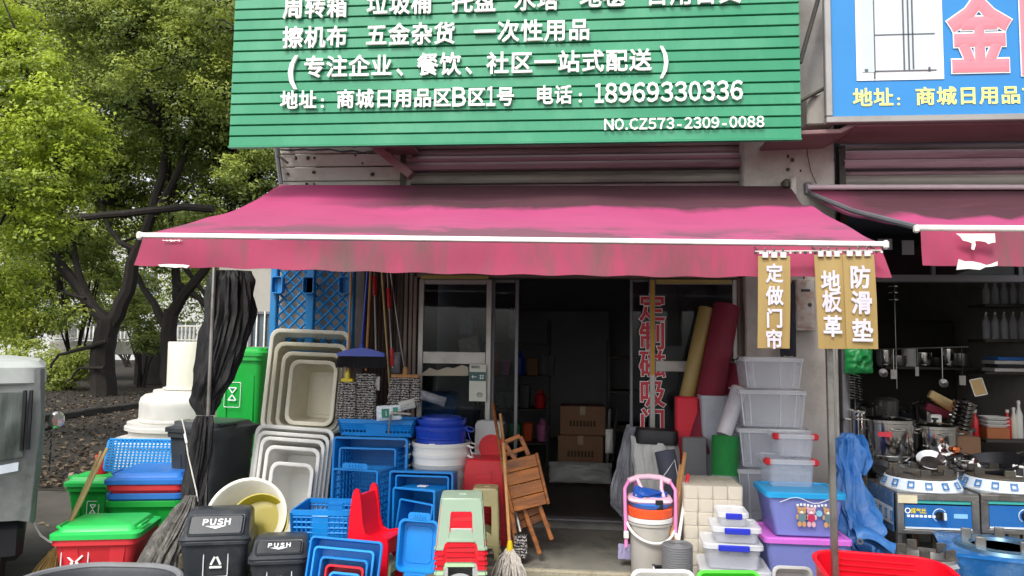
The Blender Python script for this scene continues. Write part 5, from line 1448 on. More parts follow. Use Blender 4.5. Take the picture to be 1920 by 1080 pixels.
def stool_meshes(W, H, win=True, ribs=False, rt=.84, D=None):
    """tapered square stool: top slab, four aprons with a window and an arch, each leg corner"""
    D = D or W
    M1 = {}
    q = MB(); a, b = W * rt, D * rt
    q.loft([rr(a * .94, b * .94, .03, H - .016), rr(a, b, .035, H - .016), rr(a, b, .035, H - .008), rr(a * .96, b * .96, .035, H), rr(.06, .04, .015, H), rr(.05, .03, .012, H - .006)], c1=False)
    q.loft([rr(.05, .03, .012, H - .006), rr(.05, .03, .012, H - .03)], c0=False, c1=True)
    M1['seat'] = q
    q = MB()
    def pn(u, v, s):       # u across -1..1, v 0 bottom..1 top on side s, returns 3d
        hw = (W * (1 - v) + W * rt * v) / 2; hd = (D * (1 - v) + D * rt * v) / 2
        u2 = u * (1 - .06)
        if s == 0: return (u2 * hw, -hd, v * (H - .012))
        if s == 1: return (hw, u2 * hd, v * (H - .012))
        if s == 2: return (-u2 * hw, hd, v * (H - .012))
        return (-hw, -u2 * hd, v * (H - .012))
    th = .005
    for s in range(4):
        def quad(pts):
            o3 = [Vector(pn(u, v, s)) for u, v in pts]
            n_ = (o3[1] - o3[0]).cross(o3[2] - o3[0]).normalized()
            n2 = len(o3)
            q.add([tuple(p + n_ * th * 0) for p in o3] + [tuple(p - n_ * th) for p in o3], [tuple(range(n2)), tuple(reversed(range(n2, 2 * n2)))] + [(i, i + n2, (i + 1) % n2 + n2, (i + 1) % n2) for i in range(n2)])
        # legs
        for e in (-1, 1):
            pts = [(-1, 0), (-.74, 0), (-.68, .12), (-.56, .17), (-.52, .22), (-.52, .73), (-.47, .77), (-1, .77)] if e < 0 else [(.74, 0), (1, 0), (1, .77), (.47, .77), (.52, .73), (.52, .22), (.56, .17), (.68, .12)]
            quad(pts)
        quad([(-1, .77), (1, .77), (1, 1), (-1, 1)])
        for hem in ([(-1.03, 0), (-.72, 0), (-.72, .055), (-1.03, .055)], [(.72, 0), (1.03, 0), (1.03, .055), (.72, .055)], [(-.60, .165), (.60, .165), (.60, .21), (-.60, .21)]):
            o3 = [Vector(pn(u, v, s)) for u, v in hem]
            n_ = (o3[1] - o3[0]).cross(o3[2] - o3[0]).normalized() * .008
            q.add([tuple(p) for p in o3] + [tuple(p + n_) for p in o3], [(4, 5, 6, 7), (0, 1, 5, 4), (1, 2, 6, 5), (2, 3, 7, 6), (3, 0, 4, 7)])
        # band with arched underside
        if win:
            N = 8
            for k in range(N):
                u0, u1 = -.54 + 1.08 * k / N, -.54 + 1.08 * (k + 1) / N
                f = lambda u: .17
                g = lambda u: .34 + .07 * (1 - (u / .54) ** 2)
                quad([(u0, f(u0)), (u1, f(u1)), (u1, g(u1)), (u0, g(u0))])
        else:
            quad([(-.52, .17), (.52, .17), (.52, .78), (-.52, .78)])
            if ribs:
                for k in range(4):
                    v0 = .5 + k * .1
                    o3 = [Vector(pn(u, v, s)) for u, v in ((-.4, v0), (.4, v0), (.4, v0 + .05), (-.4, v0 + .05))]
                    n_ = (o3[1] - o3[0]).cross(o3[2] - o3[0]).normalized() * .010
                    q.add([tuple(p) for p in o3] + [tuple(p + n_) for p in o3], [(4, 5, 6, 7), (0, 1, 5, 4), (1, 2, 6, 5), (2, 3, 7, 6), (3, 0, 4, 7)])
    M1['frame'] = q
    return M1
def stool(label, W, H, m, loc_, yaw=0, group=None, **k):
    S_ = stool_meshes(W, H, **k)
    root = thing('plastic_stool', label, 'stool', loc_, (0, 0, rad(yaw)), group)
    S_['seat'].build('seat', m, root); S_['frame'].build('legs', m, root, smooth=20)
    return root
Ys = -1.62
cx, cz, w_, _ = rect(810, 1040, 904, 1042, Ys); 
ztop = P(866, 936, Ys).z
hgt = .40; off = .038
cols = ['sage', 'red_bright', 'red', 'red_bright', 'red', 'pale_green', 'grey_pl']
lbs = ['sage green plastic stool topping the mixed stack beside the blue tray', 'red stool directly under the sage green one in the mixed stack', 'second red stool down in the mixed stack', 'third red stool down in the mixed stack', 'lowest red stool in the mixed stack', 'pale green stool below the red ones in the mixed stack', 'light grey stool at the bottom of the mixed stack']
off = .031; H0 = .32
for i in range(7):
    zb_i = ztop - H0 - i * off if i < 6 else 0.0
    stool(lbs[i], w_ * (1.0 if i < 6 else 1.06), H0 if i < 6 else ztop - 6 * off, K[cols[i]], (cx, Ys + w_ / 2, zb_i), 8 + (0, 1, -1, 1, 0, 1, 0)[i], 'mixed stack of plastic stools by the tray')
cx, cz, w2_, _ = rect(880, 985, 934, 986, -1.0)
stool('khaki stool standing between the mixed stack and the tall red stools', w2_ * 1.02, P(905, 917, -1.0).z - .1, K['olive'], (cx, -1.0 + w2_ / 2, .1), 4, rt=.86)
cx, cz, w3_, _ = rect(862, 900, 944, 901, -.66)
zt7 = P(900, 864, -.66).z
for i in range(6):
    stool(('top', 'second', 'third', 'fourth', 'fifth', 'bottom')[i] + ' red stool of the tall stack leaning by the doorway', w3_ * 1.08, zt7 - .1 - 5 * .03, K['red'], (cx, -.62 + w3_ / 2, .1 + (5 - i) * .03), 3 + i % 2, 'tall stack of red stools', win=False, ribs=True, rt=.78)
# grey stool on its side with red ring
cx, cz, w_, h_ = rect(886, 806, 938, 870, -.42)
root = thing('round_stool', 'grey and red stool lying on its side behind the tall red stack', 'stool', (cx, -.3, cz))
q = MB(); q.loft([rr(w_, h_ * 1.5, .05, 0), rr(w_ * .96, h_ * 1.45, .05, .03)], T=Matrix.Rotation(PI / 2, 4, 'X')); q.build('seat', K['grey_pl'], root)
q = MB()
for r_ in (.02, .045, .07, .093):
    q.lathe([(r_ - .011, 0), (r_ - .009, .009), (r_ + .009, .009), (r_ + .011, 0)], 28, Matrix.Translation((.03, -.03, -.015)) @ Matrix.Rotation(PI / 2, 4, 'X'), c0=False, c1=False)
q.lathe([(.105, 0), (.105, .004), (.001, .004)], 28, Matrix.Translation((.03, -.03, -.015)) @ Matrix.Rotation(PI / 2, 4, 'X'))
q.build('ribbed_ring', K['red'], root)
g = MB()
for sx, sz in ((-.8, -.8), (.8, -.8), (-.8, .8), (.8, .8)):
    g.tube([(sx * w_ / 2 * .8, 0, sz * h_ * .6), (sx * w_ / 2, .28, sz * h_ * .7)], .012, 6)
g.build('leg', K['grey_pl'], root)

# ------------------------------------------------------------------ mops and brooms
def strands(q, n, w_, h_, d=.06, r=.0062, wav=.006, spread=1.15, ang=None):
    for i in range(n):
        x = (random.random() - .5) * w_; y = (random.random() - .5) * d
        L = h_ * random.uniform(.88, 1.05); ph = random.uniform(0, 6); pts = []
        for k in range(10):
            t = k / 9
            pts.append((x * (1 + (spread - 1) * t) + wav * math.sin(ph + t * 22), y * (1 + t * .5) + wav * math.cos(ph * 1.7 + t * 19), -L * t))
        q.tube(pts, r, 4, caps=False)
def stripe_mat():
    m = K['mopyarn']; nt = m.node_tree
    b = nt.nodes['Principled BSDF']
    wv = nt.nodes.new('ShaderNodeTexWave'); wv.wave_type = 'BANDS'; wv.bands_direction = 'Z'
    wv.inputs['Scale'].default_value = 16; wv.inputs['Distortion'].default_value = 6; wv.inputs['Detail'].default_value = 2; wv.inputs['Detail Scale'].default_value = 3
    tc = nt.nodes.new('ShaderNodeTexCoord'); nt.links.new(tc.outputs['Object'], wv.inputs['Vector'])
    cr = nt.nodes.new('ShaderNodeValToRGB'); cr.color_ramp.elements[0].position = .42; cr.color_ramp.elements[1].position = .55
    cr.color_ramp.elements[0].color = (.02, .02, .022, 1); cr.color_ramp.elements[1].color = (.50, .47, .44, 1)
    nt.links.new(wv.outputs['Fac'], cr.inputs[0])
    for l in list(b.inputs['Base Color'].links): nt.links.remove(l)
    nt.links.new(cr.outputs[0], b.inputs['Base Color'])
stripe_mat()
def mop(label, px, pyt, hwpx, pyb, Y, handle_to, hm, head='yarn', clamp=None, n=110, cw=.8, hr=.011, cat='mop'):
    """yarn head from pyt down to pyb; handle up to handle_to=(px,py,Y)"""
    a = P(px, pyt, Y); w_ = (P(px + hwpx, pyt, Y) - P(px - hwpx, pyt, Y)).x; h_ = a.z - P(px, pyb, Y).z
    root = thing('mop', label, cat, a)
    q = MB(); strands(q, n, w_, h_); q.build('yarn_head', K['mopyarn'] if head == 'yarn' else K['mopwhite'], root)
    if clamp:
        MB().box(0, -.01, .012, w_ * cw, .04, .032, c=.008).build('clamp', clamp, root)
        MB().lathe([(.022, 0), (.02, .05), (.014, .07)], 12, Matrix.Translation((0, -.01, .02))).build('socket', clamp, root)
    if handle_to:
        t = P(*handle_to) - a
        MB().tube([(0, 0, .02), t * .5, t], hr, 8).build('handle', hm, root)
    return root
mop('black-and-white yarn mop with a yellow clamp hanging by the white tubs', 652, 716, 14, 790, -.42, (660, 470, -.2), K['wood_pale'], clamp=K['yellow'])
mop('longer black-and-white yarn mop hanging right of the yellow-clamped one', 686, 700, 16, 786, -.38, (697, 470, -.15), K['wood_pale'], n=130)
mop('wide black-and-white mop with a flat wooden bar by the glass door', 760, 708, 26, 758, -.3, (727, 470, -.12), K['steel_d'], clamp=K['wood_pale'], n=150, cw=1.0, hr=.008)
# long handled tools behind: red-topped poles
for i, (x0, y0, x1, y1, m_, top, lb) in enumerate(((702, 518, 705, 660, 'alu', 'red', 'thin silver pole with a crimson grip nearest the blue broom'), (728, 540, 736, 690, 'steel_d', 'red', 'silver pole with two crimson sleeves beside the folding shutter'), (716, 515, 735, 790, 'bamboo', None, 'slim pale brown pole slanting down to the packets'))):
    a_, b_ = P(x0, y0, -.18 - i * .02), P(x1, y1, -.26)
    b_.z = max(b_.z, .1)
    root = thing('tool_pole', lb, 'pole', b_)
    v_ = a_ - b_
    MB().tube([(0, 0, 0), v_ * 1.25], .008, 8).build('shaft', K[m_], root)
    if top:
        MB().tube([v_ * .74, v_ * 1.0], .016, 10).build('grip', K['red'], root)
        if i == 1: MB().tube([v_ * .02, v_ * .24], .017, 10).build('grip', K['red'], root)
# blue broom head with black bristles
cx, cz, w_, h_ = rect(634, 652, 722, 668, -.5)
root = thing('push_broom', 'wide blue broom hung upright with black bristles downward', 'broom', (cx, -.5, cz))
q = MB(); R = []
for k in range(13):
    t = k / 12 * 2 - 1; hh2 = h_ * (1.0 - .62 * abs(t) ** 1.6)
    R.append([(t * w_ / 2, -.025, -h_ / 2), (t * w_ / 2, -.02, -h_ / 2 + hh2), (t * w_ / 2, .02, -h_ / 2 + hh2), (t * w_ / 2, .025, -h_ / 2)])
q.loft(R); q.build('head', K['blue_deep'], root)
q = MB()
for i in range(420):
    x = random.uniform(-.48, .48) * w_; y = random.uniform(-.022, .022); s_ = x / w_
    q.tube([(x, y, -h_ / 2), (x * 1.12, y * 1.2, -h_ / 2 - (P(680, 668, -.5).z - P(680, 689, -.5).z) * random.uniform(.9, 1.08))], .0022, 3, caps=False)
q.build('bristles', K['bristle'], root)
MB().tube([(0, 0, 0), (0.0, 0, .06)], .02, 10).build('socket', K['blue_deep'], root)
t = P(690, 500, -.25) - root.location
MB().tube([(0, 0, .04), t], .010, 8).build('handle', K['blue_deep'], root)
# packets
def packet(label, px0, py0, px1, py1, Y, m, rot=(0, 0, 0), puff=.05, name='packet', cat='packet', amp=.012, n=14, m2=None):
    cx, cz, w_, h_ = rect(px0, py0, px1, py1, Y)
    def fn(sg):
        def f(u, v):
            e = (math.sin(PI * u) * math.sin(PI * v)) ** .45 if 0 < u < 1 and 0 < v < 1 else 0
            return ((u - .5) * w_ * (1 + .06 * noise.noise(Vector((v * 4, px0, sg)))), -sg * puff * .5 * e + amp * e * noise.noise(Vector((u * 6, v * 6, px0 * .1 + sg * 3))), (v - .5) * h_ * (1 + .06 * noise.noise(Vector((u * 5, px0, 3)))))
        return f
    q = MB(); q.grid(fn(1), n, n); q.grid(fn(-1), n, n)
    o = single(q, name, m, label, cat, (cx, Y, cz), rot, smooth=60)
    return o
o = packet('white and green plastic packet lying on the top blue crate', 706, 760, 752, 788, -.62, K['film_white'], (0, rad(-4), 0))
cx, cz, w_, h_ = rect(706, 760, 752, 788, -.62)
MB().box(-.02, -.028, .0, w_ * .3, .004, h_ * .6, c=.001).build('green_print', mat('teal_green_print', '#1e7a64', .4), o)
MB().box(.06, -.024, .01, w_ * .2, .004, h_ * .55, c=.001).build('green_print', mat('teal_green_print2', '#2c8a70', .4), o)
packet('grey-white brush head packet poking out above the green packet', 748, 750, 778, 768, -.6, K['sack'], (0, rad(-14), 0), .04)
packet('crumpled clear bag lying before the lower door pane', 788, 738, 836, 756, -.35, K['wrap'], (0, rad(16), 0), .07)
packet('small white bottle hanging between the mop heads', 700, 706, 712, 732, -.33, K['white'], (0, 0, 0), .04, name='bottle', cat='bottle')
packet('small clear wrapped item hanging beside the red-sleeved pole', 732, 660, 750, 700, -.22, K['wrap'], (0, 0, 0), .06)
# squeegee head
single(MB().box(0, 0, 0, .16, .012, .022, Matrix.Rotation(rad(3), 4, 'Y'), c=.004).tube([(-.08, 0, -.01), (-.1, .01, -.16)], .008, 8), 'squeegee', K['steel_d'], 'small squeegee with white blade in front of the packets', 'squeegee', P(752, 775, -.66))

# paper notice bag on the door frame, window papers
cx, cz, w_, h_ = rect(879, 683, 911, 753, -.1)
root = thing('paper_notice', 'cream notice with dark green band taped to the left door pane', 'notice', (cx, -.075, cz))
MB().box(0, 0, 0, w_, .012, h_, c=.003).build('sheet', mat('notice_card', '#c9cdc0', .6, .04), root)
MB().box(.0, -.0085, h_ * .17, w_ * .98, .003, h_ * .24).build('green_band', mat('dark_teal_band', '#2c5a58', .5), root)
q = MB()
for k in range(3): q.box(-.02 + (k - 1) * .0, -.0095, h_ * .40 + k * .008, w_ * .5, .002, .004)
q.build('small_print', K['ink_dark'], root)
q = MB(); bars(q, facing(-.03, -.0105, h_ * .16), [(-.02, 0, .02, 0), (-.02, 0, -.008, .012), (-.02, 0, -.008, -.012)], .005); bars(q, facing(.035, -.0105, h_ * .16), [(-.02, .01, .02, .01), (-.02, -.01, .02, -.01), (-.01, -.02, -.01, .02), (.01, -.02, .01, .02)], .004); q.build('arrow', K['ink_white'], root)
q = MB(); T = Matrix.Translation((.02, -.009, -h_ * .32)) @ Matrix.Rotation(PI / 2, 4, 'X')
q.tube([(math.cos(a) * .022, math.sin(a) * .017, 0) for a in np.linspace(0, 2 * PI, 20)], .0025, 5, T, caps=False)
q.tube([(-.017, .008, 0), (-.006, .004, 0), (0, -.006, 0), (.006, .004, 0), (.017, .008, 0)], .0028, 5, T)
q.build('emblem', K['ink_dark'], root)
packet('folded cream paper stuck inside the upper left door pane', 861, 632, 898, 664, .03, mat('old_paper', '#b1a892', .7, .08), (0, rad(-12), 0), .01)
packet('crumpled silver foil bag behind the upper left door pane', 862, 586, 886, 628, .1, K['wrap'], (0, 0, 0), .05)
packet('tall crumpled plastic behind the narrow sliding door', 954, 575, 966, 636, .12, K['wrap'], (0, 0, 0), .04)
# torn cream paper strip under the mid rail
q = MB(); pts = [(785, 704), (880, 704), (880, 688), (868, 684), (852, 690), (840, 688), (822, 694), (808, 689), (797, 697)]
W_ = [P(x, y, -.0) for x, y in pts]; c_ = P(830, 695, 0)
q.prism([(p.x - c_.x, p.z - c_.z) for p in W_], -.002, .002)
single(q, 'torn_paper', mat('torn_poster', '#a8a390', .7, .1), 'torn cream paper strip stuck low on the left door pane', 'paper', (c_.x, -.045, c_.z), smooth=0)

# ------------------------------------------------------------------ inside the left shop
def carton(label, px0, py0, px1, py1, Y, dep, yaw=0, zb=None):
    cx, cz, w_, h_ = rect(px0, py0, px1, py1, Y)
    root = thing('cardboard_box', label, 'box', (cx, Y + dep / 2, cz), (0, 0, rad(yaw)))
    MB().box(0, 0, 0, w_, dep, h_, c=.006).build('carton', K['card'], root)
    MB().box(0, -dep / 2 - .001, h_ * .35, .06, .003, h_ * .3).build('tape', mat('tape_tan', '#a58d72', .35, .05), root)
    q = MB()
    for i in range(8):
        q.box((i - 3.5) * w_ * .075, -dep / 2 - .002, -h_ * .1, w_ * .05, .002, h_ * .2)
        q.box((i - 3.5) * w_ * .075 + w_ * .012, -dep / 2 - .0045, -h_ * .1, w_ * .018, .002, h_ * .08)
    q.build('stamp_print', mat('carton_ink', '#4d3828', .8), root)
    return root
carton('upper brown carton stacked on another inside the dark doorway', 1050, 762, 1135, 816, 1.7, .4)
carton('lower brown carton resting behind the white sack in the doorway', 1046, 817, 1131, 874, 1.7, .42)
for lb, x0, y0, x1, y1, Y in (('hidden third carton under the doorway boxes', 1046, 873, 1130, 905, .78),):
    pass
single(MB().box(0, 0, 0, .5, .38, .16, c=.01), 'cardboard_box', K['card'], 'low brown carton mostly hidden behind the white sack', 'box', (rect(1046, 880, 1131, 890, 1.9)[0], 1.92, .26))
packet('flat white woven sack lying in front of the cartons', 1030, 866, 1146, 906, 1.45, K['sack'], (rad(-25), 0, 0), .2, name='woven_sack', cat='sack', amp=.05, n=26)
# dim shelving and goods deep in the shop
def shelf_unit(label, x0, x1, Y, dep, zs, m, zt_):
    root = thing('shelf_rack', label, 'shelf', ((x0 + x1) / 2, Y + dep / 2, .18))
    W = x1 - x0
    for sx in (-1, 1):
        for sy in (-1, 1):
            MB().box(sx * (W / 2 - .015), sy * (dep / 2 - .015), (zt_ - .18) / 2, .03, .03, zt_ - .18).build('upright', m, root)
    for z_ in zs:
        MB().box(0, 0, z_ - .18, W - .004, dep - .004, .025, c=.003).build('shelf_board', m, root)
    return root
xA = X(940, 1.5)
sh1 = shelf_unit('dim shelf rack of small wares left inside the doorway', X(890, 2.6), X(1030, 2.6), 2.6, .45, (.45, .85, 1.25, 1.65), K['iron'], 1.95)
gx0, gx1 = X(890, 2.6) + .06, X(1030, 2.6) - .06
colz = ['red', 'blue_deep', 'white', 'card', 'green_bin', 'grey_mat', 'orange', 'black_pl', 'pink']
k_ = 0
def ware(label, x, y, z, w_, d, h, m, kind):
    if kind == 0: q = MB().vessel(w_, d, h, r=.02, tap=.85, lip=.008, lh=.01)
    elif kind == 1: q = MB().lathe([(w_ * .4, 0), (w_ * .42, .01), (w_ * .45, h * .7), (w_ * .25, h * .8), (w_ * .18, h * .95), (w_ * .2, h), (.001, h)], 16)
    else: q = MB().box(0, 0, h / 2, w_, d, h, c=.006)
    return single(q, ('plastic_pot', 'bottle', 'small_carton')[kind], m, label, ('pot', 'bottle', 'box')[kind], (x, y, z))
nm = ['dim red', 'dim navy', 'dim white', 'dim brown', 'dim green', 'dim grey', 'dim orange', 'dark', 'dim pink']
lv = ['bottom', 'second', 'third', 'top']
for r_, z_ in enumerate((.45, .85, 1.25)):
    x = gx0 + .05; i = 0
    while x < gx1 - .03:
        w_ = random.uniform(.11, .2); c = (r_ * 3 + i * 2) % 9; kd = (r_ + i) % 3
        ware('%s %s, %s from left, %s board of the rack inside the doorway' % (nm[c], ('pot', 'bottle', 'carton')[kd], ('first', 'second', 'third', 'fourth', 'fifth', 'sixth')[i], lv[r_]), x + w_ / 2, 2.8, z_ + .014, w_, .2, random.uniform(.16, .3), K[colz[c]], kd)
        x += w_ + .03; i += 1
sh2 = shelf_unit('dim metal wire rack right inside the doorway behind the cartons', X(1140, 2.4), X(1225, 2.4), 2.4, .5, (.3, .7, 1.1, 1.5), K['iron'], 1.7)
for i in range(5):
    single(MB().lathe([(.008, 0), (.02, .03), (.02, .7), (.008, .74)], 8), 'tube_roll', K[['white', 'bamboo', 'grey_mat', 'white', 'steel_d'][i]], ('%s rolled tube standing %s in the bundle behind the cartons' % (['white', 'tan', 'grey', 'second white', 'metallic'][i], ['leftmost', 'second', 'middle', 'fourth', 'rightmost'][i])), 'roll', (X(1110 + i * 9, 2.3), 2.3, .18), (rad(4), rad(-3 + i * 2), 0))
single(MB().box(0, 0, 1.0, 1.6, .5, 2.0, c=.02), 'cabinet', K['inner'], 'tall dark cabinet against the back of the dim shop', 'cabinet', (X(1040, 4), 5.5, .18))
single(MB().box(0, 0, .22, .5, .4, .44, c=.02), 'counter_box', K['panel_blue'], 'blue box visible low through the left door pane', 'box', (X(850, .4), .75, .18))
single(MB().box(0, 0, .5, .42, .35, 1.0, c=.02), 'drawer_unit', K['blue'], 'tall blue plastic drawer unit behind the lower left door pane', 'drawer', (X(812, .5), .62, .18))
packet('white rag bundle on the floor right inside the narrow door', 1135, 805, 1150, 850, .5, K['sack'], (0, 0, 0), .1)

# ------------------------------------------------------------------ folding wooden stools, sticks
def fold_stool(label, px, py, wpx, hpx, Y, roll, yaw, legs, planks=4):
    cx, cz, w_, h_ = rect(px - wpx / 2, py - hpx / 2, px + wpx / 2, py + hpx / 2, Y)
    R = Matrix.Rotation(rad(yaw), 4, 'Z') @ Matrix.Rotation(rad(-12), 4, 'X') @ Matrix.Rotation(rad(roll), 4, 'Y')
    root = thing('folding_stool', label, 'stool', (cx, Y, cz), R.to_euler())
    for i in range(planks):
        z_ = (i - (planks - 1) / 2) * h_ / planks
        MB().box(0, random.uniform(-.001, .001), z_, w_, .018, h_ / planks - .004, c=.003).build('plank', K['wood'], root)
    for sx in (-1, 1):
        MB().box(sx * (w_ / 2 + .012), 0, 0, .022, .03, h_ * 1.02, c=.004).build('frame_bar', K['wood'], root)
    for (x0, z0, x1, z1, y_) in legs:
        a, b = Vector((x0 * w_, y_, z0 * h_)), Vector((x1 * w_, y_, z1 * h_)); d_ = b - a
        T = Matrix.Translation((a + b) / 2) @ Matrix.Rotation(math.atan2(d_.x, d_.z), 4, 'Y')
        MB().box(0, 0, 0, .032, .02, d_.length, T, c=.004).build('leg', K['wood'], root)
    return root
fold_stool('folded slatted wooden stool in front, board tilted toward the doorway', 984, 905, 62, 96, -.98, -13, 10, ((-.45, .4, -.62, -.9, .03), (.25, -.3, .42, -1.18, .03), (-.2, -.4, -.02, -1.38, .045), (-.1, .45, -.35, .9, .035), (.32, .5, .2, .9, .035), (-.35, .86, .2, .92, .035), (-.35, .62, .25, .66, .04)))
fold_stool('second folded wooden stool whose lower board shows beneath the first', 992, 962, 42, 44, -.9, -20, 12, ((-.3, .3, -.1, -1.3, .02), (.35, .3, .65, -.9, .02)), 3)
for i, (t, b, m_, lb, r_) in enumerate((((924, 758, -.35), (948, 905, -.75), 'wood', 'reddish brown stick leaning on the folded wooden stools', .013), ((938, 776, -.4), (950, 880, -.6), 'wood_pale', 'short pale stick beside the reddish one', .012))):
    a_, b_ = P(*t), P(*b); a_ = a_; v_ = a_ - b_
    lo_ = b_ - v_ * ((b_.z - .1) / v_.z)
    single(MB().tube([(0, 0, 0), a_ - lo_], r_, 8), 'wooden_stick', K[m_], lb, 'stick', lo_)
a_ = P(956, 1028, -1.3); t_ = P(944, 830, -1.05)
root = thing('mop', 'string mop with grey-white yarn and yellow collar standing before the step', 'mop', a_)
MB().tube([(0, 0, 0), (t_ - a_) * .5, (t_ - a_)], .012, 8).build('handle', K['wood_pale'], root)
MB().lathe([(.022, -.03), (.024, 0), (.015, .05)], 12).build('collar', K['yellow'], root)
q = MB()
for i in range(150):
    an = random.uniform(0, 2 * PI); sp = random.uniform(.02, .13); L = random.uniform(.24, .33); ph = random.uniform(0, 6); pts = []
    for k in range(9):
        t = k / 8
        pts.append((math.cos(an) * sp * math.sin(t * 1.5) + .006 * math.sin(ph + t * 20), math.sin(an) * sp * .8 * math.sin(t * 1.5) + .005 * math.cos(ph + t * 17), -.0 - L * t ** 1.25 + .01))
    q.tube(pts, .0055, 4, caps=False)
q.build('yarn_head', K['mopwhite'], root)
root = mop('dark grey chenille mop head resting beside the wooden stool legs', 976, 1003, 10, 1046, -1.05, (950, 880, -.75), K['alu'], n=90)
root['label'] = 'dark speckled mop resting between the wooden stool legs and the step'
pk = packet('small lilac paper scrap standing on the step by the bucket', 1159, 1020, 1183, 1048, -1.02, mat('lilac_paper', '#8d86a8', .6), (rad(-20), 0, 0), .01)

# ------------------------------------------------------------------ right of the doorway
b = bundle('tall wrapped quilt roll in cloudy plastic leaning right of the doorway', 'wrapped_roll', 'roll', [(1180, 796, .0, 6), (1177, 825, -.05, 10), (1172, 870, -.1, 15), (1164, 915, -.15, 20), (1163, 945, -.18, 19), (1172, 968, -.2, 10)], K['wrap'], 8, .3, 11)
b = bundle('silvery wrapped roll bulging behind the white sack with black top', 'wrapped_roll', 'roll', [(1190, 800, -.12, 10), (1190, 830, -.16, 20), (1190, 870, -.2, 22), (1192, 930, -.24, 24), (1192, 975, -.26, 24)], K['wrap'], 8, .3, 15)
b = bundle('white woven sack standing behind the pink chair', 'woven_sack', 'sack', [(1226, 818, -.35, 42), (1227, 850, -.38, 45), (1230, 890, -.42, 43), (1230, 940, -.45, 42), (1230, 1000, -.46, 40)], K['sack'], 6, .16, 19)
cx, cz, w_, h_ = rect(1192, 806, 1271, 832, -.4)
single(MB().loft([rr(w_ * 1.0, .22, .06, -h_ / 2), rr(w_ * 1.04, .23, .07, 0), rr(w_ * .98, .2, .06, h_ / 2), rr(w_ * .9, .16, .05, h_ / 2 + .004)]), 'black_bag', K['black'], 'folded black plastic lying on top of the white sack', 'bag', (cx, -.36, cz), (0, rad(2), 0))
def roll(label, top, bot, r, m, name='mat_roll', cat='roll', spiral=True, n=28, core=None, flat=1.0):
    a, b = P(*top), P(*bot); v_ = a - b; L = v_.length
    root = thing(name, label, cat, b)
    R = v_.to_track_quat('Z', 'Y').to_matrix().to_4x4()
    q = MB(); q.lathe([(r * .96, 0), (r, .004), (r, L - .004), (r * .97, L), (r * .5, L - .002), (.002, L - .004)], n, R @ Matrix.Scale(flat, 4, (0, 1, 0)))
    q.build('sheet', m, root)
    if spiral:
        q = MB(); pts = [((r * (.12 + .85 * t)) * math.cos(t * 2 * PI * 5), (r * (.12 + .85 * t)) * math.sin(t * 2 * PI * 5) * flat, L + .001) for t in np.linspace(0, 1, 120)]
        q.tube(pts, r * .035, 4, R); q.build('spiral_edge', m, root)
    return root, R, L
def pxr(px, Y, n): return (P(px + n, 700, Y) - P(px, 700, Y)).x
roll('gold patterned vinyl roll leaning against the right door pane', (1325, 578, -.1), (1286, 756, -.22), pxr(1300, -.2, 15), K['gold_roll'])
roll('thick dark red carpet roll leaning beside the gold roll', (1362, 574, -.12), (1312, 850, -.35), pxr(1340, -.2, 26), K['maroon_roll'])
roll('second dark red carpet roll half hidden by the storage boxes', (1385, 686, -.15), (1350, 850, -.3), pxr(1340, -.2, 20), K['maroon_roll'], spiral=False)
cx, cz, w_, h_ = rect(1269, 745, 1312, 900, -.4)
single(MB().box(0, 0, 0, w_, .12, h_ + .5, c=.012), 'foam_block', K['red_mat'], 'bright red folded foam mat standing below the gold roll', 'mat', (cx, -.3, cz - .25))
cx, cz, w_, h_ = rect(1281, 820, 1326, 960, -.52)
root = thing('folded_mat', 'grey ribbed rubber mat standing before the red foam', 'mat', (cx, -.5, cz), (0, rad(-1), 0))
MB().box(0, 0, 0, w_, .07, h_, c=.008).build('sheet', K['grey_mat'], root)
q = MB()
for k in range(24): q.box(0, -.037, h_ / 2 - .02 - k * .018, w_ * .7, .004, .006)
q.build('ribs', K['grey_mat'], root)
roll('dark blue-grey rolled mat tied with string before the white sack', (1246, 845, -.58), (1264, 930, -.62), pxr(1250, -.55, 19), mat('navy_grey_mat', '#454756', .7, .1), spiral=False)
a_ = P(1240, 898, -.69)
single(MB().tube([P(x, y, -.69) - a_ for x, y in ((1240, 898), (1252, 882), (1265, 862), (1272, 900))], .003, 5), 'string', K['ink_white'], 'thin white string round the blue-grey rolled mat', 'string', a_)
# translucent crate leaning
open_c = up(1312, 1368, 742, -.45, .1, .2)
root = thing('storage_bin', 'tall milky storage bin standing behind the green turf roll', 'bin', (open_c[0], -.36, .1))
MB().vessel(open_c[2], .2, open_c[4], r=.03, tap=.75, lip=.012, lh=.03).build('shell', K['frost'], root)
# green turf roll
r1, R1, L1 = roll('thick green turf mat roll taped round the middle', (1360, 818, -.62), (1358, 945, -.68), pxr(1358, -.6, 25), K['green_turf'])
MB().lathe([(pxr(1358, -.6, 25) * 1.01, L1 * .25), (pxr(1358, -.6, 25) * 1.01, L1 * .42)], 28, R1, c0=False, c1=False).build('clear_tape', K['clear'], r1)
# white film roll
r2, R2, L2 = roll('silver-white film roll with printed marks leaning on the storage boxes', (1386, 728, -.55), (1357, 816, -.66), pxr(1358, -.6, 15), mat('glossy_film_roll', '#b9b6bc', .3, .12, 6), spiral=False)
MB().lathe([(pxr(1358, -.6, 15), 0), (pxr(1358, -.6, 15) * 1.02, .003), (pxr(1358, -.6, 9), .004), (pxr(1358, -.6, 8), .002)], 24, R2 @ Matrix.Translation((0, 0, L2))).build('cardboard_core', K['card'], r2)
q = MB()
for k, z_ in enumerate((.8, .76, .2)):
    for j in range(3): q.box(-.02 + j * .02, -pxr(1358, -.6, 15) * 1.0, L2 * z_, .012, .004, .012, R2)
q.build('print', K['ink_dark'], r2)

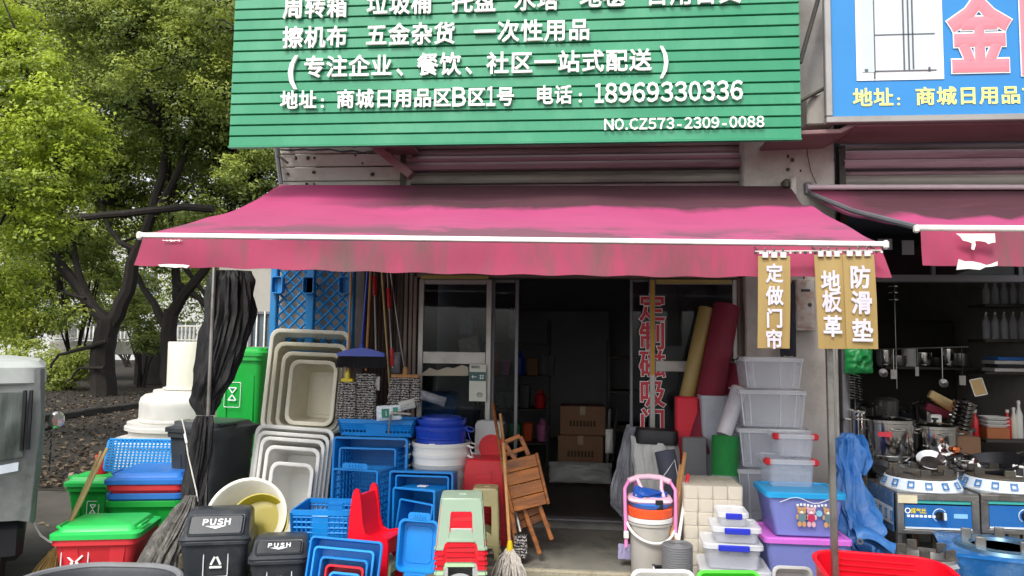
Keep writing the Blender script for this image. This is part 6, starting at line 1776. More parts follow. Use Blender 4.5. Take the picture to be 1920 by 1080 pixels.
# bucket with chair on top
cx, cz, w_, h_ = rect(1179, 958, 1259, 1076, -1.22)
rb = w_ / 2; hb_ = P(1219, 966, -1.22 - .0).z
bk = thing('bucket', 'putty grey bucket with white bail handle below the pink chair', 'bucket', (cx, -1.22 + rb * .0, 0))
MB().lathe([(rb * .82, 0), (rb * .84, .006), (rb * .97, hb_ - .05), (rb * 1.03, hb_ - .05), (rb * 1.03, hb_ - .035), (rb * .99, hb_ - .034), (rb * 1.0, hb_ - .012), (rb * 1.04, hb_ - .01), (rb * 1.04, hb_), (rb * .97, hb_), (rb * .94, hb_ - .02), (rb * .8, .01), (.001, .008)], 40).build('shell', K['bucket'], bk)
MB().lathe([(rb * 1.05, hb_ - .03), (rb * 1.06, hb_ - .028), (rb * 1.06, hb_ - .002), (rb * 1.045, hb_)], 40, c0=False, c1=False).build('white_band', K['white'], bk)
MB().tube([(math.cos(a) * rb * 1.12, -abs(math.sin(a)) * rb * 1.12, hb_ - .045 - .10 * math.sin(a) - .02 * math.cos(a)) for a in np.linspace(0, PI, 20)], .009, 8).build('bail_handle', K['white'], bk)
single(MB().lathe([(rb * 1.0, 0), (rb * 1.03, .002), (rb * 1.05, .055), (rb * .98, .06), (rb * .3, .05), (.001, .05)], 40), 'basin', K['orange'], 'orange basin sitting on top of the putty bucket', 'basin', (cx, -1.22, hb_ + .002))
single(MB().lathe([(rb * .9, 0), (rb * .98, .025), (rb * .9, .03), (.001, .026)], 40), 'basin', K['blue_mid'], 'shallow blue basin between the orange basin and pink chair', 'basin', (cx, -1.22, hb_ + .064))
# pink child seat
zc0 = hb_ + .095
ch = thing('child_chair', 'pink tubular child seat with padded pale pink hoop on the bucket', 'chair', (cx, -1.2, zc0))
top = P(1222, 893, -1.12).z - zc0; hw = pxr(1220, -1.2, 46)
MB().loft([rr(hw * 1.7, .26, .08, 0), rr(hw * 1.8, .28, .09, .012), rr(hw * 1.7, .26, .08, .028)]).build('seat', K['pale_pink'], ch)
hoop = [(-hw * .97, -.06, -.30), (-hw * 1.0, -.05, -.1), (-hw * 1.02, -.02, top * .52), (-hw * .85, .03, top * .82), (-hw * .45, .06, top * .97), (0, .07, top * 1.0), (hw * .45, .06, top * .97), (hw * .85, .03, top * .82), (hw * 1.02, -.02, top * .52), (hw * 1.0, -.05, -.1), (hw * .97, -.06, -.30)]
MB().tube(hoop, .012, 10).build('tube_frame', K['pink'], ch)
MB().tube(hoop[3:8], .020, 12).build('padding', K['pale_pink'], ch)
for s_ in (-1, 1):
    MB().tube([(s_ * hw * .6, .05, top * .93), (s_ * hw * .55, .08, top * .5), (s_ * hw * .6, .09, .02)], .011, 8).build('back_post', K['pink'], ch)
    MB().box(s_ * hw * .97, -.06, -.22, .035, .035, .05, c=.006).build('connector', K['white'], ch)
    MB().tube([(s_ * hw * .5, .04, top * .93), (s_ * hw * .4 + .01, 0, top * .55), (s_ * hw * .55, -.03, .03)], .012, 6).build('strap', K['pale_pink'], ch)
MB().box(.05, -.14, -.0, .05, .012, .06, c=.003).build('buckle', K['black'], ch)
packet('crumpled shiny blue cloth lying on the pink seat', 1186, 916, 1250, 949, -1.2, mat('shiny_blue_cloth', '#1f53a8', .3, .15, 6), (0, rad(10), 0), .14, name='blue_cloth', cat='cloth', amp=.08, n=26)
# sticks
for i, (t, b, m_, lb, r_) in enumerate((((1284, 849, -.95), (1262, 1015, -1.28), 'wood_pale', 'taller square wooden stick standing right of the pink chair', .014), ((1276, 872, -.98), (1258, 1015, -1.3), 'wood_pale', 'shorter wooden stick right against the pink chair', .013))):
    a_, b_ = P(*t), P(*b); v_ = a_ - b_; lo_ = b_ - v_ * (b_.z / v_.z)
    single(MB().tube([(0, 0, 0), a_ - lo_], r_, 6), 'wooden_stick', K[m_], lb, 'stick', lo_)
a_, b_ = P(1290, 890, -1.05), P(1272, 1015, -1.3); v_ = a_ - b_; lo_ = b_ - v_ * (b_.z / v_.z)
root = thing('tool_pole', 'white painted pole with red end cap beside the tissue packs', 'pole', lo_)
MB().tube([(0, 0, 0), (a_ - lo_) * .95], .011, 8).build('shaft', K['white_paint'], root); MB().tube([(a_ - lo_) * .93, (a_ - lo_)], .014, 8).build('end_cap', K['red'], root)
root, R_, L_ = roll('grey ribbed mat roll standing in front of the tissue packs', (1270, 1020, -1.52), (1270, 1110, -1.52), pxr(1270, -1.5, 28), K['grey_mat'])
root.location.z = 0.0 if root.location.z < 0 else root.location.z
q = MB()
for k in range(20): q.lathe([(pxr(1270, -1.5, 28) * 1.0, L_ * (k + .2) / 20), (pxr(1270, -1.5, 28) * 1.02, L_ * (k + .5) / 20), (pxr(1270, -1.5, 28), L_ * (k + .8) / 20)], 24, R_, c0=False, c1=False)
q.build('ribs', K['grey_mat'], root)
single(MB().vessel(.14, .16, .22, r=.02, tap=.9, lip=.006, lh=.01), 'small_black_bin', K['black'], 'little black bin tucked between bucket and grey roll', 'bin', (P(1243, 1045, -1.35).x, -1.3, 0))

# tissue bale: each pack its own part
cx, cz, w_, h_ = rect(1282, 915, 1394, 1090, -1.2)
root = thing('tissue_bale', 'bale of cream bamboo tissue packs wrapped in clear film', 'tissue', (cx, -1.2, 0))
H_ = P(1338, 912, -1.2).z; nc, nr_ = 4, 8
pk_w, pk_h = w_ / nc, H_ / nr_
pm = MB().loft([rr(pk_w * .95, .19, .012, .0), rr(pk_w * .995, .20, .016, .006), rr(pk_w * .995, .20, .016, pk_h - .007), rr(pk_w * .95, .19, .012, pk_h - .001)]).mesh('tissue_pack', K['paper'])
for i in range(nc):
    for j in range(nr_):
        for k in range(2):
            inst(pm, 'tissue_pack', root, (-w_ / 2 + (i + .5) * pk_w + random.uniform(-.002, .002), .1 + k * .2 + random.uniform(-.004, .004), j * pk_h), (0, random.uniform(-.015, .015), random.uniform(-.03, .03)))
fm_ = mat('thin_film', '#e6e6e2', .15, .05, 4, alpha=.22, bump=.6, bscale=15)
MB().loft([rr(w_ + .012, .412, .03, .002, cy=.2), rr(w_ + .012, .412, .03, H_ + .006, cy=.2), rr(w_ * .8, .3, .03, H_ + .012, cy=.2)], c0=False).build('film_wrap', fm_, root)
# ------------------------------------------------------------------ clear storage boxes
def store_box(label, px0, px1, pyt, pyb, Yf, dep, body='clear', lid='clear_rim', clips=None, clipm='black', group=None, yaw=0, ribs=True, tap=.9, zb=None, name='storage_box', cw=.32, lidh=.03, sideclip=False):
    """pyt = lid front top edge, pyb = bottom edge in front"""
    cx, cz, w_, h_ = rect(px0, pyt, px1, pyb, Yf)
    if zb is None: zb = P((px0 + px1) / 2, pyb, Yf).z
    h = P((px0 + px1) / 2, pyt, Yf).z - zb
    root = thing(name, label, 'box', (cx, Yf + dep / 2, zb), (0, 0, rad(yaw)), group)
    w2, d2 = w_ * .95, dep * .95
    q = MB(); q.vessel(w2, d2, h - lidh * .7, t=.004, r=.03, tap=tap, lip=.006, lh=.012, tapd=.94); q.build('body', K[body], root)
    q = MB(); z0 = h - lidh
    q.loft([rr(w_ - .01, dep - .01, .03, z0), rr(w_, dep, .035, z0), rr(w_, dep, .035, h - .006), rr(w_ - .012, dep - .012, .03, h), rr(w_ * .88, dep * .86, .03, h), rr(w_ * .86, dep * .84, .03, h - .008)]); q.build('lid', K[lid], root)
    if ribs:
        q = MB()
        for s_ in (-.36, 0.12, .36):
            yb, yt = -d2 * .94 / 2 + .004, -d2 / 2 + .004
            q.tube([(s_ * w2 * tap, yb, .01), (s_ * w2, yt, z0)], .004, 5)
        for s_ in (-1, 1):
            q.tube([(s_ * w2 * tap * .485, -d2 * .94 / 2 + .01, .01), (s_ * w2 * .485, -d2 / 2 + .01, z0)], .005, 5)
        q.build('rib', K['clear_rim'], root)
    if clips == 'side':
        for s_ in (-1, 1):
            q = MB(); x_ = s_ * (w_ / 2 + .002)
            q.tube([(x_, -.04, h - .005), (x_ + s_ * .018, -.05, h - .02), (x_ + s_ * .018, .05, h - .02), (x_ + s_ * .02, .05, h - .06)], .006, 6); q.build('clip', K[clipm], root)
    elif clips == 'front':
        q = MB(); q.box(0, -dep / 2 - .008, h - .02, w_ * cw * 1.6, .016, .038, c=.005); q.build('clip', K[clipm], root)
    elif clips == 'ends':
        for s_ in (-1, 1):
            q = MB(); q.box(s_ * (w_ / 2 - .01), -dep / 2 * .75, h - .018, .05, dep * .22, .045, c=.012); q.build('clip', K[clipm], root)
    return root
G = 'big clear lidded boxes stacked by the pillar'
n_ = ['topmost', 'second', 'third', 'fourth', 'bottom']
for i, (a, b, t, bt) in enumerate(((1394, 1510, 671, 729), (1386, 1516, 732, 802), (1384, 1524, 805, 879), (1382, 1524, 882, 978), (1382, 1524, 981, 1012))):
    store_box(n_[i] + ' big clear lidded box of the tower against the white pillar', a, b, t, bt, -.72, .42, clips='side', group=G)
store_box('lowest support tub under the tower of clear boxes', 1384, 1522, 1013, 1030, -.72, .42, zb=.1) if False else None
store_box('small clear box with red clips on top of the wider red-clipped box', 1455, 1533, 815, 858, -1.0, .3, clips='ends', clipm='red', tap=.88, ribs=False)
store_box('wider clear box with red clips above the teddy bear box', 1440, 1534, 863, 921, -1.1, .38, clips='ends', clipm='red', ribs=False, tap=.9)
tb = store_box('lilac box with cyan lid and teddy bear picture', 1438, 1590, 925, 1008, -1.35, .42, 'lilac', 'cyan_lid', ribs=False, tap=.82, lidh=.035)
store_box('lilac box with pink lid under the teddy bear box', 1434, 1602, 1011, 1110, -1.38, .45, 'lilac', 'pink_lid', ribs=False, tap=.84, lidh=.035, zb=0.0)
# printed bears, plain and generic
yb_ = -.42 * .95 / 2 - .006
def disc(q, x, z, rx, rz, dy=0):
    T = Matrix.Translation((x, yb_ - .004 - dy + .0, z)) @ Matrix.Rotation(PI / 2, 4, 'X') @ Matrix.Diagonal((rx, rz, 1, 1))
    q.lathe([(1, 0), (1, .002), (.001, .002)], 16, T)
bm_ = (mat('bear_tan', '#c79a66', .5), mat('bear_shirt', '#5d7f8a', .5), mat('bear_pink', '#e0b0b8', .5), mat('bear_red', '#c0305a', .5))
for bx, m1, m2 in ((-.035, 0, 1), (.025, 2, 3), (.13, 0, 1)):
    q = MB(); disc(q, bx, .168, .027, .023, .002); b_ = q.build('bear_print', bm_[m1], tb, smooth=0)
    for e in (-1, 1):
        q = MB(); disc(q, bx + e * .021, .188, .010, .010); q.build('ear', bm_[m1], b_)
        q = MB(); disc(q, bx + e * .014, .085, .013, .018, .001); q.build('foot', bm_[m1], b_)
        q = MB(); disc(q, bx + e * .026, .130, .009, .016, .001); q.build('arm', bm_[m1], b_)
        q = MB(); disc(q, bx + e * .009, .171, .0028, .0032, .004); q.build('eye', K['ink_dark'], b_)
    q = MB(); disc(q, bx, .125, .023, .026, .003); q.build('shirt', bm_[m2], b_)
    q = MB(); disc(q, bx, .161, .010, .007, .004); q.build('muzzle', K['ink_white'], b_)
q = MB(); disc(q, .075, .155, .02, .02, .001); q.build('balloon_print', mat('balloon', '#8cc8e0', .5), tb)
q = MB()
for k in range(9): q.box(-.06 + k * .022, yb_ - .006, .205 + .004 * math.sin(k), .014, .002, .014)
q.tube([(-.17 + k * .035, yb_ - .004, .235 + .018 * math.sin(k * .9 - 1)) for k in range(10)], .0025, 4)
q.build('white_print', K['ink_white'], tb)
G = 'small clear boxes with blue front clips'
SB = [(1316, 1452, 1072, 1110, -1.62, .36, 0.0), (1322, 1436, 1022, 1070, -1.6, .32, None), (1338, 1432, 990, 1020, -1.58, .28, None), (1348, 1408, 962, 988, -1.55, .24, None)]
nn_ = ['widest bottom', 'second lowest', 'second highest', 'smallest top']
for i, (a, b, t, bt, Y, dp, zb) in enumerate(SB):
    store_box(nn_[i] + ' clear box with blue front clip in the little tower by the tissue bale', a, b, t, bt, Y, dp, clips='front', clipm='clip_blue', group=G, ribs=False, yaw=-3, zb=zb)

# colourful tubs along the bottom edge
a_, b_ = P(1500, 1036, -1.98), P(1746, 1050, -1.98)
wr, hr_ = b_.x - a_.x, (a_.z + b_.z) / 2
root = thing('red_basket', 'big bright red ribbed basket tilted toward the viewer at the bottom edge', 'basket', ((a_.x + b_.x) / 2, -1.98 - .27, 0), (rad(5), rad(1.5), rad(-3)))
MB().vessel(wr, .56, hr_ + .01, t=.008, r=.14, tap=.86, lip=.016, lh=.012, n=8).build('shell', K['red_bright'], root)
q = MB()
for j in range(5):
    dz = hr_ - .03 - j * .03
    for i in range(40):
        t = i / 39 - .5
        q.box(t * wr * .66, .28 - .016 - .008 - (hr_ - dz) * .1 - .002, dz, .010, .006, .008)
q.build('rib_dots', K['red'], root, kind='stuff')
open_tub('lime green tray standing at the bottom edge left of the red basket', 'tray', 'tray', 1310, 1072, 1432, 1200, -2.15, .1, mat('lime_plastic', '#52d436', .35), 14, yaw=3, roll=1, r=.03, lip=.012, lh=.03)
open_tub('white tray standing at the bottom edge below the putty bucket', 'tray', 'tray', 1184, 1070, 1308, 1200, -2.15, .1, K['white'], 14, yaw=2, roll=1, r=.04, lip=.014, lh=.02)
open_tub('grey-rimmed black tray at the bottom edge beside the red basket', 'tray', 'tray', 1452, 1064, 1530, 1200, -2.06, .1, K['grey_pl'], 12, r=.03, lip=.012, lh=.02)

# ------------------------------------------------------------------ pole, banners
a_, b_ = P(1550, 500, -2.12), P(1566, 1040, -2.12)
root = thing('support_pole', 'grey square steel pole standing below the awning bar at the banners', 'pole', (b_.x, -2.12, 0))
q = MB(); 
q.loft([[(x + (-.0) , y, z) for x, y, z in rr(.034, .034, .004, 0, 1)], [(x + (a_.x - b_.x), y, z) for x, y, z in rr(.034, .034, .004, P(1655, 470, -2.12).z, 1)]]); q.build('post', K['steel_d'], root)
MB().box(0, 0, .015, .1, .1, .03, c=.006).build('base_plate', K['iron'], root)
def strip(label, chars, x0, x1, yt, yb, Y, dx=0, cs=None, sz=.70):
    A_, B_ = P(x0, yt, Y), P(x1, yt, Y); C_ = P((x0 + x1) / 2 + dx, yb, Y)
    w_ = B_.x - A_.x; h_ = A_.z - C_.z; sh = C_.x - (A_.x + B_.x) / 2
    root = thing('hanging_banner', label, 'banner', ((A_.x + B_.x) / 2, Y, A_.z), (0, 0, 0))
    f = lambda u, v: ((u - .5) * w_ + sh * v, -.012 * math.sin(v * 3) + .003 * math.sin(u * 5 + v * 4), -h_ * v)
    q = MB(); q.grid(lambda u, v: f(u, v), 10, 24, th=.002); q.build('strip', K['kraft'], root, smooth=60)
    for k in range(3):
        x_ = (k - 1) * w_ * .28
        MB().box(x_, -.008, .004, w_ * .2, .018, .035, c=.003).build('hanger_clip', K['steel'], root)
        MB().tube([(x_, 0, .01), (x_, -.012, .035), (x_, .01, .045)], .004, 5).build('hook', K['steel_d'], root)
    for ch, yc in zip(chars, cs):
        v_ = (yc - yt) / (yb - yt); s_ = w_ * sz
        c3 = Vector(f(.5, v_))
        for z_, o_, e_, m_ in ((.009, .03, .002, 'ink_white'),):
            q = MB(); place_glyph(q, ch, facing(c3.x, c3.y - z_, c3.z), s_, s_ * 1.05, .003, .03); q.build('letter', mat('pale_lilac_print', '#d3ccd6', .55), root, smooth=0)
    return root
strip('tan hanging strip lettered in white, leftmost of the three banners', '定做门帘', 1421, 1481, 480, 653, -2.27, -1, (513, 555, 597, 636), .56)
strip('tan hanging strip lettered in white, middle of the three banners', '地板革', 1526, 1580, 478, 654, -2.27, 8, (528, 566, 612))
strip('tan hanging strip lettered in white, rightmost of the three banners', '防滑垫', 1579, 1638, 477, 654, -2.28, 8, (520, 568, 620))
a_, b_ = P(1416, 472, -2.25), P(1652, 470, -2.25)
root = thing('banner_rail', 'thin rusty rail of hooks from which the tan banners hang', 'rail', a_)
MB().tube([(0, 0, 0), b_ - a_], .006, 8).build('rod', K['rust'], root)
for k in range(26):
    t = (b_ - a_) * (k / 25)
    MB().box(t.x, -.006, t.z - .008, .014, .006, .014, c=.002).build('hook', K['steel' if k % 2 else 'iron'], root)
for k in (0.03, .5, .97):
    t = (b_ - a_) * k; MB().tube([t, t + Vector((0, .1, .04))], .004, 5).build('stay', K['iron'], root)
# electric box and black cloth on the pillar
cx, cz, w_, h_ = rect(1490, 524, 1527, 620, -.25)
root = thing('meter_box', 'rust-stained off-white electric box on the pillar between banners', 'box', (cx, -.22, cz))
MB().box(0, 0, 0, w_, .12, h_, c=.006).build('case', K['rust'], root)
MB().box(0, -.062, 0, w_ * .88, .006, h_ * .9, c=.003).build('door', K['rust'], root)
MB().box(.0, -.066, h_ * .28, .07, .006, .02).build('vent', K['ink_dark'], root)
MB().lathe([(.015, 0), (.014, .012), (.001, .013)], 12, Matrix.Translation((.03, -.064, 0)) @ Matrix.Rotation(PI / 2, 4, 'X')).build('lock', K['iron'], root)
MB().tube([(0.0, -.02, h_ / 2), (.01, -.02, h_ / 2 + .1), (.02, .0, h_ / 2 + .3)], .006, 6).build('cable', K['black'], root)
packet('black cloth bag hanging on the pillar behind the left banner', 1462, 530, 1492, 668, -.28, K['towel_dark'], (0, 0, 0), .1, name='black_cloth', cat='cloth', amp=.03, n=20)

# ------------------------------------------------------------------ blue tarp
def tarp(label, cl, seed, m, a=.5):
    return bundle(label, 'tarpaulin', 'tarpaulin', cl, m, 4.5, .75, seed, 110, .09)
tarp('crumpled blue tarpaulin draped down beside the gas stoves', [(1592, 812, -.7, 10), (1590, 826, -.7, 20), (1590, 860, -.72, 26), (1592, 900, -.78, 25), (1598, 950, -.85, 28), (1612, 990, -.95, 36), (1620, 1020, -1.0, 40), (1620, 1050, -1.05, 40)], 2, K['tarp'], .5)
tarp('second fold of blue tarpaulin slumped toward the big pot', [(1612, 815, -.66, 6), (1616, 835, -.64, 12), (1618, 865, -.64, 14), (1614, 890, -.66, 9)], 5, K['tarp'], .3)
# folded corner with orange lining and eyelet
cx, cz, w_, h_ = rect(1600, 985, 1682, 1035, -1.25)
root = thing('tarpaulin', 'turned-up corner of blue tarpaulin showing orange lining', 'tarpaulin', (cx, -1.25, cz))
def fl(u, v):
    a = v * 4.2; r_ = .07 - .02 * v
    return ((u - .5) * w_, -r_ * math.cos(a) + .02 * noise.noise(Vector((u * 4, v * 3, 1))), r_ * math.sin(a) + .03 * math.sin(u * 5) - .06 * u)
q = MB(); q.grid(fl, 24, 20, th=.004); q.build('fold', K['tarp'], root, smooth=60)
q = MB(); q.grid(lambda u, v: tuple(Vector(fl(.35 + u * .4, v * .5 + .1)) * .82), 12, 8, th=.003); q.build('lining', K['tarp_in'], root, smooth=60)
q = MB(); q.lathe([(.02, 0), (.02, .004), (.01, .004), (.01, 0)], 16, Matrix.Translation((-w_ * .46, -.085, .0)) @ Matrix.Rotation(PI / 2, 4, 'X'), c0=False, c1=False); q.build('eyelet', K['steel'], root)

# ------------------------------------------------------------------ gas stoves
def stove(label, px0, px1, pyt, pyb, Yf, dep, mirror, knobx, first):
    cx, _, w_, _ = rect(px0, pyt, px1, pyt + 1, Yf); zt8 = P((px0 + px1) / 2, pyt, Yf).z; zb8 = P((px0 + px1) / 2, pyb, Yf).z
    root = thing('gas_stove', label, 'stove', (cx, Yf + dep / 2, 0)); h = zt8 - zb8
    y0 = -dep / 2
    q = MB()
    q.box(0, y0 + .012, zt8 - .02, w_, .03, .04, c=.004); q.box(0, y0 + .012, zb8 + .015, w_ - .06, .03, .03, c=.004)
    for s_ in (-1, 1):
        q.box(s_ * (w_ / 2 - .025), y0 + .012, (zt8 + zb8) / 2 - .02, .05, .028, h - .04, c=.004)
        for e in (-1, 1):
            q.box(s_ * (w_ / 2 - .02), e * (dep / 2 - .03), zb8 / 2, .035, .035, zb8, c=.004)
        if s_ > 0 or not first: q.box(s_ * (w_ / 2 - .006), .01, (zt8 + zb8) / 2, .01, dep - .06, h, c=.002)
    q.box(0, dep / 2 - .01, (zt8 + zb8) / 2, w_, .015, h)
    q.box(0, .01, .12, w_ - .08, dep - .08, .02)
    q.build('frame', K['steel_d'], root)
    MB().loft([rr(w_, dep - .004, .006, zt8 - .002), rr(w_, dep - .004, .006, zt8 + .012)]).build('top_plate', K['steel_d'], root)
    pw = w_ - .105
    MB().box(0, y0 + .006, (zt8 - .04 + zb8 + .03) / 2 - .01, pw, .008, (h - .07) * .78).build('control_panel', K['panel_blue'], root)
    MB().box(0, y0 + .004, zb8 + .042, pw, .01, .012).build('white_strip', K['film_white'], root)
    MB().box(0, y0 + .010, zt8 - .052, pw, .006, .02).build('green_strip', mat('teal_strip', '#3fa39a', .4), root)
    zc = (zt8 + zb8) / 2 - .005
    q = MB(); q.lathe([(.03, 0), (.028, .022), (.001, .023)], 20, Matrix.Translation((knobx * w_, y0 + .002, zc)) @ Matrix.Rotation(PI / 2, 4, 'X')); q.box(knobx * w_, y0 - .03, zc, .012, .022, .055, c=.003); q.build('knob', K['black'], root)
    q = MB(); q.box(knobx * w_ + .02, y0 - .031, zc, .018, .02, .05, c=.003); q.build('knob_face', K['film_white'], root)
    q = MB(); q.tube([(knobx * w_ + math.cos(a) * .045, y0 + .001, zc + math.sin(a) * .045) for a in np.linspace(.6, 4.2, 14)], .003, 4); q.build('dial_print', K['film_white'], root); q = MB(); q.box(w_ * .27, y0 + .0, zc + .0, .09, .003, .03); q.build('pale_print', mat('pale_blue_print', '#7fb6e0', .5), root)
    if first:
        q = MB()
        for i, ch in enumerate('煤气灶'): place_glyph(q, ch, facing(-w_ * .30 + i * .035, y0 - .0, zc + .028), .035, .035, .002, .03)
        q.build('lettering', K['yellow'], root, smooth=0)
        q = MB()
        for i in range(7): q.box(-w_ * .36 + i * .028, y0 + .001, zc - .008, .02, .002, .016)
        q.lathe([(.02, 0), (.02, .003), (.013, .003), (.013, 0)], 16, Matrix.Translation((-w_ * .37, y0 + .0, zc + .028)) @ Matrix.Rotation(PI / 2, 4, 'X'), c0=False, c1=False)
        q.build('print', K['ink_white'], root, smooth=0)
        MB().box(-w_ / 2 + .07, y0 - .006, zt8 - .035, .13, .004, .055, c=.002).build('paper_tag', mat('cream_tag', '#d9cfae', .6), root)
        # left flank with protective film
        MB().box(-w_ / 2 - .004, .02, (zt8 + zb8) / 2, .006, dep - .06, h).build('side_panel', K['film'], root)
        MB().box(-w_ / 2 - .009, .02, (zt8 + zb8) / 2 - .03, .003, dep - .08, h * .42).build('white_film_band', K['film_white'], root)
        q = MB()
        for k in range(5):
            T = Matrix.Translation((-w_ / 2 - .012, -dep * .38 + k * dep * .19, (zt8 + zb8) / 2 - .03)) @ Matrix.Rotation(-PI / 2, 4, 'Z') @ Matrix.Rotation(PI / 2, 4, 'X')
            bars(q, T, [(-.02, .03, .02, .03), (-.02, -.03, .02, -.03), (-.014, -.03, -.014, .03), (.014, -.03, .014, .03)], .009)
        q.build('blue_mark', K['ink_blue'], root, smooth=0)
    MB().box(.02 if first else .1, y0 - .006, zb8 + .012, .055 if first else .12, .004, .026).build('small_tag', K['ink_white'] if first else K['yellow'], root)
    # burner wrapped in white film
    R1_ = min(w_, dep) * .46
    q = MB()
    q.lathe([(R1_ * 1.12, 0), (R1_ * 1.12, .01), (R1_ * .98, .075), (R1_ * .8, .08)], 40, Matrix.Translation((0, 0, zt8 + .012)), c0=False, c1=False); q.build('film_skirt', K['film_white'], root)
    q = MB()
    for k in range(10):
        an = -PI / 2 + (k - 4.5) * .42
        T = Matrix.Translation((math.cos(an) * R1_ * 1.06, math.sin(an) * R1_ * 1.06, zt8 + .052)) @ Matrix.Rotation(an + PI / 2, 4, 'Z') @ Matrix.Rotation(PI / 2 - .5, 4, 'X')
        bars(q, T @ Matrix.Translation((0, 0, .012)), [(-.022, .02, .022, .02), (-.022, -.02, .022, -.02), (-.018, -.02, -.018, .02), (.018, -.02, .018, .02)], .009)
    q.build('blue_mark', K['ink_blue'], root, smooth=0)
    q = MB()
    q.lathe([(R1_ * .97, .06), (R1_ * .95, .09), (R1_ * .82, .105), (R1_ * .68, .10), (R1_ * .6, .07), (R1_ * .6, .04)], 40, Matrix.Translation((0, 0, zt8 + .012)), c0=False, c1=False)
    q.build('burner_ring', K['iron'], root)
    for k in range(6):
        an = k * PI / 3 + .3
        q = MB(); q.box(math.cos(an) * R1_ * .78, math.sin(an) * R1_ * .78, zt8 + .13, .07, .02, .05, None, .004); q.build('pan_support', K['iron'], root)
    q = MB(); q.lathe([(.001, .05), (.05, .05), (.055, .09), (.03, .1), (.001, .1)], 20, Matrix.Translation((0, 0, zt8 + .012))); q.build('burner_cap', K['iron'], root)
    return root
stove('stainless gas stove with blue control panel beside the blue tarpaulin', 1681, 1836, 928, 1003, -.92, .52, 0, .02, True)
stove('second stainless gas stove at the picture edge with blue panel', 1839, 2000, 930, 1003, -.92, .52, 0, .02, False)
def burner(label, px, py, Y, rpx, zb, film=False):
    c_ = P(px, py, Y); r = pxr(px, Y, rpx)
    root = thing('stove_burner', label, 'burner', (c_.x, Y, zb)); h = c_.z - zb
    q = MB(); q.lathe([(r * .8, 0), (r * .85, .01), (r * .95, h * .8), (r * 1.0, h * .85), (r * 1.0, h * .95), (r * .9, h)], 40, c1=False); q.build('bowl', K['steel'] if not film else K['film'], root)
    q = MB(); q.lathe([(r * .9, h), (r * .86, h + .02), (r * .72, h + .025), (r * .6, h + .01), (r * .55, h - .03), (.001, h - .04)], 40, c0=False); q.build('ring', K['steel_d'] if not film else mat('blue_grey_metal', '#5e7a8c', .3, .1, metal=.7), root)
    for k in range(5):
        an = k * 2 * PI / 5 + .5
        MB().box(math.cos(an) * r * .7, math.sin(an) * r * .7, h + .045, .06, .018, .06, None, .004).build('pan_support', K['iron'] if not film else K['steel_d'], root)
    return root
burner('grey steel burner unit on the ground behind the red basket', 1736, 1045, -1.45, 62, 0)
q = P(1880, 1040, -1.45); 
root = thing('film_covered_stove', 'low stove top still covered with blue protective film', 'stove', (P(1905, 1040, -1.5).x, -1.3, 0), (0, 0, rad(-18)))
zq = P(1880, 1045, -1.5).z
MB().loft([rr(.62, .6, .02, 0), rr(.64, .62, .02, zq - .02), rr(.66, .64, .02, zq), rr(.62, .6, .02, zq + .012)]).build('body', K['film'], root)
MB().lathe([(.27, 0), (.26, .02), (.22, .028), (.18, .02), (.17, -.0), (.02, -.005), (.001, .0)], 40, Matrix.Translation((.02, 0, zq + .012))).build('ring', mat('blue_film_metal', '#54748c', .25, .15, metal=.6), root)
for k in range(5):
    an = k * 2 * PI / 5 + .2
    MB().box(.02 + math.cos(an) * .2, math.sin(an) * .2, zq + .06, .06, .018, .07, None, .004).build('pan_support', K['steel_d'], root)
# things under the stoves: vertical steel tubes
for i in range(12):
    x_ = P(1690 + i * 19, 1010, -.6).x
    single(MB().tube([(0, 0, 0), (random.uniform(-.02, .02), 0, .30)], random.uniform(.012, .03), 8), 'steel_tube', K[['steel_d', 'black', 'card', 'steel_d', 'iron'][i % 5]], '%s upright tube, %s from left under the gas stoves' % (['satin', 'black', 'brown', 'silvery', 'iron'][i % 5], ['first', 'second', 'third', 'fourth', 'fifth', 'sixth', 'seventh', 'eighth', 'ninth', 'tenth', 'eleventh', 'last'][i]), 'tube', (x_, -.62 + (i % 3) * .05, .132))

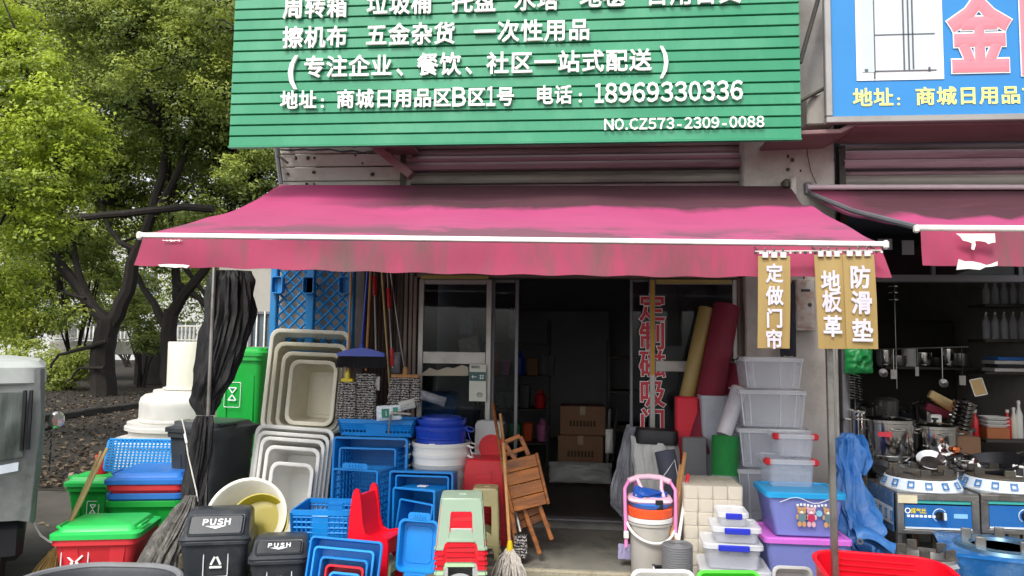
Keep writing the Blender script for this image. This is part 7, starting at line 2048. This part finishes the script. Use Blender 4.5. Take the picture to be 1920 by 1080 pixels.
# ------------------------------------------------------------------ cookware
tz = .56
xt0, xt1 = P(1600, 880, -.2).x, P(2050, 880, -.2).x
root = thing('display_table', 'dark steel table carrying the stock pots behind the gas stoves', 'table', ((xt0 + xt1) / 2, .15, 0))
MB().box(0, 0, tz - .02, xt1 - xt0, .95, .04, c=.005).build('table_top', K['iron'], root)
for sx in (-1, 1):
    for sy in (-1, 1): MB().box(sx * ((xt1 - xt0) / 2 - .05), sy * .42, (tz - .04) / 2, .05, .05, tz - .04).build('leg', K['iron'], root)
def pot(label, px0, px1, pyt, pyb, Y, m='steel', lid=True, zb=None, name='stock_pot', ear=True, straight=1.0, labelm=None):
    cx, _, w_, _ = rect(px0, pyb, px1, pyb + 1, Y); r = w_ / 2
    zt9 = P((px0 + px1) / 2, pyt, Y - r * .7).z; z0 = P((px0 + px1) / 2, pyb, Y - r * .9).z if zb is None else zb; h = zt9 - z0
    root = thing(name, label, 'pot', (cx, Y, z0))
    MB().lathe([(r * .93 * straight, 0), (r * .97 * straight, .012), (r * .98, h - .02), (r * 1.02, h - .015), (r * 1.02, h), (r * .97, h), (r * .95, h - .02), (r * .92, .02), (.001, .015)], 48).build('body', K[m], root)
    MB().lathe([(r * .985, h * .12), (r * .99, h * .13), (r * .985, h * .14)], 48, c0=False, c1=False).build('seam', K[m], root)
    if lid:
        MB().lathe([(r * 1.03, h + .001), (r * 1.03, h + .008), (r * .9, h + .016), (r * .4, h + .03), (.001, h + .033)], 48).build('lid', K[m], root)
        MB().lathe([(.012, h + .03), (.012, h + .05), (.028, h + .056), (.024, h + .066), (.001, h + .068)], 16).build('lid_knob', K['black'], root)
    if ear:
        for s_ in (-1, 1):
            MB().tube([(s_ * r * .98, -.05, h * .78), (s_ * (r + .035), -.045, h * .79), (s_ * (r + .04), .045, h * .79), (s_ * r * .98, .05, h * .78)], .007, 8).build('handle', K['steel_d'], root)
        MB().tube([(-.045, -r * .98, h * .8), (-.04, -r - .03, h * .8), (.04, -r - .03, h * .8), (.045, -r * .98, h * .8)], .006, 8).build('handle', K['steel_d'], root)
    if labelm:
        q = MB()
        for k in range(6):
            a0 = -PI / 2 - .75 + k * .09
            q.add([(math.cos(a) * r * .995, math.sin(a) * r * .995, z_) for z_ in (h * .62, h * .74) for a in (a0, a0 + .09)], [(0, 1, 3, 2)])
        q.build('paper_label', labelm, root, smooth=0)
    return root
pot('low wide steel pot under the tall shiny stock pot', 1634, 1730, 862, 886, -.1, lid=False, zb=tz)
pot('tall shiny stainless stock pot with red and white label', 1620, 1713, 790, 866, -.12, labelm=K['ink_red'])
pot('slightly smaller stainless stock pot with wire rack before it', 1716, 1794, 802, 860, -.05)
pot('steel pot with teal rim right of the smaller stock pot', 1768, 1828, 858, 892, -.3, zb=tz)
pot('low steel casserole under the smaller stock pot', 1712, 1790, 858, 884, -.02, lid=False, zb=tz)
pot('slender tall steel steamer pot beside the door post', 1592, 1624, 772, 840, -.15, lid=True)
pot('stack base pot below the slender steamer', 1590, 1628, 842, 888, -.12, lid=False, zb=tz)
# spiral of lids above the slender pot
c_ = P(1603, 742, -.2)
root = thing('lid_stack', 'hanging string of small shiny steel lids below the green bag', 'lids', (c_.x, -.2, P(1603, 748, -.2).z))
for k in range(10):
    MB().lathe([(.055, 0), (.05, .006), (.02, .012), (.001, .013)], 20, Matrix.Translation((random.uniform(-.008, .008), 0, k * .021)) @ Matrix.Rotation(rad(random.uniform(6, 16)), 4, 'Y')).build('pan_lid', K['steel'], root)
MB().tube([(0, 0, -.08), (0, 0, .5)], .003, 5).build('cord', K['alu_dark'], root)
packet('green plastic bag hanging by the cookware shop post', 1584, 650, 1636, 700, -.2, mat('green_bag', '#1f8a46', .4, .15, 5), (0, 0, 0), .14, name='green_bag', cat='bag', amp=.05, n=20)
# wok
c_ = P(1858, 872, -.55); rw = pxr(1858, -.55, 58)
Rw = Matrix.Rotation(rad(6), 4, 'X') @ Matrix.Rotation(rad(-14), 4, 'Y')
root = thing('wok', 'large blackened iron wok resting tilted on the second stove', 'wok', c_, Rw.to_euler())
MB().lathe([(.03, -.20), (rw * .4, -.18), (rw * .75, -.115), (rw * .97, 0), (rw * 1.0, .012), (rw * 1.0, .03), (rw * .96, .03), (rw * .72, -.10), (rw * .38, -.165), (.001, -.18)], 48).build('bowl', K['wok'], root)
for s_ in (-1, 1):
    MB().tube([(s_ * rw * .98, -.06, .02), (s_ * (rw + .05), -.05, .03), (s_ * (rw + .05), .05, .03), (s_ * rw * .98, .06, .02)], .009, 8).build('handle', K['iron'], root)
# white frame thing
c_ = P(1912, 885, -.75)
root = thing('tablet_stand', 'small white-framed dark panel propped at the picture edge', 'panel', c_, (rad(-15), rad(8), 0))
w_, h_ = pxr(1912, -.75, 26), pxr(1912, -.75, 26)
frame_box(-w_ / 2, w_ / 2, -h_ / 2, h_ / 2, 0, .018, .014, K['white'], 'frame', root); MB().box(0, .004, 0, w_ - .03, .004, h_ - .03).build('panel', K['black'], root)
MB().box(0, .06, -h_ / 2 - .03, .05, .12, .06, c=.01).build('foot', K['black'], root)
# stacked ladle bowls
root = thing('bowl_stack', 'tilted stack of shiny steel bowls by the back of the table', 'bowls', P(1796, 815, .35), (0, rad(14), 0))
for k in range(8):
    MB().lathe([(.05, 0), (.085, .03), (.09, .045), (.085, .045), (.05, .008), (.001, .006)], 24, Matrix.Translation((0, 0, k * .034))).build('bowl', K['steel'], root)
zsb = root.location.z
single(MB().box(0, 0, (zsb - tz) / 2, .25, .25, zsb - tz - .004, c=.01), 'support_carton', K['card'], 'brown carton supporting the tilted steel bowls', 'box', (root.location.x, .35, tz))
for i, (px, py, a, m_, lb) in enumerate(((1762, 748, 28, 'bamboo', 'tan bamboo steamer board leaning in the dark shop'), (1768, 756, 34, 'wood_pale', 'second bamboo board just below the first'), (1756, 770, 22, 'maroon_roll', 'maroon folded packet below the bamboo boards'))):
    single(MB().box(0, 0, 0, .2, .05, .07, c=.006), 'bamboo_board', K[m_], lb, 'board', P(px, py, .55), (0, rad(a), 0))
single(MB().box(0, 0, 0, .09, .08, .12, c=.006), 'white_carton', K['white'], 'small white carton under the maroon packet', 'box', P(1752, 790, .4))
single(MB().box(0, 0, (P(1765, 800, .5).z - tz) / 2, .4, .25, P(1765, 800, .5).z - tz, c=.01), 'dark_case', K['inner_dark'], 'dark case under the bamboo boards on the table', 'box', (P(1765, 800, .5).x, .5, tz))
o = single(MB().box(0, 0, 0, .1, .008, .14, c=.003), 'price_card', mat('kraft_card', '#b99a66', .7), 'tan price card propped up in front of the dark shelves', 'card', P(1834, 726, .4), (rad(-10), rad(-12), 0))
frame_box(-.055, .055, -.075, .075, -.006, .008, .006, K['ink_white'], 'border', o)
# rear shelves with bottles and trays
def rshelf(label, px0, px1, py, Y, dep=.35):
    a, b = P(px0, py, Y), P(px1, py, Y)
    return single(MB().box(0, 0, 0, b.x - a.x, dep, .03, c=.004), 'wall_shelf', K['iron'], label, 'shelf', ((a.x + b.x) / 2, Y, (a.z + b.z) / 2))
nmL = ['upper', 'middle', 'lower', 'waist-high']
for r_, (py, Y) in enumerate(((575, 1.6), (640, 1.6), (700, 1.5), (825, .9))):
    rshelf(nmL[r_] + ' dark shelf at the back right of the cookware shop', 1830, 2080, py, Y)
def bottle(label, px, py, Y, h, r, m, cap=None):
    c_ = P(px, py, Y)
    root = thing('bottle', label, 'bottle', (c_.x, Y, c_.z + .016))
    MB().lathe([(r * .9, 0), (r, .006), (r, h * .62), (r * .45, h * .78), (r * .35, h * .95), (r * .001, h * .95)], 18).build('body', K[m], root)
    MB().lathe([(r * .5, h * .9), (r * .5, h), (.001, h)], 12).build('cap', K[cap or 'white'], root)
ordn = ['first', 'second', 'third', 'fourth', 'fifth', 'sixth']
for i in range(6):
    bottle('dim clear bottle standing %s from the left on the upper back shelf' % ordn[i], 1850 + i * 17, 575, 1.5, .24, .035, 'clear', 'grey_pl')
for i in range(6):
    bottle('dim clear bottle standing %s from the left on the middle back shelf' % ordn[i], 1850 + i * 17, 640, 1.5, .28, .035, 'clear', 'steel_d')
for i, (px, m_, h_, lb) in enumerate(((1829, 'red', .26, 'red sauce bottle left of the orange box'), (1890, 'red', .26, 'red bottle right of the orange box'), (1902, 'ivory', .28, 'cream bottle at the right end of the waist-high shelf'), (1912, 'white', .34, 'tall white bottle at the far right of the waist-high shelf'))):
    bottle(lb, px, 825, .85, h_, .032, m_)
c_ = P(1864, 825, .85)
single(MB().box(0, 0, .05, .2, .16, .1, c=.006), 'orange_box', mat('orange_card', '#b0673a', .6), 'orange box on the waist-high shelf under white trays', 'box', (c_.x, .85, c_.z + .017))
for i in range(3):
    single(MB().vessel(.22, .17, .03, r=.02, tap=.85, lip=.01, lh=.008), 'white_tray', K['white'], ('lowest', 'middle', 'top')[i] + ' white tray stacked on the orange box', 'tray', (c_.x, .85, c_.z + .118 + i * .034))
for i, (py, m_, lb) in enumerate(((722, 'blue_mid', 'thin blue board box on the lower back shelf'), (735, 'white', 'thin white board box on the lower back shelf'))):
    pass
c_ = P(1895, 700, 1.45)
for i, (m_, lb) in enumerate((('white', 'flat white packet at the bottom of the lower shelf pile'), ('black_pl', 'flat black packet in the lower shelf pile'), ('white', 'second flat white packet in the lower shelf pile'), ('blue_mid', 'flat blue packet topping the lower shelf pile'))):
    single(MB().box(0, 0, .018, .42, .25, .034, c=.005), 'flat_packet', K[m_], lb, 'packet', (c_.x + .03 * (i % 2), 1.45, c_.z + .017 + i * .037))
single(MB().box(0, 0, .9, 1.2, .5, 1.8, c=.02), 'dark_cupboard', K['far_dark'], 'tall dark cupboard behind the hanging banners in the cookware shop', 'cupboard', (P(1700, 650, 2.4).x, 2.8, .18))
for i, (px, py) in enumerate(((1676, 540), (1676, 552), (1676, 565))):
    c_ = P(px, py, 1.2)
    single(MB().lathe([(.012, 0), (.05, .01), (.055, .02), (.001, .03)], 16), 'hanging_ladle', K['steel'], ('upper', 'middle', 'lower')[i] + ' small steel ladle bowl glinting in the dark shop', 'ladle', c_)
single(MB().tube([(0, 0, 0), (0, 0, -1.2)], .004, 5), 'hanging_wire', K['steel_d'], 'thin wire behind the three glinting ladles', 'wire', P(1676, 500, 1.23))

# more cookware filling the back of the right-hand shop
xt0, xt1 = P(1600, 800, .75).x, P(1830, 800, .75).x
root = thing('rear_table', 'dark rear table crowded with dim pots in the cookware shop', 'table', ((xt0 + xt1) / 2, 1.0, 0))
zr_ = P(1700, 800, .75).z
MB().box(0, 0, zr_ - .02, xt1 - xt0, .5, .04, c=.005).build('table_top', K['iron'], root)
for sx in (-1, 1):
    for sy in (-1, 1): MB().box(sx * ((xt1 - xt0) / 2 - .05), sy * .2, zr_ / 2 - .02, .05, .05, zr_ - .04).build('leg', K['iron'], root)
words_ = ['first', 'second', 'third', 'fourth', 'fifth', 'sixth', 'seventh', 'eighth']
for i, (px, w_, h_, m_, ld) in enumerate(((1634, .17, .16, 'steel', 1), (1668, .2, .22, 'steel_d', 1), (1702, .15, .12, 'wok', 0), (1733, .19, .18, 'steel', 1), (1792, .16, .10, 'steel', 0), (1815, .14, .2, 'steel_d', 1))):
    x_ = P(px, 800, .9).x; r = w_ / 2
    root = thing('cooking_pot', '%s dim cooking pot from the left on the rear table' % words_[i], 'pot', (x_, .95, zr_))
    MB().lathe([(r * .92, 0), (r * .96, .01), (r, h_ - .01), (r * 1.04, h_), (r * .97, h_), (r * .9, .015), (.001, .01)], 32).build('body', K[m_], root)
    if ld:
        MB().lathe([(r * 1.03, h_ + .001), (r * .9, h_ + .015), (.03, h_ + .035), (.001, h_ + .036)], 32).build('lid', K[m_], root)
        MB().lathe([(.008, h_ + .03), (.02, h_ + .05), (.001, h_ + .06)], 12).build('lid_knob', K['black'], root)
    for s_ in (-1, 1):
        MB().tube([(s_ * r * .98, -.03, h_ * .7), (s_ * (r + .03), -.025, h_ * .72), (s_ * (r + .03), .025, h_ * .72), (s_ * r * .98, .03, h_ * .7)], .005, 6).build('handle', K['black'], root)
rshelf('long dim shelf across the middle back wall of the cookware shop', 1650, 1830, 690, 2.2, .3)
for i in range(7):
    c_ = P(1662 + i * 24, 690, 2.1); h_ = (.18, .12, .2, .15, .1, .19, .14)[i]; r = (.09, .1, .08, .1, .09, .08, .1)[i]
    root = thing('dim_pan', '%s dim steel vessel from the left on the long back shelf' % words_[i], 'pan', (c_.x, 2.15, c_.z + .016))
    MB().lathe([(r * .8, 0), (r, h_ * .3), (r, h_), (r * .95, h_), (r * .9, .02), (.001, .012)], 28).build('body', K[('steel', 'steel_d', 'white', 'steel', 'wok', 'steel', 'steel_d')[i]], root)
# ladles and spatulas hanging from a rail
a_, b_ = P(1640, 655, .9), P(1815, 650, .9)
root = thing('utensil_rail', 'thin steel rail with hanging ladles across the dim cookware shop', 'rail', a_)
MB().tube([(0, 0, 0), b_ - a_], .006, 6).build('rod', K['steel_d'], root)
for i in range(5):
    t = a_.lerp(b_, (.08, .2, .45, .72, .93)[i]); L_ = random.uniform(.14, .34)
    u_ = thing('hanging_utensil', '%s hanging steel utensil from the left on the thin rail' % (words_ + ['ninth'])[i], 'utensil', t)
    MB().tube([(0, 0, 0), (0, .002, -L_)], .005, 6).build('handle', K['steel' if i % 2 else 'black'], u_)
    if i % 3 == 0: q = MB().lathe([(.001, 0), (.03, .004), (.042, .02), (.04, .021), (.001, .006)], 20, Matrix.Translation((0, 0, -L_ - .03)) @ Matrix.Rotation(rad(70), 4, 'X'))
    else: q = MB().box(0, 0, -L_ - .04, .06 if i % 3 == 1 else .035, .004, .09, c=.002)
    q.build('blade', K['steel_d'], u_)
# stacked frying pans and small goods crowding the front table
for i, (px, py, Y, r, lb) in enumerate(((1745, 868, -.5, .10, 'shiny shallow pan leaning between the two stoves and pots'), (1812, 874, -.42, .09, 'small steel strainer bowl beside the teal-rimmed pot'), (1655, 884, -.55, .09, 'dark small pan behind the first stove ring'))):
    c_ = P(px, py, Y)
    root = thing('frying_pan', lb, 'pan', c_, (rad(35), rad(10 * (i - 1)), 0))
    MB().lathe([(r * .7, 0), (r, .035), (r * .98, .037), (r * .68, .006), (.001, .005)], 28).build('bowl', K[('steel', 'steel', 'wok')[i]], root)
    MB().box(r + .07, 0, .03, .14, .022, .012, c=.004).build('handle', K['black'], root)
single(MB().lathe([(.001, 0), (.035, .012), (.045, .03), (.035, .05), (.001, .06)], 20), 'copper_ball', mat('copper', '#b8643a', .25, metal=.9), 'small copper coloured globe in front of the smaller stock pot', 'ornament', P(1790, 850, -.35))
# price stickers the goods carry
def price(root_label, dx, dy, dz, w_=.05, h_=.03, col='ink_white'):
    for o in bpy.data.objects:
        if o.get('label') == root_label:
            MB().box(dx, dy, dz, w_, .003, h_).build('price_sticker', K[col], o, smooth=0); return

price('wide blue crate on its side left of the red stools', 0, 0, .339, .05, .03)
price('blue mesh crate on its side in front of the big solid crate', 0, 0, .339, .04, .012)
price('top red stool of the tall stack leaning by the doorway', .02, -.115, .30, .05, .02)
price('lilac box with pink lid under the teddy bear box', -.1, -.232, .16, .05, .04)
price('putty grey bucket with white bail handle below the pink chair', .03, -.148, .2, .05, .035)
price('bright red folded foam mat standing below the gold roll', .02, -.063, .1, .05, .06)
price('upper royal blue round tub on top of the pile', .05, -.185, .08, .04, .025)
